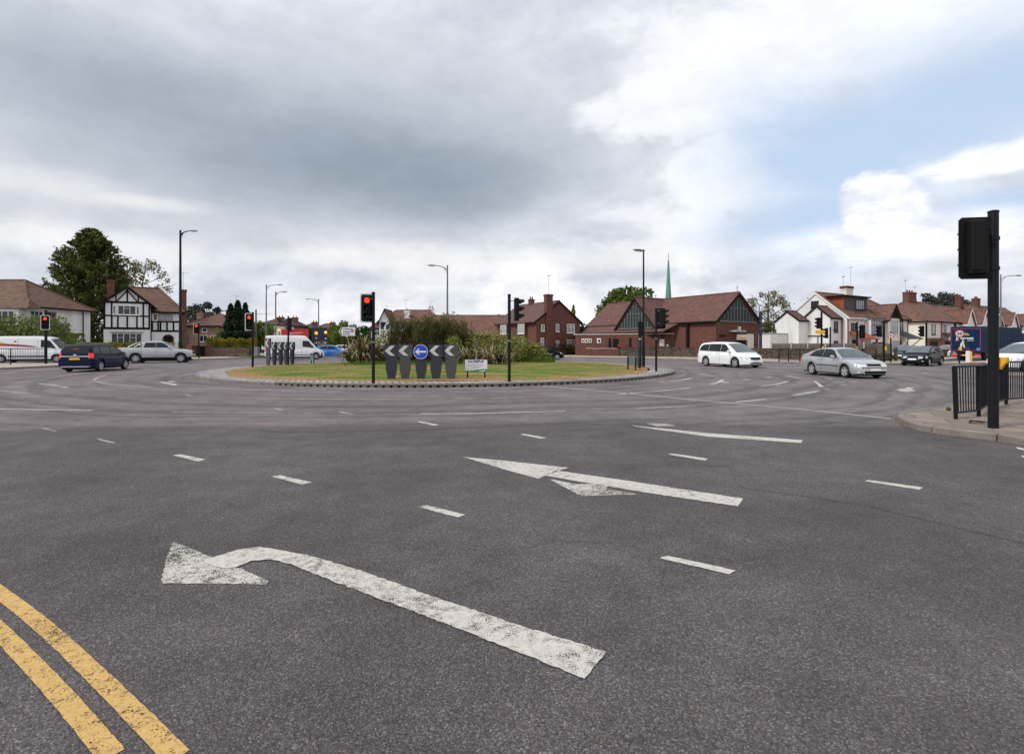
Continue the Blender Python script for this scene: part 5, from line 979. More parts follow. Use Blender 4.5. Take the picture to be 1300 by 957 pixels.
def win(root,p,d,w,h,cols=2,fm='white',gm='glass',tr=0,sill=True,fw=.07,deep=.05):
    """p lower left corner seen from outside, d direction along the wall (outside normal is to the right of d)"""
    a=math.atan2(d[1],d[0]); T=Matrix.Translation(p)@Matrix.Rotation(a,4,'Z'); m=MB(T)   # local: x along wall, -y outwards
    m.box(-.0,fw,-deep,.02,0,h); m.box(w-fw,w,-deep,.02,0,h); m.box(fw,w-fw,-deep,.02,0,fw); m.box(fw,w-fw,-deep,.02,h-fw,h)
    for k in range(1,cols): x=w*k/cols; m.box(x-fw*.4,x+fw*.4,-deep+.004,.02,fw,h-fw)
    if tr: 
        for k in range(cols):
            if tr==1 or k%2==(0 if tr==2 else 1): m.box(fw+w*k/cols*1.0,(w*(k+1)/cols)-fw*.4,-deep+.008,.02,h*.66,h*.66+fw*.6)
    if sill: m.box(-.06,w+.06,-deep-.07,.02,-.07,-.002)
    f=m.build('window',M[fm],root); m=MB(T); m.box(fw*.6,w-fw*.6,-.018,.01,fw*.6,h-fw*.6); m.build('pane',M[gm],f); return f
def chimney(root,x,y,z0,z1,w=.9,dd=.6,mat='brick',pots=2,cap=True,lab=None):
    m=MB(); m.box(x-w/2,x+w/2,y-dd/2,y+dd/2,z0,z1-.25); m.box(x-w/2-.06,x+w/2+.06,y-dd/2-.06,y+dd/2+.06,z1-.248,z1-.08); m.box(x-w/2-.02,x+w/2+.02,y-dd/2-.02,y+dd/2+.02,z1-.078,z1)
    c=m.build('chimney',M[mat],root)
    for k in range(pots): xx=x-w/2+w*(k+.5)/pots; m=MB(); m.tube([(xx,y,z1),(xx,y,z1+.32),(xx,y,z1+.36)],[.13,.10,.125],10); m.build('chimney_pot',M['tilehang'],c,40)
    return c
def aerial(root,x,y,z,h=1.8,rot=0):
    m=MB(Matrix.Translation((x,y,z))@Matrix.Rotation(rot,4,'Z')); m.tube([(0,0,0),(0,0,h)],.02,5); m.tube([(-.5,0,h-.05),(.6,0,h-.05)],.012,4)
    for k in range(7): m.tube([(-.4+k*.15,-.22,h-.05),(-.4+k*.15,.22,h-.05)],.007,4)
    m.build('aerial',M['steel'],root)
def door(root,p,d,w,h,mat): 
    T=Matrix.Translation(p)@Matrix.Rotation(math.atan2(d[1],d[0]),4,'Z'); m=MB(T); m.box(0,w,-.04,.02,0,h); o=m.build('door',mat,root); m=MB(T); m.box(w*.2,w*.8,-.05,-.041,h*.55,h*.88); m.build('pane',M['glass'],o); m=MB(T); m.tube([(w*.85,-.05,h*.48),(w*.85,-.09,h*.48)],.03,8); m.build('handle',M['chrome'],o)
# ---- far left: white house under a hipped brown roof
r=frame_root('white_house',(-50.4,53.2),0,'white rendered house with a big hipped brown roof at the left edge')
walls(r,-14,0,0,8,0,5.45,M['render2']); hroof(r,-14,0,0,8,5.55,8.7,M['tilehip'],.45,fascia=M['timber'])
win(r,(-6.3,0,3.5),(1,0),2.0,1.35,4); win(r,(-2.9,0,3.6),(1,0),.9,1.2,1); win(r,(-12,0,3.5),(1,0),2.6,1.35,4); win(r,(-4.6,0,.9),(1,0),2.4,1.3,3)
win(r,(0,.3,3.4),(0,1),1.5,1.7,3,'white','glass'); win(r,(0,2.2,3.1),(0,1),1.2,2.0,2,'steel','glass')
m=MB(); m.cyl(.08,6.9,0,5.3,.05,8); m.build('drainpipe',M['timber'],r,40); m=MB(); m.cyl(-1.0,-.08,0,5.3,.05,8); m.build('drainpipe',M['timber'],r,40); chimney(r,-12,4,7,9.6,1.0,.7); aerial(r,-9,4,8.6,2)
m=MB(); V=[(-3.2,-.9,4.9),(.9,-.9,4.9),(.9,.8,4.9),(-3.2,.8,4.9),(-2.4,.2,6.0),(.1,.2,6.0)]; m.add(V,[(3,2,1,0),(0,1,5,4),(1,2,5),(2,3,4,5),(3,0,4)]); m.v=[(x,y,z+.35) for x,y,z in m.v]; m.build('bay_roof',M['tilehip'],r)
m=MB(); m.box(-2.9,-.2,-.7,-.003,0,5.2); m.build('bay',M['render2'],r); win(r,(-2.5,-.7,3.6),(1,0),1.9,1.4,3)
# ---- half timbered house
HA=(px(131.5,53.4),53.4); HT=R(31); r=frame_root('half_timbered_house',HA,HT,'half timbered black and white house with a steep front gable and brown roof')
def P55(x,y):
    k=(x-CX)/F; s_=(k*HA[1]-HA[0])/(math.cos(HT)-k*math.sin(HT)); return (s_,hz(y,55))
def sw(a,b): return P55(b,0)[0]-P55(a,0)[0]
gw=P55(190.5,0)[0]; ze=P55(0,386)[1]; zr=P55(0,366)[1]
walls(r,0,gw,0,7,0,ze,M['render'],'y',zr); groof(r,0,gw,0,7,ze,zr,'y',M['tile'],.42,.35,.12,M['timber'])
ww=P55(229,0)[0]; walls(r,gw+.003,ww,1.6,8,0,P55(0,394)[1],M['render'],name='wing_wall')
hroof(r,gw-2.2,ww,1.6,8.0,P55(0,394)[1],P55(0,364)[1]+.3,M['tilehip'],.35,2.6,'x',(0,1),name='wing_roof',fascia=M['timber'])
m=MB()
def beam(x0,z0,x1,z1,w=.16,y=-.035,yy=0): 
    d=Vector((x1-x0,0,z1-z0)); L=d.length; d.normalize(); nn=Vector((-d.z,0,d.x))*w/2; a=Vector((x0,0,z0)); b=Vector((x1,0,z1))
    Q=[a-nn,b-nn,b+nn,a+nn]; m.add([(q.x,yy+y,q.z) for q in Q]+[(q.x,yy-.002,q.z) for q in Q],[(0,1,2,3),(7,6,5,4)]+[((i+1)%4,i,4+i,4+(i+1)%4) for i in range(4)])
z1=P55(0,417)[1]; z2=P55(0,401.3)[1]; z3=P55(0,384.5)[1]
for z,w in ((z1,.22),(z2,.15),(z3,.22)): beam(0,z,gw,z,w,-.045 if z==z2 else -.05)
for k in (0,.17,.30,.50,.71,.85,1): 
    x=gw*k+(.07 if k==0 else -.07 if k==1 else 0)
    if k in (.30,.50,.71): beam(x,z1,x,z2,.14)
    else: beam(x,z1,x,z3,.15)
beam(gw/2,z3,gw/2,zr-.15,.14); beam(gw*.26,z3,gw*.26,z3+.7,.11); beam(gw*.74,z3,gw*.74,z3+.7,.11)
for s_ in (-1,1):
    c_=[(gw/2+s_*t_*.85,z3+.15+ 1.1*(1-t_)) for t_ in (1,.85,.6,.3,.02)]
    for a,b in zip(c_,c_[1:]): beam(a[0],a[1],b[0],b[1],.12,-.04)
m.build('timber_frame',M['timber'],r)
for x0,x1 in ((143,147),(173,177)): win(r,(P55(x0,0)[0],-.02,z2+.12),(1,0),sw(x0,x1),.95,1)
win(r,(P55(149.3,0)[0],-.02,z2+.10),(1,0),sw(149.3,172.8),1.0,3,tr=3); 
zg0=P55(0,432)[1]-.7; win(r,(P55(141,0)[0],0,zg0),(1,0),sw(141,180.5),P55(0,423)[1]-zg0,5,tr=3)
m=MB(); m.box(P55(140,0)[0],P55(182,0)[0],-.12,0,P55(0,422.4)[1],P55(0,421.6)[1]); m.build('window_head',M['tile'],r)
m=MB(); yb=1.56; q0,q1=gw+.02,ww; za,zb=P55(0,419.5)[1],P55(0,407)[1]
beam(q0,za,q1,za,.2,-.05,yb+.04); beam(q0,zb,q1,zb,.2,-.05,yb+.04)
for k in (0.02,.22,.30,.52,.74,.98): beam(q0+(q1-q0)*k,za,q0+(q1-q0)*k,zb,.16,-.045,yb+.04)
m.build('timber_frame',M['timber'],r)
win(r,(q0+.15,1.6,zb+.1),(1,0),.4,P55(0,396)[1]-zb-.2,1); win(r,(q0+.62,1.6,zb+.1),(1,0),1.35,P55(0,396)[1]-zb-.2,2,'steel','curtain')
m=MB(); arc=[(P55(205,0)[0],.1),(P55(220,0)[0],.1),(P55(220,0)[0],P55(0,428)[1]),(P55(217,0)[0],P55(0,425)[1]),(P55(212.5,0)[0],P55(0,423.7)[1]),(P55(208,0)[0],P55(0,425)[1]),(P55(205,0)[0],P55(0,428)[1])]; m.xz(arc,1.56,1.6-.003); m.build('arched_porch',M['brickd'],r)
m=MB(); x0,x1=P55(207,0)[0],P55(218,0)[0]; m.box(x0,x1,1.535,1.556,.1,P55(0,426)[1]); m.build('door',M['timber'],r)
m=MB(); m.cyl(gw+.1,-.05,0,ze-.2,.05,8); m.build('drainpipe',M['timber'],r,40)
chimney(r,.15,3.5,4,hz(356,57),.6,.6,'brickd',0); chimney(r,ww+.28,1.9,0,hz(367,58),.5,.55,'brickd',0); aerial(r,ww+.2,1.9,hz(367,57.5),2.0)
# ---- pale pink brick house
r=frame_root('brick_house',(px(231,76),76),0,'pinkish brick house with a hipped brown roof behind the yellow hedge')
w=px(293,76)-px(231,76); walls(r,0,w,0,7,0,4.25,M['brickp']); hroof(r,0,w,0,7,4.3,hz(398.5,79),M['tilered'],.3,fascia=M['timber'])
chimney(r,w*.75,3.5,4.5,hz(393.5,79),1.3,.8,'brickd',2); chimney(r,w*.12,3,2,hz(397,78),.7,.6,'brickp',1); aerial(r,w*.85,3.5,7.3,1.8)
win(r,(w*.42,0,hz(421.5,76)),(1,0),.7,.6,1); win(r,(w*.36,0,hz(434,76)),(1,0),1.2,1.0,2); win(r,(w*.58,0,hz(434,76)),(1,0),1.0,.9,2)
m=MB(); m.box(0.2,1.1,-.05,0.0,hz(437,76),hz(424,76)); m.build('shutter',M['paleclad'],r)
# ---- rows far up the left arm
LBs=['dark roofed house right of the conifers behind the tall white van','brown roofed house with a chimney just left of the red lorry','grey brown terrace right of the red lorry','low brown roofed house beyond the dark sign','red brown roof among trees left of the direction sign']
for i,(xa,xb,Y,yr,ye,mt,ax) in enumerate(((330,352,105,404,412,'tiledark','render'),(349,372,118,404.5,413,'tiledark','brickd'),(378,398,125,410.5,417,'tiledark','brickp'),(396,424,135,411,418,'tile','brickd'),(418,440,150,414,420,'tile','render'))):
    r=frame_root('distant_house',(px(xa,Y),Y),0,LBs[i],'house','houses up the far left arm'); w=px(xb,Y)-px(xa,Y)
    walls(r,0,w,0,8,0,hz(ye,Y),M[ax]); hroof(r,0,w,0,8,hz(ye,Y),hz(yr,Y+4),M[mt],.3,2.5,fascia=M['timber']); chimney(r,w*.7,4,4,hz(yr-2.6,Y),1.3,.8,'brickd',2)
    for k in range(2): win(r,(w*(.15+.45*k),0,3.3),(1,0),w*.25,1.1,2)
    for k in range(2): win(r,(w*(.15+.45*k),0,.9),(1,0),w*.25,1.2,2)
# ---- white house with brown roofs behind the island
Y=84; r=frame_root('white_house',(px(477,Y),Y),0,'white house with red brown roofs and white chimneys behind the bamboo')
def P(x,y): return ((x-477)*Y/F,hz(y,Y))
x0,x1=P(484,0)[0],P(524,0)[0]; walls(r,x0,x1,0,8,0,P(0,409)[1],M['render']); hroof(r,x0-.3,x1+4,0,8,P(0,409)[1],P(0,392)[1],M['tilered'],.3,2.2,fascia=M['timber'])
g0,g1=P(484,0)[0],P(497,0)[0]; walls(r,g0,g1,-1.2,1,0,P(0,408)[1],M['render'],'y',P(0,394)[1],name='gable_wall'); groof(r,g0,g1,-1.2,3.5,P(0,408)[1],P(0,394)[1],'y',M['tilered'],.25,.25,.1,M['timber'],name='gable_roof')
walls(r,P(470,0)[0],x0-.003,.6,7,0,P(0,417)[1],M['render'],name='side_wall'); hroof(r,P(470,0)[0],x0+.4,.6,7,P(0,417)[1],P(0,403)[1],M['tile'],.3,1.4,name='side_roof',fascia=M['timber'])
for k in range(3): win(r,(g0+.12+k*.85,-1.2,P(0,419)[1]),(1,0),.7,.95,1)
for k in range(3): win(r,(P(500+k*8,0)[0],0,P(0,419)[1]),(1,0),.8,.95,2)
win(r,(P(474,0)[0],.6,P(0,426)[1]),(1,0),.9,.7,2)
chimney(r,P(514.5,0)[0],1.5,4,P(0,394)[1],.85,.8,'white',1); chimney(r,P(541,0)[0],5,4,P(0,388.5)[1],.9,.8,'white',2); aerial(r,P(512,0)[0],2,P(0,393)[1],1.8,.6); aerial(r,P(541,0)[0],5,P(0,388)[1],1.2,.2); aerial(r,P(485,0)[0],3,P(0,394)[1],1.0,.2)
# ---- long building
Y=82; r=frame_root('long_brick_building',(px(538,Y),Y),0,'long low brick building with one plain brown roof behind the island shrubs','building')
w=px(664,Y)-px(538,Y); walls(r,0,w,0,9,0,hz(425,Y),M['brick']); groof(r,0,w,0,9,hz(425,Y),hz(401.5,Y+4.5)+.0,'x',M['tilered'],.35,.1,.12,M['timber'])
for k in range(6): win(r,(1.0+k*2.5,0,1.0),(1,0),1.5,1.3,2)
chimney(r,3,6,4,hz(399,88),.9,.7,'white',1)
# ---- brick house right of the island signal
U=(.8638,.5038); TH=math.atan2(.5038,.8638)
r=frame_root('brick_house',(3.24,68.2),TH,'dark red brick house with a wide gable and tall chimney, right of the island signal')
a=7.3; zr=7.35; ze=4.65
walls(r,0,a,0,11,0,ze,M['brick'],'y',zr); groof(r,0,a,0,11,ze,zr,'y',M['tile'],.35,.15,.12,M['timber'])
chimney(r,2.0,.1,0,hz(373.5,69),1.0,.7,'brick',0); chimney(r,3.65,7,6,8.2,.7,.6,'brickd',2); aerial(r,2.2,.3,8.3,2.6,.8)
for x,z,w_,h_,c_ in ((3.15,3.25,.55,1.05,1),(5.0,3.1,1.35,1.25,2),(3.15,.75,.55,1.3,1),(5.0,.85,1.35,1.35,2),(.75,3.3,.55,.9,1),(.7,.9,.5,1.5,1)): win(r,(x,0,z),(1,0),w_,h_,c_,'white','curtain',tr=1 if c_==2 else 0)
for y in (2.2,7.2): 
    m=MB(); m.box(-.45,-.003,y,y+1.9,0,ze-.15); m.build('bay',M['brick'],r)
    win(r,(-.45,y+1.8,3.0),(0,-1),1.7,1.3,3,'white','curtain',tr=1); win(r,(-.45,y+1.8,.8),(0,-1),1.7,1.4,3,'white','curtain')
# ---- church
CG=(25.6,58.0); r=empty('church',(CG[0],CG[1],0),math.atan2(.8432,-.5376),'brick church with plum brown roofs, two grey slatted gables and a thin green spire','church')
# local frame: +x runs away from the near gable along the main ridge, +y to the left of it (towards the camera side)
zr=7.27; ze=4.15
walls(r,0,21,-4,4,0,ze,M['brick'],'x',zr); 
for (x0,x1) in ((0,21),): groof(r,x0,x1,-4,4,ze,zr,'x',M['churchtile'],.25,.25,.14,M['timber'])
# lower skirt of the main roof to the left of the raised part
m=MB(); V=[(4.6,3.9,ze+.12),(20.6,3.9,ze+.12),(20.6,5.9,ze-1.1),(5.9,5.9,ze-1.1)]; V+=[(x,y,z-.14) for x,y,z in V]; m.add(V,[(0,1,2,3),(7,6,5,4)]+[((i+1)%4,i,4+i,4+(i+1)%4) for i in range(4)]); m.build('lean_to_roof',M['churchtile'],r)
m=MB(); V=[(5.9,5.92,ze-1.28),(20.6,5.92,ze-1.28),(20.6,5.96,ze-1.28),(5.9,5.96,ze-1.28)]; m.add(V+[(x,y,z+.18) for x,y,z in V],[(3,2,1,0),(4,5,6,7)]+[(i,(i+1)%4,4+(i+1)%4,4+i) for i in range(4)]); m.box(.2,4.6,4.24,4.3,ze-.32,ze-.05); m.build('gutter',M['timber'],r)
def slats(root,T,hw_,z0,z1,n_=11):   # glazed gable with vertical battens; local x across, -y outwards
    m=MB(T); m.xz([(-hw_,z0),(hw_,z0),(0,z1)],-.02,.0); p=m.build('gable_screen',M['darkclad'],root)
    m=MB(T)
    for k in range(n_):
        x=-hw_+2*hw_*(k+.5)/n_; top=z0+(z1-z0)*(1-abs(x)/hw_)-.12
        if top>z0+.2: m.box(x-.055,x+.055,-.09,-.021,z0,top)
    zz=z0+(z1-z0)*.52; q=hw_*(1-.52)-.05; m.box(-q,q,-.11,-.02,zz,zz+.09); m.box(-hw_,hw_,-.12,-.02,z0-.15,z0-.002); m.build('batten',M['paleclad'],p)
T=Matrix.Rotation(R(-90),4,'Z')  # outward -x
slats(r,T@Matrix.Translation((0,-.02,0)),3.45,ze+.03,zr-.42,12)
# cross wing: gable faces +y
xc=10.6; hw_=3.3; ze2=3.55
walls(r,xc-hw_,xc+hw_,3.5,5.33,0,ze2,M['brick'],'y',zr-.02,name='wing_wall'); groof(r,xc-hw_,xc+hw_,-6,5.33,ze2,zr-.02,'y',M['churchtile'],.3,.2,.14,M['timber'],name='wing_roof')
slats(r,Matrix.Translation((xc,5.35,0))@Matrix.Rotation(PI,4,'Z'),2.9,ze2+.05,zr-.42,12)
def loc_(X,Y_): dx,dy=X-CG[0],Y_-CG[1]; return (dx*-.5376+dy*.8432,-dx*.8432+dy*-.5376)
# spire over the crossing
SPX,SPY=loc_(20.45,66.95); m=MB(Matrix.Translation((SPX,SPY,0))); m.tube([(0,0,zr-.5),(0,0,zr+.5),(0,0,hz(331,66.9))],[.40,.36,.09],8); sp_=m.build('spire',M['copper'],r,20)
m=MB(Matrix.Translation((SPX,SPY,hz(331,66.9)))); m.tube([(0,0,-.1),(0,0,.95)],.035,6); m.tube([(-.14,.22,.6),(.14,-.22,.6)],.03,6); m.build('cross',M['steel'],sp_)
m=MB(); m.tube([(.1,0,zr),(.1,0,zr+1.0)],.03,5); m.tube([(.1,-.3,zr+.7),(.1,.3,zr+.7)],.02,5); m.build('gable_cross',M['steel'],r)
# flat roofed front range, in the same frame: left of the axis
def loc(X,Y_):   # world to church frame
    dx,dy=X-CG[0],Y_-CG[1]; ca,sa=-.5376,.8432; return (dx*ca+dy*sa,-dx*sa+dy*ca)
fr=[loc(*p) for p in ((8.2,66.4),(13.0,64.2),(13.2,63.5),(17.0,61.6),(19.3,60.6),(19.6,61.0),(21.4,60.0),(23.4,59.0),(24.6,62.5),(19,68),(9,72))]
m=MB(); m.prism(fr,0,2.75); m.build('front_range',M['brick'],r)
cx_=sum(p[0] for p in fr)/len(fr); cy_=sum(p[1] for p in fr)/len(fr)
m=MB(); m.prism([(cx_+(x-cx_)*1.015,cy_+(y-cy_)*1.03) for x,y in fr],2.753,2.88); m.build('coping',M['concrete'],r)
def onfront(x,y,dist,w,h,mat,name,dz=0): # a flat fitting on the front range, given by where it shows
    return None
def wallpt(A,B,x):   # where the view line of column x meets wall A-B
    (x1,y1),(x2,y2)=A,B; k=(x-CX)/F; t_=(k*y1-x1)/((x2-x1)-k*(y2-y1)); return (x1+(x2-x1)*t_,y1+(y2-y1)*t_)
def fit(root,A,B,x0,x1,y0,y1,mat,name,th=.05,locf=None,off=.0):
    p,q=wallpt(A,B,x0),wallpt(A,B,x1); za,zb=hz(y1,(p[1]+q[1])/2),hz(y0,(p[1]+q[1])/2)
    a,b=(locf(*p),locf(*q)) if locf else (p,q); d=Vector((b[0]-a[0],b[1]-a[1],0)); L=d.length; d.normalize(); T=Matrix.Translation((a[0],a[1],0))@Matrix.Rotation(math.atan2(d.y,d.x),4,'Z')
    m=MB(T); m.box(0,L,-th-off,-.0-off,za,zb); return m.build(name,mat,root)
A,B=(13.2,63.5),(19.3,60.6); C0,C1=(8.2,66.4),(13.0,64.2)
fit(r,A,B,834.5,843.5,430.8,439.2,M['cream'],'notice_board',.06,loc); fit(r,A,B,824,827,437,440,M['cream'],'small_notice',.05,loc); fit(r,A,B,846,849,437,440,M['cream'],'small_notice',.05,loc)
fit(r,A,B,778.5,785.5,430,449,M['timber'],'door',.05,loc)
E0,E1=(19.6,61.0),(23.4,59.0)
fit(r,E0,E1,869,872,436.5,439.5,M['cream'],'small_notice',.05,loc); fit(r,E0,E1,886.5,889.5,436.5,439.5,M['cream'],'small_notice',.05,loc)
for xa,xb in ((738.5,742),(743,746.6),(747.6,751.2)): fit(r,C0,C1,xa,xb,430,435,M['white'],'window',.06,loc); fit(r,C0,C1,xa+.8,xb-.8,431,434.2,M['glass'],'pane',.07,loc)
fit(r,C0,C1,758,763,429.5,435.5,M['white'],'window',.06,loc); fit(r,C0,C1,759.4,762.2,431,434.6,M['glass'],'pane',.07,loc)
# right gable wall fittings (that wall runs square to the main ridge through the near gable)
GA=(CG[0]-.8432*4,CG[1]-.5376*4); GB=(CG[0]+.8432*4,CG[1]+.5376*4)
fit(r,GA,GB,934.5,947.5,424.8,431.5,M['signw'],'sign_board',.10,loc,.02); fit(r,GA,GB,935.5,946.5,428.2,430.4,M['yellow'],'yellow_line',.13,loc,.02); fit(r,GA,GB,925,937,419.5,421.3,M['concrete'],'canopy',1.0,loc); fit(r,GA,GB,936.3,938,414.5,420,M['white'],'wall_lamp',.25,loc)
fit(r,GA,GB,935,946,432,447,M['timber'],'door',.06,loc); fit(r,GA,GB,913,920,425,427,M['blackp'],'wall_light',.2,loc); fit(r,GA,GB,948,956,424,446,M['cream'],'door_surround',.08,loc)
fit(r,A,B,826,832,425.9,427,M['blackp'],'wall_light',.3,loc); fit(r,A,B,838,845,425.9,427,M['blackp'],'wall_light',.3,loc)
fit(r,A,B,799,801.5,429,448,M['timber'],'drainpipe',.12,loc); fit(r,C0,C1,773,775,429,449,M['timber'],'drainpipe',.12,loc)
m=MB(); p=loc(*wallpt(GA,(CG[0]-.8432*4-.54*4,CG[1]-.5376*4+.84*4),879)); m.cyl(3.6,4.2,0,ze-.1,.16,10); m.build('drainpipe',M['timber'],r,40)
for x_ in (18.6,19.7): win(r,(x_+.5,5.5,2.4) if False else (x_+.3,4.0,2.9),(-1,0),.5,.95,1,'white','glass')
# ---- low stone wall before the church, red board
o=MB(); W1=[(12.9,62.6),(15.5,61.2),(19.4,59.2),(23,56.2),(24.4,54.6),(26.0,51.9),(27.0,49.4),(28.8,46.9),(31.0,45.0)]
def wall_line(name,pts,h,t,mat,label,cap=None,z0=.1,cat='wall'):
    root=empty(name,(pts[0][0],pts[0][1],0),0,label,cat); O=Vector((*pts[0],0)); m=MB(); mc=MB()
    for a,b in zip(pts,pts[1:]):
        a,b=Vector((*a,0))-O,Vector((*b,0))-O; d=(b-a).normalized(); nn=Vector((-d.y,d.x,0))*t/2; Q=[a-nn,b-nn,b+nn,a+nn]; m.prism([(q.x,q.y) for q in Q],z0,z0+h)
        if cap: nn2=nn*1.25; Q=[a-nn2,b-nn2,b+nn2,a+nn2]; mc.prism([(q.x,q.y) for q in Q],z0+h+.003,z0+h+.07)
    m.build('wall_body',mat,root)
    if cap: mc.build('coping',cap,root)
    return root
wall_line('stone_wall',W1,1.0,.35,M['stone'],'dark rubble stone wall running from the church to the white end house',M['stone'])
X,Y=px(786.5,61.5),61.5; o=empty('red_notice',(X,Y,.1),.3,'small pink red notice board at the left end of the stone wall','sign'); m=MB(); m.box(-.25,.25,-.03,0,1.2,1.42); m.build('board',M['red'],o); m=MB(); m.box(-.03,.03,.003,.05,0,1.4); m.build('post',M['timber'],o)
wall_line('brick_wall',[(9.6,66.2),(9.9,63.8),(12.9,62.7)],.9,.3,M['brick'],'low brick wall between the brick house and the church entrance',M['concrete'])
# ---- house row on the right: frame u along the street, v away from it
F0=(43.2,66.0); ro=lambda name,u,v,label,cat='house',group=None: frame_root(name,(F0[0]+.8638*u-.5038*v,F0[1]+.5038*u+.8638*v),TH,label,cat,group)
# semi detached pair, left half white
r=ro('white_house',0,0,'white end house with side gable, rear wings and a big red and brown box dormer')
walls(r,0,8.2,0,8,0,5.1,M['render2'],'x',8.45); groof(r,0,8.2,0,8,5.1,8.45,'x',M['tilered'],.3,.1,.12,M['white'])
walls(r,-2.6,-.003,.7,4.1,0,5.0,M['render2'],'x',6.45,name='rear_wing_wall'); groof(r,-2.6,-.25,.7,4.1,5.0,6.45,'x',M['tile'],.2,.1,.1,M['timber'],name='rear_wing_roof')
walls(r,-4.8,-2.603,3.5,6.55,0,4.65,M['render2'],'x',5.85,name='rear_wing_wall'); groof(r,-4.8,-2.8,3.5,6.55,4.65,5.85,'x',M['tile'],.15,.08,.1,M['timber'],name='rear_wing_roof')
walls(r,-8.5,-4.803,5.0,8,0,2.9,M['render2'],name='garage_wall'); m=MB(); m.box(-8.6,-4.75,4.9,8.1,2.903,3.0); m.build('flat_roof',M['concrete'],r)
win(r,(-.003,4.6,6.5),(0,-1),1.0,.9,1,'timber') ; win(r,(-1.8,.7,3.1),(1,0),.95,1.4,1,'timber','glass'); win(r,(-1.8,.7,.9),(1,0),1.0,1.1,1,'timber','glass')
win(r,(.9,0,3.0),(1,0),1.2,1.3,2,'timber'); m=MB(); m.box(-.25,-.0,.02,.15,0,5); m.M=Matrix(); 
m=MB(); m.cyl(-.12,.55,0,5.0,.06,8); m.build('drainpipe',M['redd'],r,40); m=MB(); m.cyl(.12,-.08,0,5.0,.06,8); m.build('drainpipe',M['redd'],r,40)
m=MB(); m.box(-2.603-.05,-2.6,2.2,2.3,0,2.6); m.box(-2.66,-2.6,.9,3.9,2.55,2.68) ; m.build('waste_pipe',M['timber'],r)
for y_ in (4.2,5.6): win(r,(-4.8,y_+.5,1.15),(0,-1),.55,.45,1,'white')
m=MB(); m.box(-2.63,-2.60,1.6,2.2,0,0.01); 
# bay with large dark framed window, ground floor
m=MB(); m.box(4.4,7.9,-.75,-.003,0,5.0); m.build('bay',M['render2'],r); win(r,(4.55,-.75,2.75),(1,0),3.2,2.0,5,'timber','curtain',tr=1); win(r,(4.75,-.75,.5),(1,0),2.9,1.3,4,'timber','glass'); 
m=MB(); m.add([(4.2,-.95,5.0),(8.1,-.95,5.0),(8.1,.2,5.35),(4.2,.2,5.35),(4.2,-.95,4.9),(8.1,-.95,4.9),(8.1,.2,4.9),(4.2,.2,4.9)],[(0,1,2,3),(7,6,5,4),(0,4,5,1),(1,5,6,2),(2,6,7,3),(3,7,4,0)]); m.build('bay_roof',M['tile'],r)
# porch with red tiles
m=MB(); V=[(-.1,-1.9,2.25),(4.3,-1.9,2.25),(3.6,0,3.25),(.5,0,3.25)]; V+=[(x,y,z-.1) for x,y,z in V]; m.add(V,[(0,1,2,3),(7,6,5,4)]+[((i+1)%4,i,4+i,4+(i+1)%4) for i in range(4)]); m.build('porch_roof',M['tilehang'],r); m=MB(); m.box(.1,.3,-1.75,-1.55,0,2.2); m.box(3.8,4.0,-1.75,-1.55,0,2.2); m.build('porch_post',M['redd'],r); door(r,(1.2,0,.1),(1,0),1.0,2.0,M['timber'])
# box dormer
m=MB(); m.box(1.2,7.1,1.0,5.5,5.75,7.85); dm=m.build('dormer',M['tilehang'],r); m=MB(); m.box(3.6,7.12,.96,.999,5.75,7.85); m.box(1.18,3.6,.97,.999,5.75,7.85); m.build('dormer_cladding',M['dorm'],dm); m=MB(); m.box(.8,7.4,.55,5.6,7.853,8.02); m.build('dormer_roof',M['timber'],dm); win(r,(4.1,.96,6.2),(1,0),2.2,1.35,4,'timber','curtain')
# white side gable strip
c_=chimney(r,7.9,4.0,7.5,hz(366.5,73.4),1.7,.8,'cream',0); m=MB(); m.box(6.95,8.85,3.5,4.5,hz(366.5,73.4)+.003,hz(363.5,73.4)); m.build('chimney_cap',M['brickd'],c_)
aerial(r,7.0,4,9.6,1.6,.5); aerial(r,9.0,4,9.7,3.0,1.2)
# right half cream
r=ro('cream_house',8.25,0,'cream house half with a small dark half timbered gable and grey slate porch')
walls(r,0,8.2,0,8,0,5.0,M['cream']); hroof(r,-.0,8.2,0,8,5.1,8.45,M['tilered'],.3,4.2,'x',(0,1),fascia=M['timber'])
walls(r,.4,3.6,-.9,3,0,5.05,M['cream'],'y',6.9,name='gable_wall'); groof(r,.4,3.6,-.9,4.6,5.05,6.9,'y',M['tilered'],.35,.3,.1,M['timber'],name='gable_roof')
m=MB(); m.xz([(.5,5.12),(3.5,5.12),(2.0,6.8)],-.96,-.903); m.build('timber_gable',M['timber'],r)
win(r,(1.0,-.9,2.85),(1,0),2.2,2.1,4,'white','curtain',tr=1); win(r,(.9,-.9,.4),(1,0),2.6,1.7,5,'white','curtain',tr=1); win(r,(5.6,0,3.1),(1,0),1.3,1.55,2,'white','glass')
m=MB(); V=[(4.4,-1.7,2.55),(7.9,-1.7,2.55),(7.3,0,3.4),(4.2,0,3.4)]; V=[(3.9,-1.9,2.35),(8.3,-1.9,2.35),(7.4,0,3.35),(4.3,0,3.35)]; V+=[(x,y,z-.1) for x,y,z in V]; m.add(V,[(0,1,2,3),(7,6,5,4)]+[((i+1)%4,i,4+i,4+(i+1)%4) for i in range(4)]); m.build('porch_roof',M['slate'],r)
m=MB(); 
for x in (4.4,7.9): m.tube([(x,-1.75,2.3),(x,-.02,.7)],.08,6)
m.build('porch_brace',M['cream'],r); door(r,(5.4,0,.1),(1,0),1.0,2.05,M['paleclad']); m=MB(); m.tube([(8.15,-.06,0),(8.15,-.06,4.9)],.05,6); m.build('drainpipe',M['timber'],r,40)
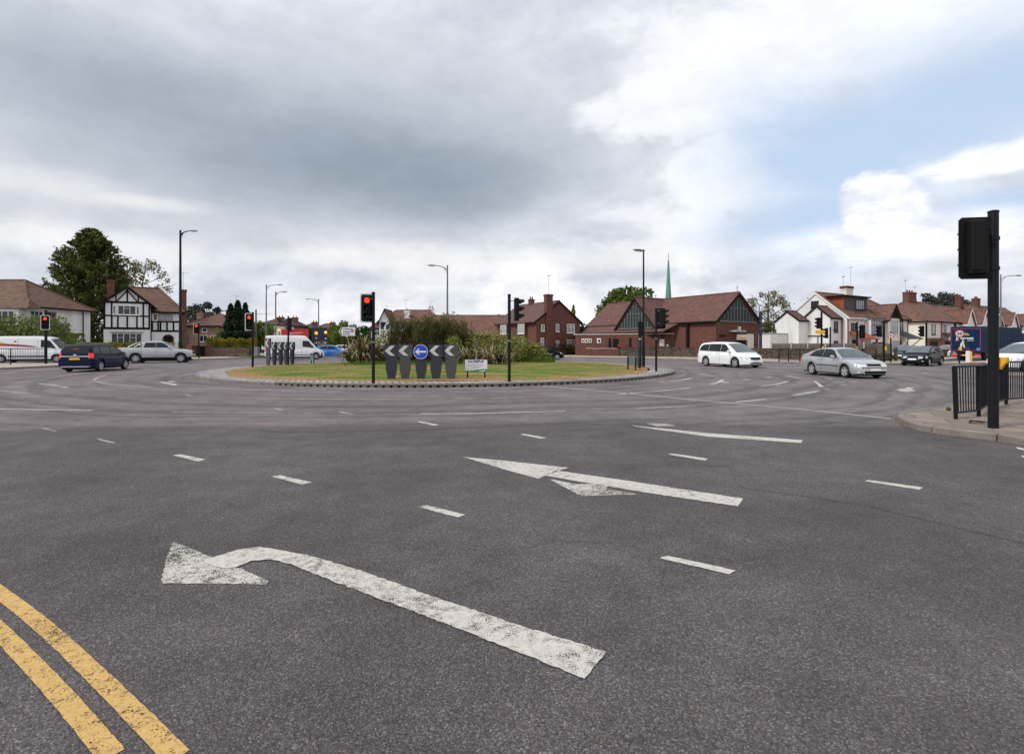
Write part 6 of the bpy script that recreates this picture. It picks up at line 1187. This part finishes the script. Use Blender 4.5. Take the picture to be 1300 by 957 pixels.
# next house with shop
r=ro('corner_house',22.1,0,'cream corner house with hipped roof and dark red shop front behind the black car')
walls(r,0,5.4,0,9,0,5.0,M['cream']); walls(r,5.403,11.0,.25,8.4,0,5.0,M['render'],name='second_wall')
hroof(r,0,11.2,0,8.6,5.05,8.5,M['tilered'],.3,4.4,'x',(1,0),fascia=M['timber'])
win(r,(2.0,0,3.0),(1,0),1.35,1.5,1,'timber','curtain'); win(r,(6.9,.25,3.3),(1,0),.9,1.3,1,'steel','glass')
m=MB(); m.box(5.2,5.6,-.08,-.003,0,5.0); m.build('red_pilaster',M['redd'],r); m=MB(); m.box(10.8,11.05,.1,.247,0,5.0); m.build('drainpipe',M['timber'],r)
m=MB(); m.box(.3,5.1,-.5,-.003,2.1,2.45); m.build('shop_canopy',M['tile'],r); m=MB(); m.box(.5,5.0,-.06,-.003,.2,2.05); sf=m.build('shop_front',M['redd'],r); m=MB(); m.box(1.4,4.0,-.09,-.062,.3,1.95); m.build('pane',M['glass'],sf)
m=MB(); m.add([(5.6,-.7,2.9),(11,-.7,2.9),(11,.2,3.35),(5.6,.2,3.35)],[(0,1,2,3)]); m.add([(5.6,-.7,2.8),(11,-.7,2.8),(11,.2,3.25),(5.6,.2,3.25)],[(3,2,1,0)]); m.build('shop_roof',M['tile'],r)
m=MB(); m.box(7.0,9.9,-.4,-.3,2.15,2.7); m.build('sign_fascia',M['signw'],r); m=MB(); m.box(6.0,11.0,.1,.245,.1,2.1); s2_=m.build('shop_front',M['redd'],r); m=MB(); m.box(7.0,9.6,.06,.098,.2,2.0); m.build('pane',M['glass'],s2_)
chimney(r,5.6,4.3,7.8,10.0,2.6,.9,'brickd',3); aerial(r,4.2,4.3,8.5,3.4,.3); aerial(r,7.4,4.3,10,1.0,.3)
# gabled terrace on to the right edge
LBs=['first gabled terrace house behind the lorry, left white gable','second gabled terrace house behind the lorry, right white gable','white walled terrace house right of the near signal pole','red roofed terrace house at the right edge behind the lorry','last terrace house cut by the right edge of the view']
for i,u in enumerate((33.2,39.2,45.6,53.0,61)):
    r=ro('terrace_house',u,0,LBs[i],'house','gabled terrace houses behind the lorry'); wd=5.9 if i<2 else 7.2
    walls(r,0,wd,0,8,0,5.0,M['render']); groof(r,0,wd,0,8,5.05,8.0 if i<2 else 8.6,'x',M['tilered'] if i!=3 else M['tile'],.3,.0,.12,M['timber'])
    gx=1.2 if i<2 else .6; walls(r,gx,gx+3.3,-.8,3,0,4.9,M['white'],'y',7.1,name='gable_wall'); groof(r,gx,gx+3.3,-.8,5.5,4.9,7.1,'y',M['tilered'],.25,.25,.1,M['white'],name='gable_roof')
    win(r,(gx+.4,-.8,3.1),(1,0),2.5,1.35,4,'white','glass',tr=1); win(r,(gx+.4,-.8,.7),(1,0),2.5,1.6,4,'white','glass',tr=1); win(r,(wd-1.2,0,3.2),(1,0),.9,1.2,1)
    if i>1: chimney(r,.4,4,7.6,10.1,1.3,.9,'brick',3)
    door(r,(wd-1.3,0,.1),(1,0),.9,2,M['redd'])
# ---- fences and front walls on the right
def panel_fence(pts,h,label,z0=.1,base=.3,step=1.83):
    root=empty('panel_fence',(pts[0][0],pts[0][1],0),0,label,'fence'); O=Vector((*pts[0],0)); L=[Vector((*p,0))-O for p in pts]
    for a,b in zip(L,L[1:]):
        d=(b-a); n_=max(1,round(d.length/step)); d.normalize(); T0=math.atan2(d.y,d.x); st=(b-a).length/n_
        for k in range(n_):
            T=Matrix.Translation(a+d*st*k)@Matrix.Rotation(T0,4,'Z'); m=MB(T); m.box(-.05,.05,-.06,.06,z0,z0+h+.1); m.build('concrete_post',M['concrete'],root)
            m=MB(T); m.box(.053,st-.053,-.03,.03,z0,z0+base); m.build('gravel_board',M['concrete'],root)
            m=MB(T); q=int((st-.11)/.14)
            for j in range(q): x=.055+(st-.11)*j/q; m.box(x,x+(st-.11)/q-.006,-.015+.006*(j%2),.015+.006*(j%2),z0+base+.003,z0+h)
            m.box(.055,st-.055,-.035,-.02+.002,z0+h-.3,z0+h-.24); m.build('fence_panel',M['fencew'],root)
    return root
panel_fence([(26.6,52.4),(27.4,50.2),(29.2,47.7),(31.4,45.7),(33.4,44.9)],1.55,'weathered board fence with pale concrete posts in front of the white end house',step=1.75)
wall_line('front_wall',[(33.9,45.2),(35.2,47.0)],1.2,.25,M['stone'],'short dark wall at the right end of the board fence')
wall_line('brick_wall',[(41,53.6),(50,58.8),(60,65),(75,74)],.85,.25,M['brick'],'low brick front wall before the terrace behind the lorry',M['concrete'])
# ---- walls and gate on the left
wall_line('stone_wall',[(-36.6,60.2),(-34.5,61.0),(-31.9,62.2)],1.05,.35,M['stonel'],'rubble stone garden wall under the yellow hedge on the left',M['stone'])
for i,(x,lb) in enumerate(((247.5,'left brick gate pier behind the traffic light pole'),(264,'right brick gate pier at the end of the rubble wall'))):
    Y=59.6; o=empty('gate_pier',(px(x,Y),Y,.1),0,lb,'gate pier','brick gate piers'); m=MB(); m.box(-.22,.22,-.22,.22,0,1.25); m.build('shaft',M['brick'],o); m=MB(); m.box(-.27,.27,-.27,.27,1.253,1.33); m.build('cap',M['tile'],o)
Y=59.6; x0,x1=px(250,Y)+.05,px(261.5,Y); o=empty('garden_gate',(x0,Y,.1),0,'dark wooden garden gate between the two brick piers','gate'); m=MB(); w=x1-x0; m.box(0,w,-.02,.02,.1,.16); m.box(0,w,-.02,.02,1.0,1.06)
for k in range(9): x=w*k/9; m.box(x+.005,x+w/9-.01,-.04,-.021,.05,1.25)
m.build('gate_leaf',M['timber'],o)
wall_line('brick_wall',[(-52,50.6),(-44,50.4),(-38.2,50.2),(-34.4,52.8)],.7,.25,M['brickd'],'low dark brick wall under the long green and yellow hedge',None)
X,Y=px(308,61.5),62.6; o=empty('wooden_fence',(px(301,Y),Y,.1),0,'pale vertical board fence beside the dark conifers','fence'); m=MB(); w=px(319,Y)-px(301,Y)
for k in range(12): m.box(w*k/12+.01,w*(k+1)/12-.01,-.02,.02,.1,1.75)
m.build('boards',M['fencew'],o); m=MB(); 
for k in range(3): m.box(w*k/2-.05,w*k/2+.05,.022,.1,0,1.8)
m.build('fence_post',M['concrete'],o)
Y=58; o=empty('utility_cabinet',(px(326,Y),Y,.12),0,'small grey utility cabinet on the verge left of the white panel van','cabinet'); m=MB(); m.bevbox(-.25,.25,-.2,.2,0,1.15,.03); m.build('casing',M['paleclad'],o,30); m=MB(); m.box(-.2,.2,-.21,-.202,.15,1.05); m.build('door',M['steel'],o)
# ---------------------------------------------------------------- vegetation
def leaf_quads(C,nrm_bias,size,N,asp=.6,seed=1,droop=0.0):
    rs=np.random.RandomState(seed); a=rs.normal(size=(N,3)); a+=nrm_bias*1.0; a/=np.linalg.norm(a,axis=1)[:,None]+1e-9
    t_=rs.normal(size=(N,3)); t_-=(t_*a).sum(1)[:,None]*a; t_/=np.linalg.norm(t_,axis=1)[:,None]+1e-9; b=np.cross(a,t_)
    s=size*(.55+.9*rs.rand(N))[:,None]; u=t_*s; v=b*s*asp; u[:,2]-=droop*s[:,0]
    V=np.stack([C-u,C-v*.9,C+u,C+v],1).reshape(-1,3); return V,np.arange(N*4).reshape(-1,4)
def blob_points(blobs,N,seed,shell=.55,low=-1.0):
    rs=np.random.RandomState(seed); vol=np.array([b[3]*b[4]*b[5] for b in blobs])**.75; vol/=vol.sum(); k=rs.choice(len(blobs),N,p=vol); B=np.array(blobs)[k]
    d=rs.normal(size=(N,3)); d/=np.linalg.norm(d,axis=1)[:,None]; r=(shell+(1-shell)*rs.rand(N))**.8
    jit=1+.16*rs.normal(size=N); P=B[:,:3]+d*(r*jit)[:,None]*B[:,3:6]; return P,d
def foliage_obj(name,blobs,N,size,mat,parent=None,seed=1,shell=.5,asp=.6,droop=0,up=.4):
    P,d=blob_points(blobs,N,seed,shell); d=d*.7; d[:,2]+=up; V,Fq=leaf_quads(P,d,size,N,asp,seed+5,droop); return np_mesh(name,V,Fq,mat,parent)
def rblobs(n_,W_,D_,z0,z1,r0,r1,seed,shape=lambda t:1.0,sq=.75):
    q=random.Random(seed); L=[]
    for i in range(n_):
        t_=(i+.5)/n_; z=z0+(z1-z0)*t_; a=i*2.399+q.random(); rr=shape(t_)*(.35+.65*q.random()**.6); r=r0+(r1-r0)*q.random(); r*=.55+.45*shape(t_)
        L.append((math.cos(a)*rr*W_,math.sin(a)*rr*D_,z,r,r,r*sq))
    return L
def trunk_obj(root,h,r,branches,seed,mat='bark',spread=1.0,z0=.4):
    q=random.Random(seed); m=MB(); bend=[(q.uniform(-.04,.04)*h,q.uniform(-.04,.04)*h) for _ in range(5)]
    m.tube([(bend[i][0]*i/4,bend[i][1]*i/4,h*i/4) for i in range(5)],[r,r*.85,r*.65,r*.42,r*.15],8)
    for k in range(branches):
        z=h*(z0+(.93-z0)*k/branches); a=k*2.4+q.random(); L=spread*h*(.5-.28*k/branches)*q.uniform(.7,1.1); rr=r*(.5-.35*k/branches); up=q.uniform(.45,.8)
        P=[(0,0,z),(math.cos(a)*L*.35,math.sin(a)*L*.35,z+L*.22*up),(math.cos(a)*L*.7,math.sin(a)*L*.7,z+L*.5*up),(math.cos(a+.2)*L,math.sin(a+.2)*L,z+L*.85*up)]
        m.tube(P,[rr,rr*.7,rr*.45,rr*.12],6)
        for s_ in (-1,1):
            p=P[1+(s_>0)]; b=a+s_*.7; l2=L*.45; m.tube([p,(p[0]+math.cos(b)*l2*.5,p[1]+math.sin(b)*l2*.5,p[2]+l2*.35),(p[0]+math.cos(b)*l2,p[1]+math.sin(b)*l2,p[2]+l2*.6)],[rr*.45,rr*.28,rr*.06],5)
    return m.build('trunk',M[mat],root,50)
def tree(name,label,x,Y,h,W_,mat,N,size,seed,z0=.25,nb=26,shape=None,br=(.9,1.5),shell=.5,branches=9,tr=.22,group=None,sq=.75,asp=.6,up=.4,zz=.12,spread=1.0):
    root=empty(name,(px(x,Y),Y,zz),0,label,'tree',group); shape=shape or (lambda t: math.sin(PI*min(1,max(0,.12+t*.80)))**.7)
    trunk_obj(root,h*.92,tr,branches,seed,spread=spread); foliage_obj('crown',rblobs(nb,W_*.72,W_*.72,h*z0,h*.90,br[0],br[1],seed,shape,sq),N,size,M[mat],root,seed,shell,asp,0,up); return root
def bush(name,label,blobs,pos,N,size,mat,seed,cat='bush',group=None,shell=.6,asp=.6,up=.4):
    o=foliage_obj(name,blobs,N,size,M[mat],None,seed,shell,asp,0,up); o.location=pos; return tag(o,label,cat,group)
M['conif']=foliage('cypress foliage',(.026,.044,.014),(.11,.125,.024),1.3,(.28,.26,.04),.28); M['dconif']=foliage('dark conifer foliage',(.006,.016,.008),(.014,.030,.012),1.4,None,.1)
M['leaf1']=foliage('fresh green leaves',(.055,.10,.016),(.14,.20,.035),1.0); M['leaf2']=foliage('olive leaves',(.05,.065,.02),(.12,.12,.045),1.3); M['grey']=foliage('grey green leaves',(.030,.038,.028),(.075,.082,.062),1.0)
M['chest']=foliage('chestnut leaves with pale blossom',(.045,.085,.014),(.13,.16,.03),1.1,(.40,.38,.19)); M['spring']=foliage('sparse spring leaves',(.10,.11,.035),(.20,.17,.08),1.5,None,.35)
M['yellowh']=foliage('golden privet leaves',(.07,.10,.01),(.34,.28,.015),.9,(.45,.36,.02)); M['hedge']=foliage('hedge leaves',(.018,.045,.010),(.045,.085,.015),1.2); M['palebush']=foliage('pale green bush leaves',(.07,.10,.022),(.20,.24,.07),1.3,(.30,.32,.12))
M['varieg']=foliage('yellow variegated leaves',(.07,.09,.02),(.30,.31,.07),2.6,(.60,.57,.22)); M['redsh']=foliage('dark red shrub leaves',(.03,.022,.014),(.07,.04,.022),1.5); M['bamboo']=foliage('bamboo leaves',(.040,.050,.010),(.13,.125,.030),1.8,(.34,.19,.06),.4)
# big cypress behind the houses: boughs of upswept sprays
root=empty('cypress_tree',(px(115,68),68,0),0,'huge dark cypress with yellow green tips, towering behind the two left houses','tree')
m=MB(); m.tube([(0,0,0),(.1,0,8),(.2,.1,16.5)],[.5,.35,.05],10); m.build('trunk',M['bark'],root,50)
q=random.Random(5); PTS=[];DIR=[]
H_=hz(288,68)
for i in range(700):
    t_=q.random()**.9; z=.8+(H_-1.2)*t_; a=q.uniform(0,2*PI); Rm=7.0*(1-t_**1.8)**.70*(.90+.10*math.sin(t_*17+a*2))+.3; L=Rm*q.uniform(.80,1.06)
    if math.cos(a)<0: L*=.98
    for k in range(46):
        s=.12+.88*(k/46)**.62; w=.34*(1.25-s)*2.0+.05
        r_=L*s; zz_=z+L*(.34*s*s-.22)+q.gauss(0,.11); PTS.append((math.cos(a)*r_+q.gauss(0,w*.45),math.sin(a)*r_+q.gauss(0,w*.45),zz_)); DIR.append((math.cos(a)*.5,math.sin(a)*.5,.9))
P=np.array(PTS); V,Fq=leaf_quads(P,np.array(DIR)*.8,.25,len(P),.36,4); np_mesh('crown',V,Fq,M['conif'],root)
tree('broad_tree','sparse pale leaved tree beyond the cypress, thin branches over the half timbered house',183,74,hz(322,74),6.0,'spring',2300,.16,11,.45,30,None,(.7,1.5),.3,12,.22,spread=.9)
for i,(x,Y,yt,W_,mt,N,lb,sd) in enumerate(((262,98,381,4.4,'grey',3600,'grey green tree behind the pinkish brick house, left of its chimney',21),(243,100,386,2.4,'grey',1600,'narrow grey green tree just right of the brick stack of the half timbered house',22),(424,120,411,3.0,'leaf1',1500,'round green tree left of the small direction sign',23),(331,85,407,2.6,'leaf1',1800,'light green tree beside the conifers, behind the tall red lit signal',24),(391,110,417,3.0,'hedge',1500,'dark green tree left of the large dark sign',25),(633,110,397,3.0,'leaf1',1500,'small green tree top above the long brown roof',26),
     (438,105,407,3.0,'leaf1',1800,'green tree behind the small direction sign',27),(462,105,414,3.2,'hedge',1600,'dark green tree between direction sign and the white house',28),(740,85,412,2.4,'dconif',1500,'dark green tree between the brick house and the church',29))):
    tree('distant_tree',lb,x,Y,hz(yt,Y),W_,mt,N,.26,sd,.2,16,None,(.8,1.3),.5,6,.16)
def conifer(label,x,Y,yt,W_,seed,mat='dconif',group=None,N=3600):
    root=empty('conifer_tree',(px(x,Y),Y,.1),0,label,'tree',group); h=hz(yt,Y); m=MB(); m.tube([(0,0,0),(0,0,h*.95)],[.16,.02],7); m.build('trunk',M['bark'],root,50)
    rs=np.random.RandomState(seed); t_=rs.rand(N)**.8; z=.2+(h-.2)*t_; Rr=W_*(np.clip(1-t_,0,1)**.62)*(.85+.15*np.sin(t_*31+rs.rand()*6)); a=rs.rand(N)*2*PI; r=Rr*(.6+.45*rs.rand(N)); C=np.c_[np.cos(a)*r,np.sin(a)*r,z+.12*r]
    V,Fq=leaf_quads(C,np.c_[np.cos(a),np.sin(a),np.full(N,.8)]*.9,.17,N,.5,seed+1); np_mesh('crown',V,Fq,M[mat],root)
for x,yt,W_,lb in ((293,387,1.45,'left of the three dark columnar conifers'),(302,383,1.6,'tallest middle one of the three dark columnar conifers'),(311.5,386,1.35,'right one of the three dark columnar conifers, behind the red light')): conifer(lb,x,64,yt,W_,int(x),group='dark columnar conifers')
conifer('golden green conifer tip showing behind the roof of the brick house',728,86,388,1.0,9,'yellowh',None,1500)
# small cordyline palm and bright bush in the garden
root=empty('palm_tree',(px(276,66),66,.1),0,'small shaggy palm in the front garden left of the conifers','tree'); h=hz(421,66); m=MB(); m.tube([(0,0,0),(0,0,h)],[.14,.12],8); m.build('trunk',M['bark'],root,50); m=MB()
for i in range(60): a=i*2.4; e_=-.5+1.7*((i*37)%60)/60; L=1.0; m.add([(0,0,h),(math.cos(a)*L*.5-.05,math.sin(a)*L*.5,h+.45*e_+.15),(math.cos(a)*L,math.sin(a)*L,h+.6*e_-.25),(math.cos(a)*L*.5+.05,math.sin(a)*L*.5+.05,h+.45*e_+.15)],[(0,1,2,3)])
m.build('crown',M['leaf2'],root,fix=False)
bush('bush','bright green rounded bush between the palm and the conifers',rblobs(7,.7,.6,.6,2.9,.6,.85,3),(px(285,65),65,.1),1500,.13,'leaf1',31)
def hedge(name,pts,w,z0,z1,mat,N,label,seed,size=.10,wob=.15):
    rs=np.random.RandomState(seed); P=[Vector((*p,0)) for p in pts]; Ls=[(b-a).length for a,b in zip(P,P[1:])]; tot=sum(Ls); out=[];nr=[]
    for _ in range(N):
        s=rs.rand()*tot; i=0
        while s>Ls[i]: s-=Ls[i]; i+=1
        d=(P[i+1]-P[i]).normalized(); n_=Vector((-d.y,d.x,0)); side=rs.rand(); zt=z1+wob*math.sin(s*2.1+i)*.5+wob*.6*math.sin(s*5.3)
        if side<.35: u=rs.uniform(-1,1); z=zt; nn=Vector((0,0,1))
        else: u=-1 if side<.85 else 1; z=rs.uniform(z0,zt); nn=n_*u
        u2=u+rs.normal()*.12; p=P[i]+d*s+n_*u2*w/2; out.append((p.x,p.y,z+rs.normal()*.05)); nr.append(tuple(nn))
    C=np.array(out); O=C.mean(0); O[2]=0; V,Fq=leaf_quads(C-O,np.array(nr)*1.2,size,N,.6,seed+1); o=np_mesh(name,V,Fq,M[mat]); o.location=O
    return tag(o,label,'hedge')
hedge('hedge',[(-43.8,51.4),(-38.5,51.2),(-35.2,53.4)],1.1,.2,1.62,'yellowh',5200,'long clipped hedge with golden top in front of the half timbered house',41,.10,.06)
hedge('hedge',[(-44.2,52.9),(-39.5,52.5),(-36.8,54)],.8,.2,1.50,'hedge',2600,'darker green hedge close behind the golden topped one',42,.10,.05)
hedge('hedge',[(-36.6,61.2),(-34.5,62.0),(-31.6,63.2)],.9,1.0,2.15,'yellowh',3400,'golden green hedge growing above the rubble stone garden wall',43,.10,.12)
hedge('hedge',[(-48.5,54),(-45.5,54)],1.2,.2,2.6,'leaf1',2400,'bright green hedge between the white house and the half timbered house',44,.12,.1)
# big bushes at the far left
bush('bush','spreading pale green bush in front of the white house at the left edge',[(0,0,1.6,2.4,1.3,1.8),(2.3,.2,1.8,2.0,1.3,1.9),(-2.6,0,1.6,2.4,1.3,1.9),(1,.2,3.2,1.5,1.0,1.1),(-1.4,.1,3.2,1.6,1.0,1.15),(3.2,0,3.2,1.0,.8,1.0),(-4.0,0,2.4,1.8,1.2,1.8)],(-48.7,51.3,.1),11000,.115,'palebush',51,shell=.8)
bush('bush','rounded pale green bush right of the left red light, behind the delivery van',[(0,0,1.4,1.5,1.1,1.7),(-.8,0,2.0,1.2,1.0,1.6),(.4,0,.9,1.5,1.1,1.3),(-.5,0,2.7,.9,.8,1.0)],(px(73,51),51,.1),5200,.085,'palebush',52,shell=.85,asp=.4)
bush('bush','low dark bush between the rounded bush and the long hedge',[(0,0,.8,1.1,.8,.9),(1,.1,.7,.9,.8,.8)],(px(93,53),53,.1),1500,.12,'hedge',53)
# island planting
def strap(name,label,pos,N,L0,W0,sp,seed,mats,group=None,base=.35):   # striped strap leaved clump
    q=random.Random(seed); m=MB()
    for i in range(N):
        a=q.uniform(0,2*PI); L=L0*q.uniform(.6,1.1); lean=q.uniform(.1,1.0)**.6*sp; bx,by=q.gauss(0,base),q.gauss(0,base); w=W0*q.uniform(.7,1.2); m.cur=0 if q.random()<.40 else (1 if q.random()<.78 else 2)
        dx,dy=math.cos(a),math.sin(a); px_,py_=-dy*w,dx*w; V=[]; K=6
        for k in range(K+1):
            t_=k/K; r_=L*lean*(t_*.78); z=L*(t_-.86*lean*t_*t_); z=max(z,.05); ww=(1-t_**3)*(.55+.9*t_*(1-t_)*1.5)
            V+=[(bx+dx*r_+px_*ww,by+dy*r_+py_*ww,z),(bx+dx*r_-px_*ww,by+dy*r_-py_*ww,z)]
        m.add(V,[(2*k,2*k+1,2*k+3,2*k+2) for k in range(K)])
    o=m.build(name,mats,None,fix=False); o.location=pos; return tag(o,label,'plant',group)
M['str1']=simple('dark green strap leaf',(.022,.035,.012),.5,var=.4,scale=4); M['str2']=simple('cream striped strap leaf',(.36,.31,.15),.5,var=.35,scale=5); M['str3']=simple('dead brown strap leaf',(.16,.09,.05),.7,var=.4,scale=4)
SM=[M['str1'],M['str2'],M['str3']]
def ip(x,Y): X=px(x,Y); return (X,Y,isl_z(X,Y))
strap('strap_leaf_plant','big striped strap leaf clump drooping at the left end of the island planting',ip(460,36.5),620,2.75,.075,1.0,61,SM)
strap('strap_leaf_plant','striped strap leaf clump just right of the red signal pole on the island',ip(482,38.5),240,2.6,.07,.9,62,SM)
strap('strap_leaf_plant','striped strap leaf clump behind the white sponsor board',ip(600,35.5),330,1.9,.06,1.0,63,SM)
strap('strap_leaf_plant','striped strap leaf clump to the right of the sponsor board by the signal pole',ip(626,35),340,1.9,.06,1.0,64,SM)
strap('strap_leaf_plant','dark strap leaf clump behind the right end chevron board',ip(583,36),160,1.4,.04,.9,65,SM)
def bamboo(label,pos,N,h,W_,seed,sd=.8):
    root=empty('bamboo_clump',pos,0,label,'plant','bamboo clumps in the middle of the island'); q=random.Random(seed); m=MB(); PTS=[];D=[]
    for i in range(N):
        a=q.uniform(0,2*PI); r_=W_*q.random()**.6; x,y=math.cos(a)*r_,math.sin(a)*r_*sd; H=h*(q.uniform(.45,1.12) if q.random()<.8 else 1.15)*(1-.18*(r_/W_)); lx,ly=q.gauss(0,.3)*H*.5,q.gauss(0,.3)*H*.5
        m.tube([(x,y,0),(x+lx*.4,y+ly*.4,H*.6),(x+lx,y+ly,H)],[.014,.010,.003],4,False)
        for k in range(62): t_=.10+.9*q.random(); PTS.append((x+lx*t_*t_+q.gauss(0,.10),y+ly*t_*t_+q.gauss(0,.10),H*t_)); D.append((0,0,0))
    m.build('canes',M['bark'],root,fix=False); P=np.array(PTS); rs=np.random.RandomState(seed); n_=len(P)
    u=np.c_[rs.normal(size=n_)*.5,rs.normal(size=n_)*.5,.6+.5*rs.rand(n_)]*.13; v=np.c_[rs.normal(size=n_),rs.normal(size=n_),np.zeros(n_)]*.018
    V=np.stack([P-u,P-v,P+u,P+v],1).reshape(-1,3); np_mesh('leaves',V,np.arange(n_*4).reshape(-1,4),M['bamboo'],root)
bamboo('narrow tall bamboo tuft at the left end behind the first chevron boards',ip(498,38.5),44,3.7,.28,71)
bamboo('dense dark bamboo clump behind the second chevron board',ip(517,39),110,3.2,.55,72)
bamboo('middle bamboo clump directly behind the round blue arrow disc',ip(541,38),180,3.3,.95,73)
bamboo('bamboo clump behind the right hand chevron boards',ip(566,38.6),170,3.3,.9,74)
bamboo('thin outer bamboo clump at the right end before the long brown roof',ip(587,39.5),70,3.1,.7,75)
bush('shrub','yellow variegated shrub behind the sponsor board',[(0,0,1.1,1.5,.9,1.2),(1.4,.1,1.0,1.3,.9,1.1),(-1.1,0,1.2,1.0,.8,1.0)],ip(622,39),3600,.085,'varieg',81,shell=.75)
bush('shrub','pale yellow green shrub behind the right island signal',[(0,0,.9,1.4,.9,1.0),(1.2,0,.7,1.1,.8,.75)],ip(658,40.5),3000,.085,'varieg',82,shell=.75)
bush('shrub','small yellow leaved shrub touching the right end chevron board',[(0,0,1.0,.55,.5,.9),(-.3,0,1.4,.4,.4,.5)],ip(579,36.8),900,.07,'varieg',83,shell=.7)
bush('shrub','dark reddish shrub right behind the chevron boards',[(0,0,.8,1.3,.7,.8),(1.6,0,.7,1.2,.7,.7),(-1.6,0,.8,1.3,.7,.8)],ip(545,37),4200,.07,'redsh',84,shell=.7)
bush('shrub','yellow green shrub between the red signal pole and the first chevron board',[(0,0,1.1,.9,.7,1.1),(.7,.1,.9,.7,.6,.9)],ip(487,40),1700,.085,'varieg',85,shell=.7)
tag(tufts('tall_grass',*ip(676,41)[:2],1.8,3600,.42,.018,M['blade2'],zf),'tall green grass growing at the right end of the island planting','grass',None,'stuff')
X,Y,_=ip(520,34.2)
o=tufts('tall_grass',X,Y,7.2,9000,.28,.020,M['blade2'],zf,inside=lambda x,y:(y>33.2+.00*x)&(y<35.4)&(x>px(440,34))&(x<px(585,34))); tag(o,'strip of bright green grass in front of the planting, behind the chevron boards','grass',None,'stuff')
# trees behind the church and houses
tree('chestnut_tree','large chestnut with creamy blossom behind the church roof',797,92,hz(362,92),7.3,'chest',9500,.30,91,.30,44,None,(1.2,2.1),.55,10,.4,up=.7)
tree('sparse_tree','tall bare looking tree with sparse spring leaves between the church and the white houses',975,78,hz(363,78),5.1,'spring',3000,.14,92,.34,40,None,(.5,1.1),.25,15,.26,spread=.85)
bush('bush','green bush below the sparse spring tree, beside the church wall',rblobs(9,2.0,1.2,.8,4.3,.9,1.3,5),(px(972,72),72,.1),2600,.17,'leaf2',93)
tree('distant_tree','dark tree top peeping over the church roof right of the green spire',866,110,hz(378,110),3.8,'grey',1600,.28,94,.4,14,None,(.8,1.3),.3,8,.2)
tree('large_tree','dark grey leafed tree behind the chimney of the corner house',1191,112,hz(367,112),8.2,'grey',7500,.30,95,.35,36,None,(1.0,1.9),.35,12,.3)
tree('distant_tree','small feathery tree left of the corner house chimney',1168,110,hz(379,110),2.6,'grey',1200,.22,96,.4,12,None,(.6,1.1),.3,8,.15)
tree('distant_tree','hazy tree behind the white chimneys of the house beyond the island',572,110,hz(391,110),3.6,'spring',700,.14,97,.4,14,None,(.5,1.0),.2,12,.14)
bush('bush','dark clipped bush at the foot of the brick house wall',[(0,0,.7,1.6,.6,.9),(1.4,.2,.6,1.1,.6,.8)],(px(715,68),68.6,.1),1500,.12,'redsh',98)
bush('bush','scruffy green bush by the right end of the board fence',[(0,0,.35,1.2,.3,.35)],(32.2,44.4,.1),900,.07,'leaf2',99)
tag(tufts('verge_grass',px(330,60),60.5,3.5,2500,.10,.03,M['blade2'],lambda x,y:np.full(len(x),.12),inside=lambda x,y:(x<-27.5)),'patch of green verge by the utility cabinet on the far left pavement','grass',None,'stuff')
# far tree line closing the gaps at the horizon
rs=np.random.RandomState(8); N=26000; a=rs.uniform(-2.4,2.4,N); D=rs.uniform(215,260,N); hh=4.2+1.8*np.sin(a*23)+1.3*np.sin(a*61+1)+.9*np.sin(a*140); C=np.c_[np.sin(a)*D,np.cos(a)*D,hh*rs.rand(N)]
V,Fq=leaf_quads(C,np.zeros((N,3)),1.3,N,.8,3); tag(np_mesh('distant_woodland',V,Fq,M['grey']),'low belt of distant trees and gardens closing the horizon','woodland',None,'stuff')
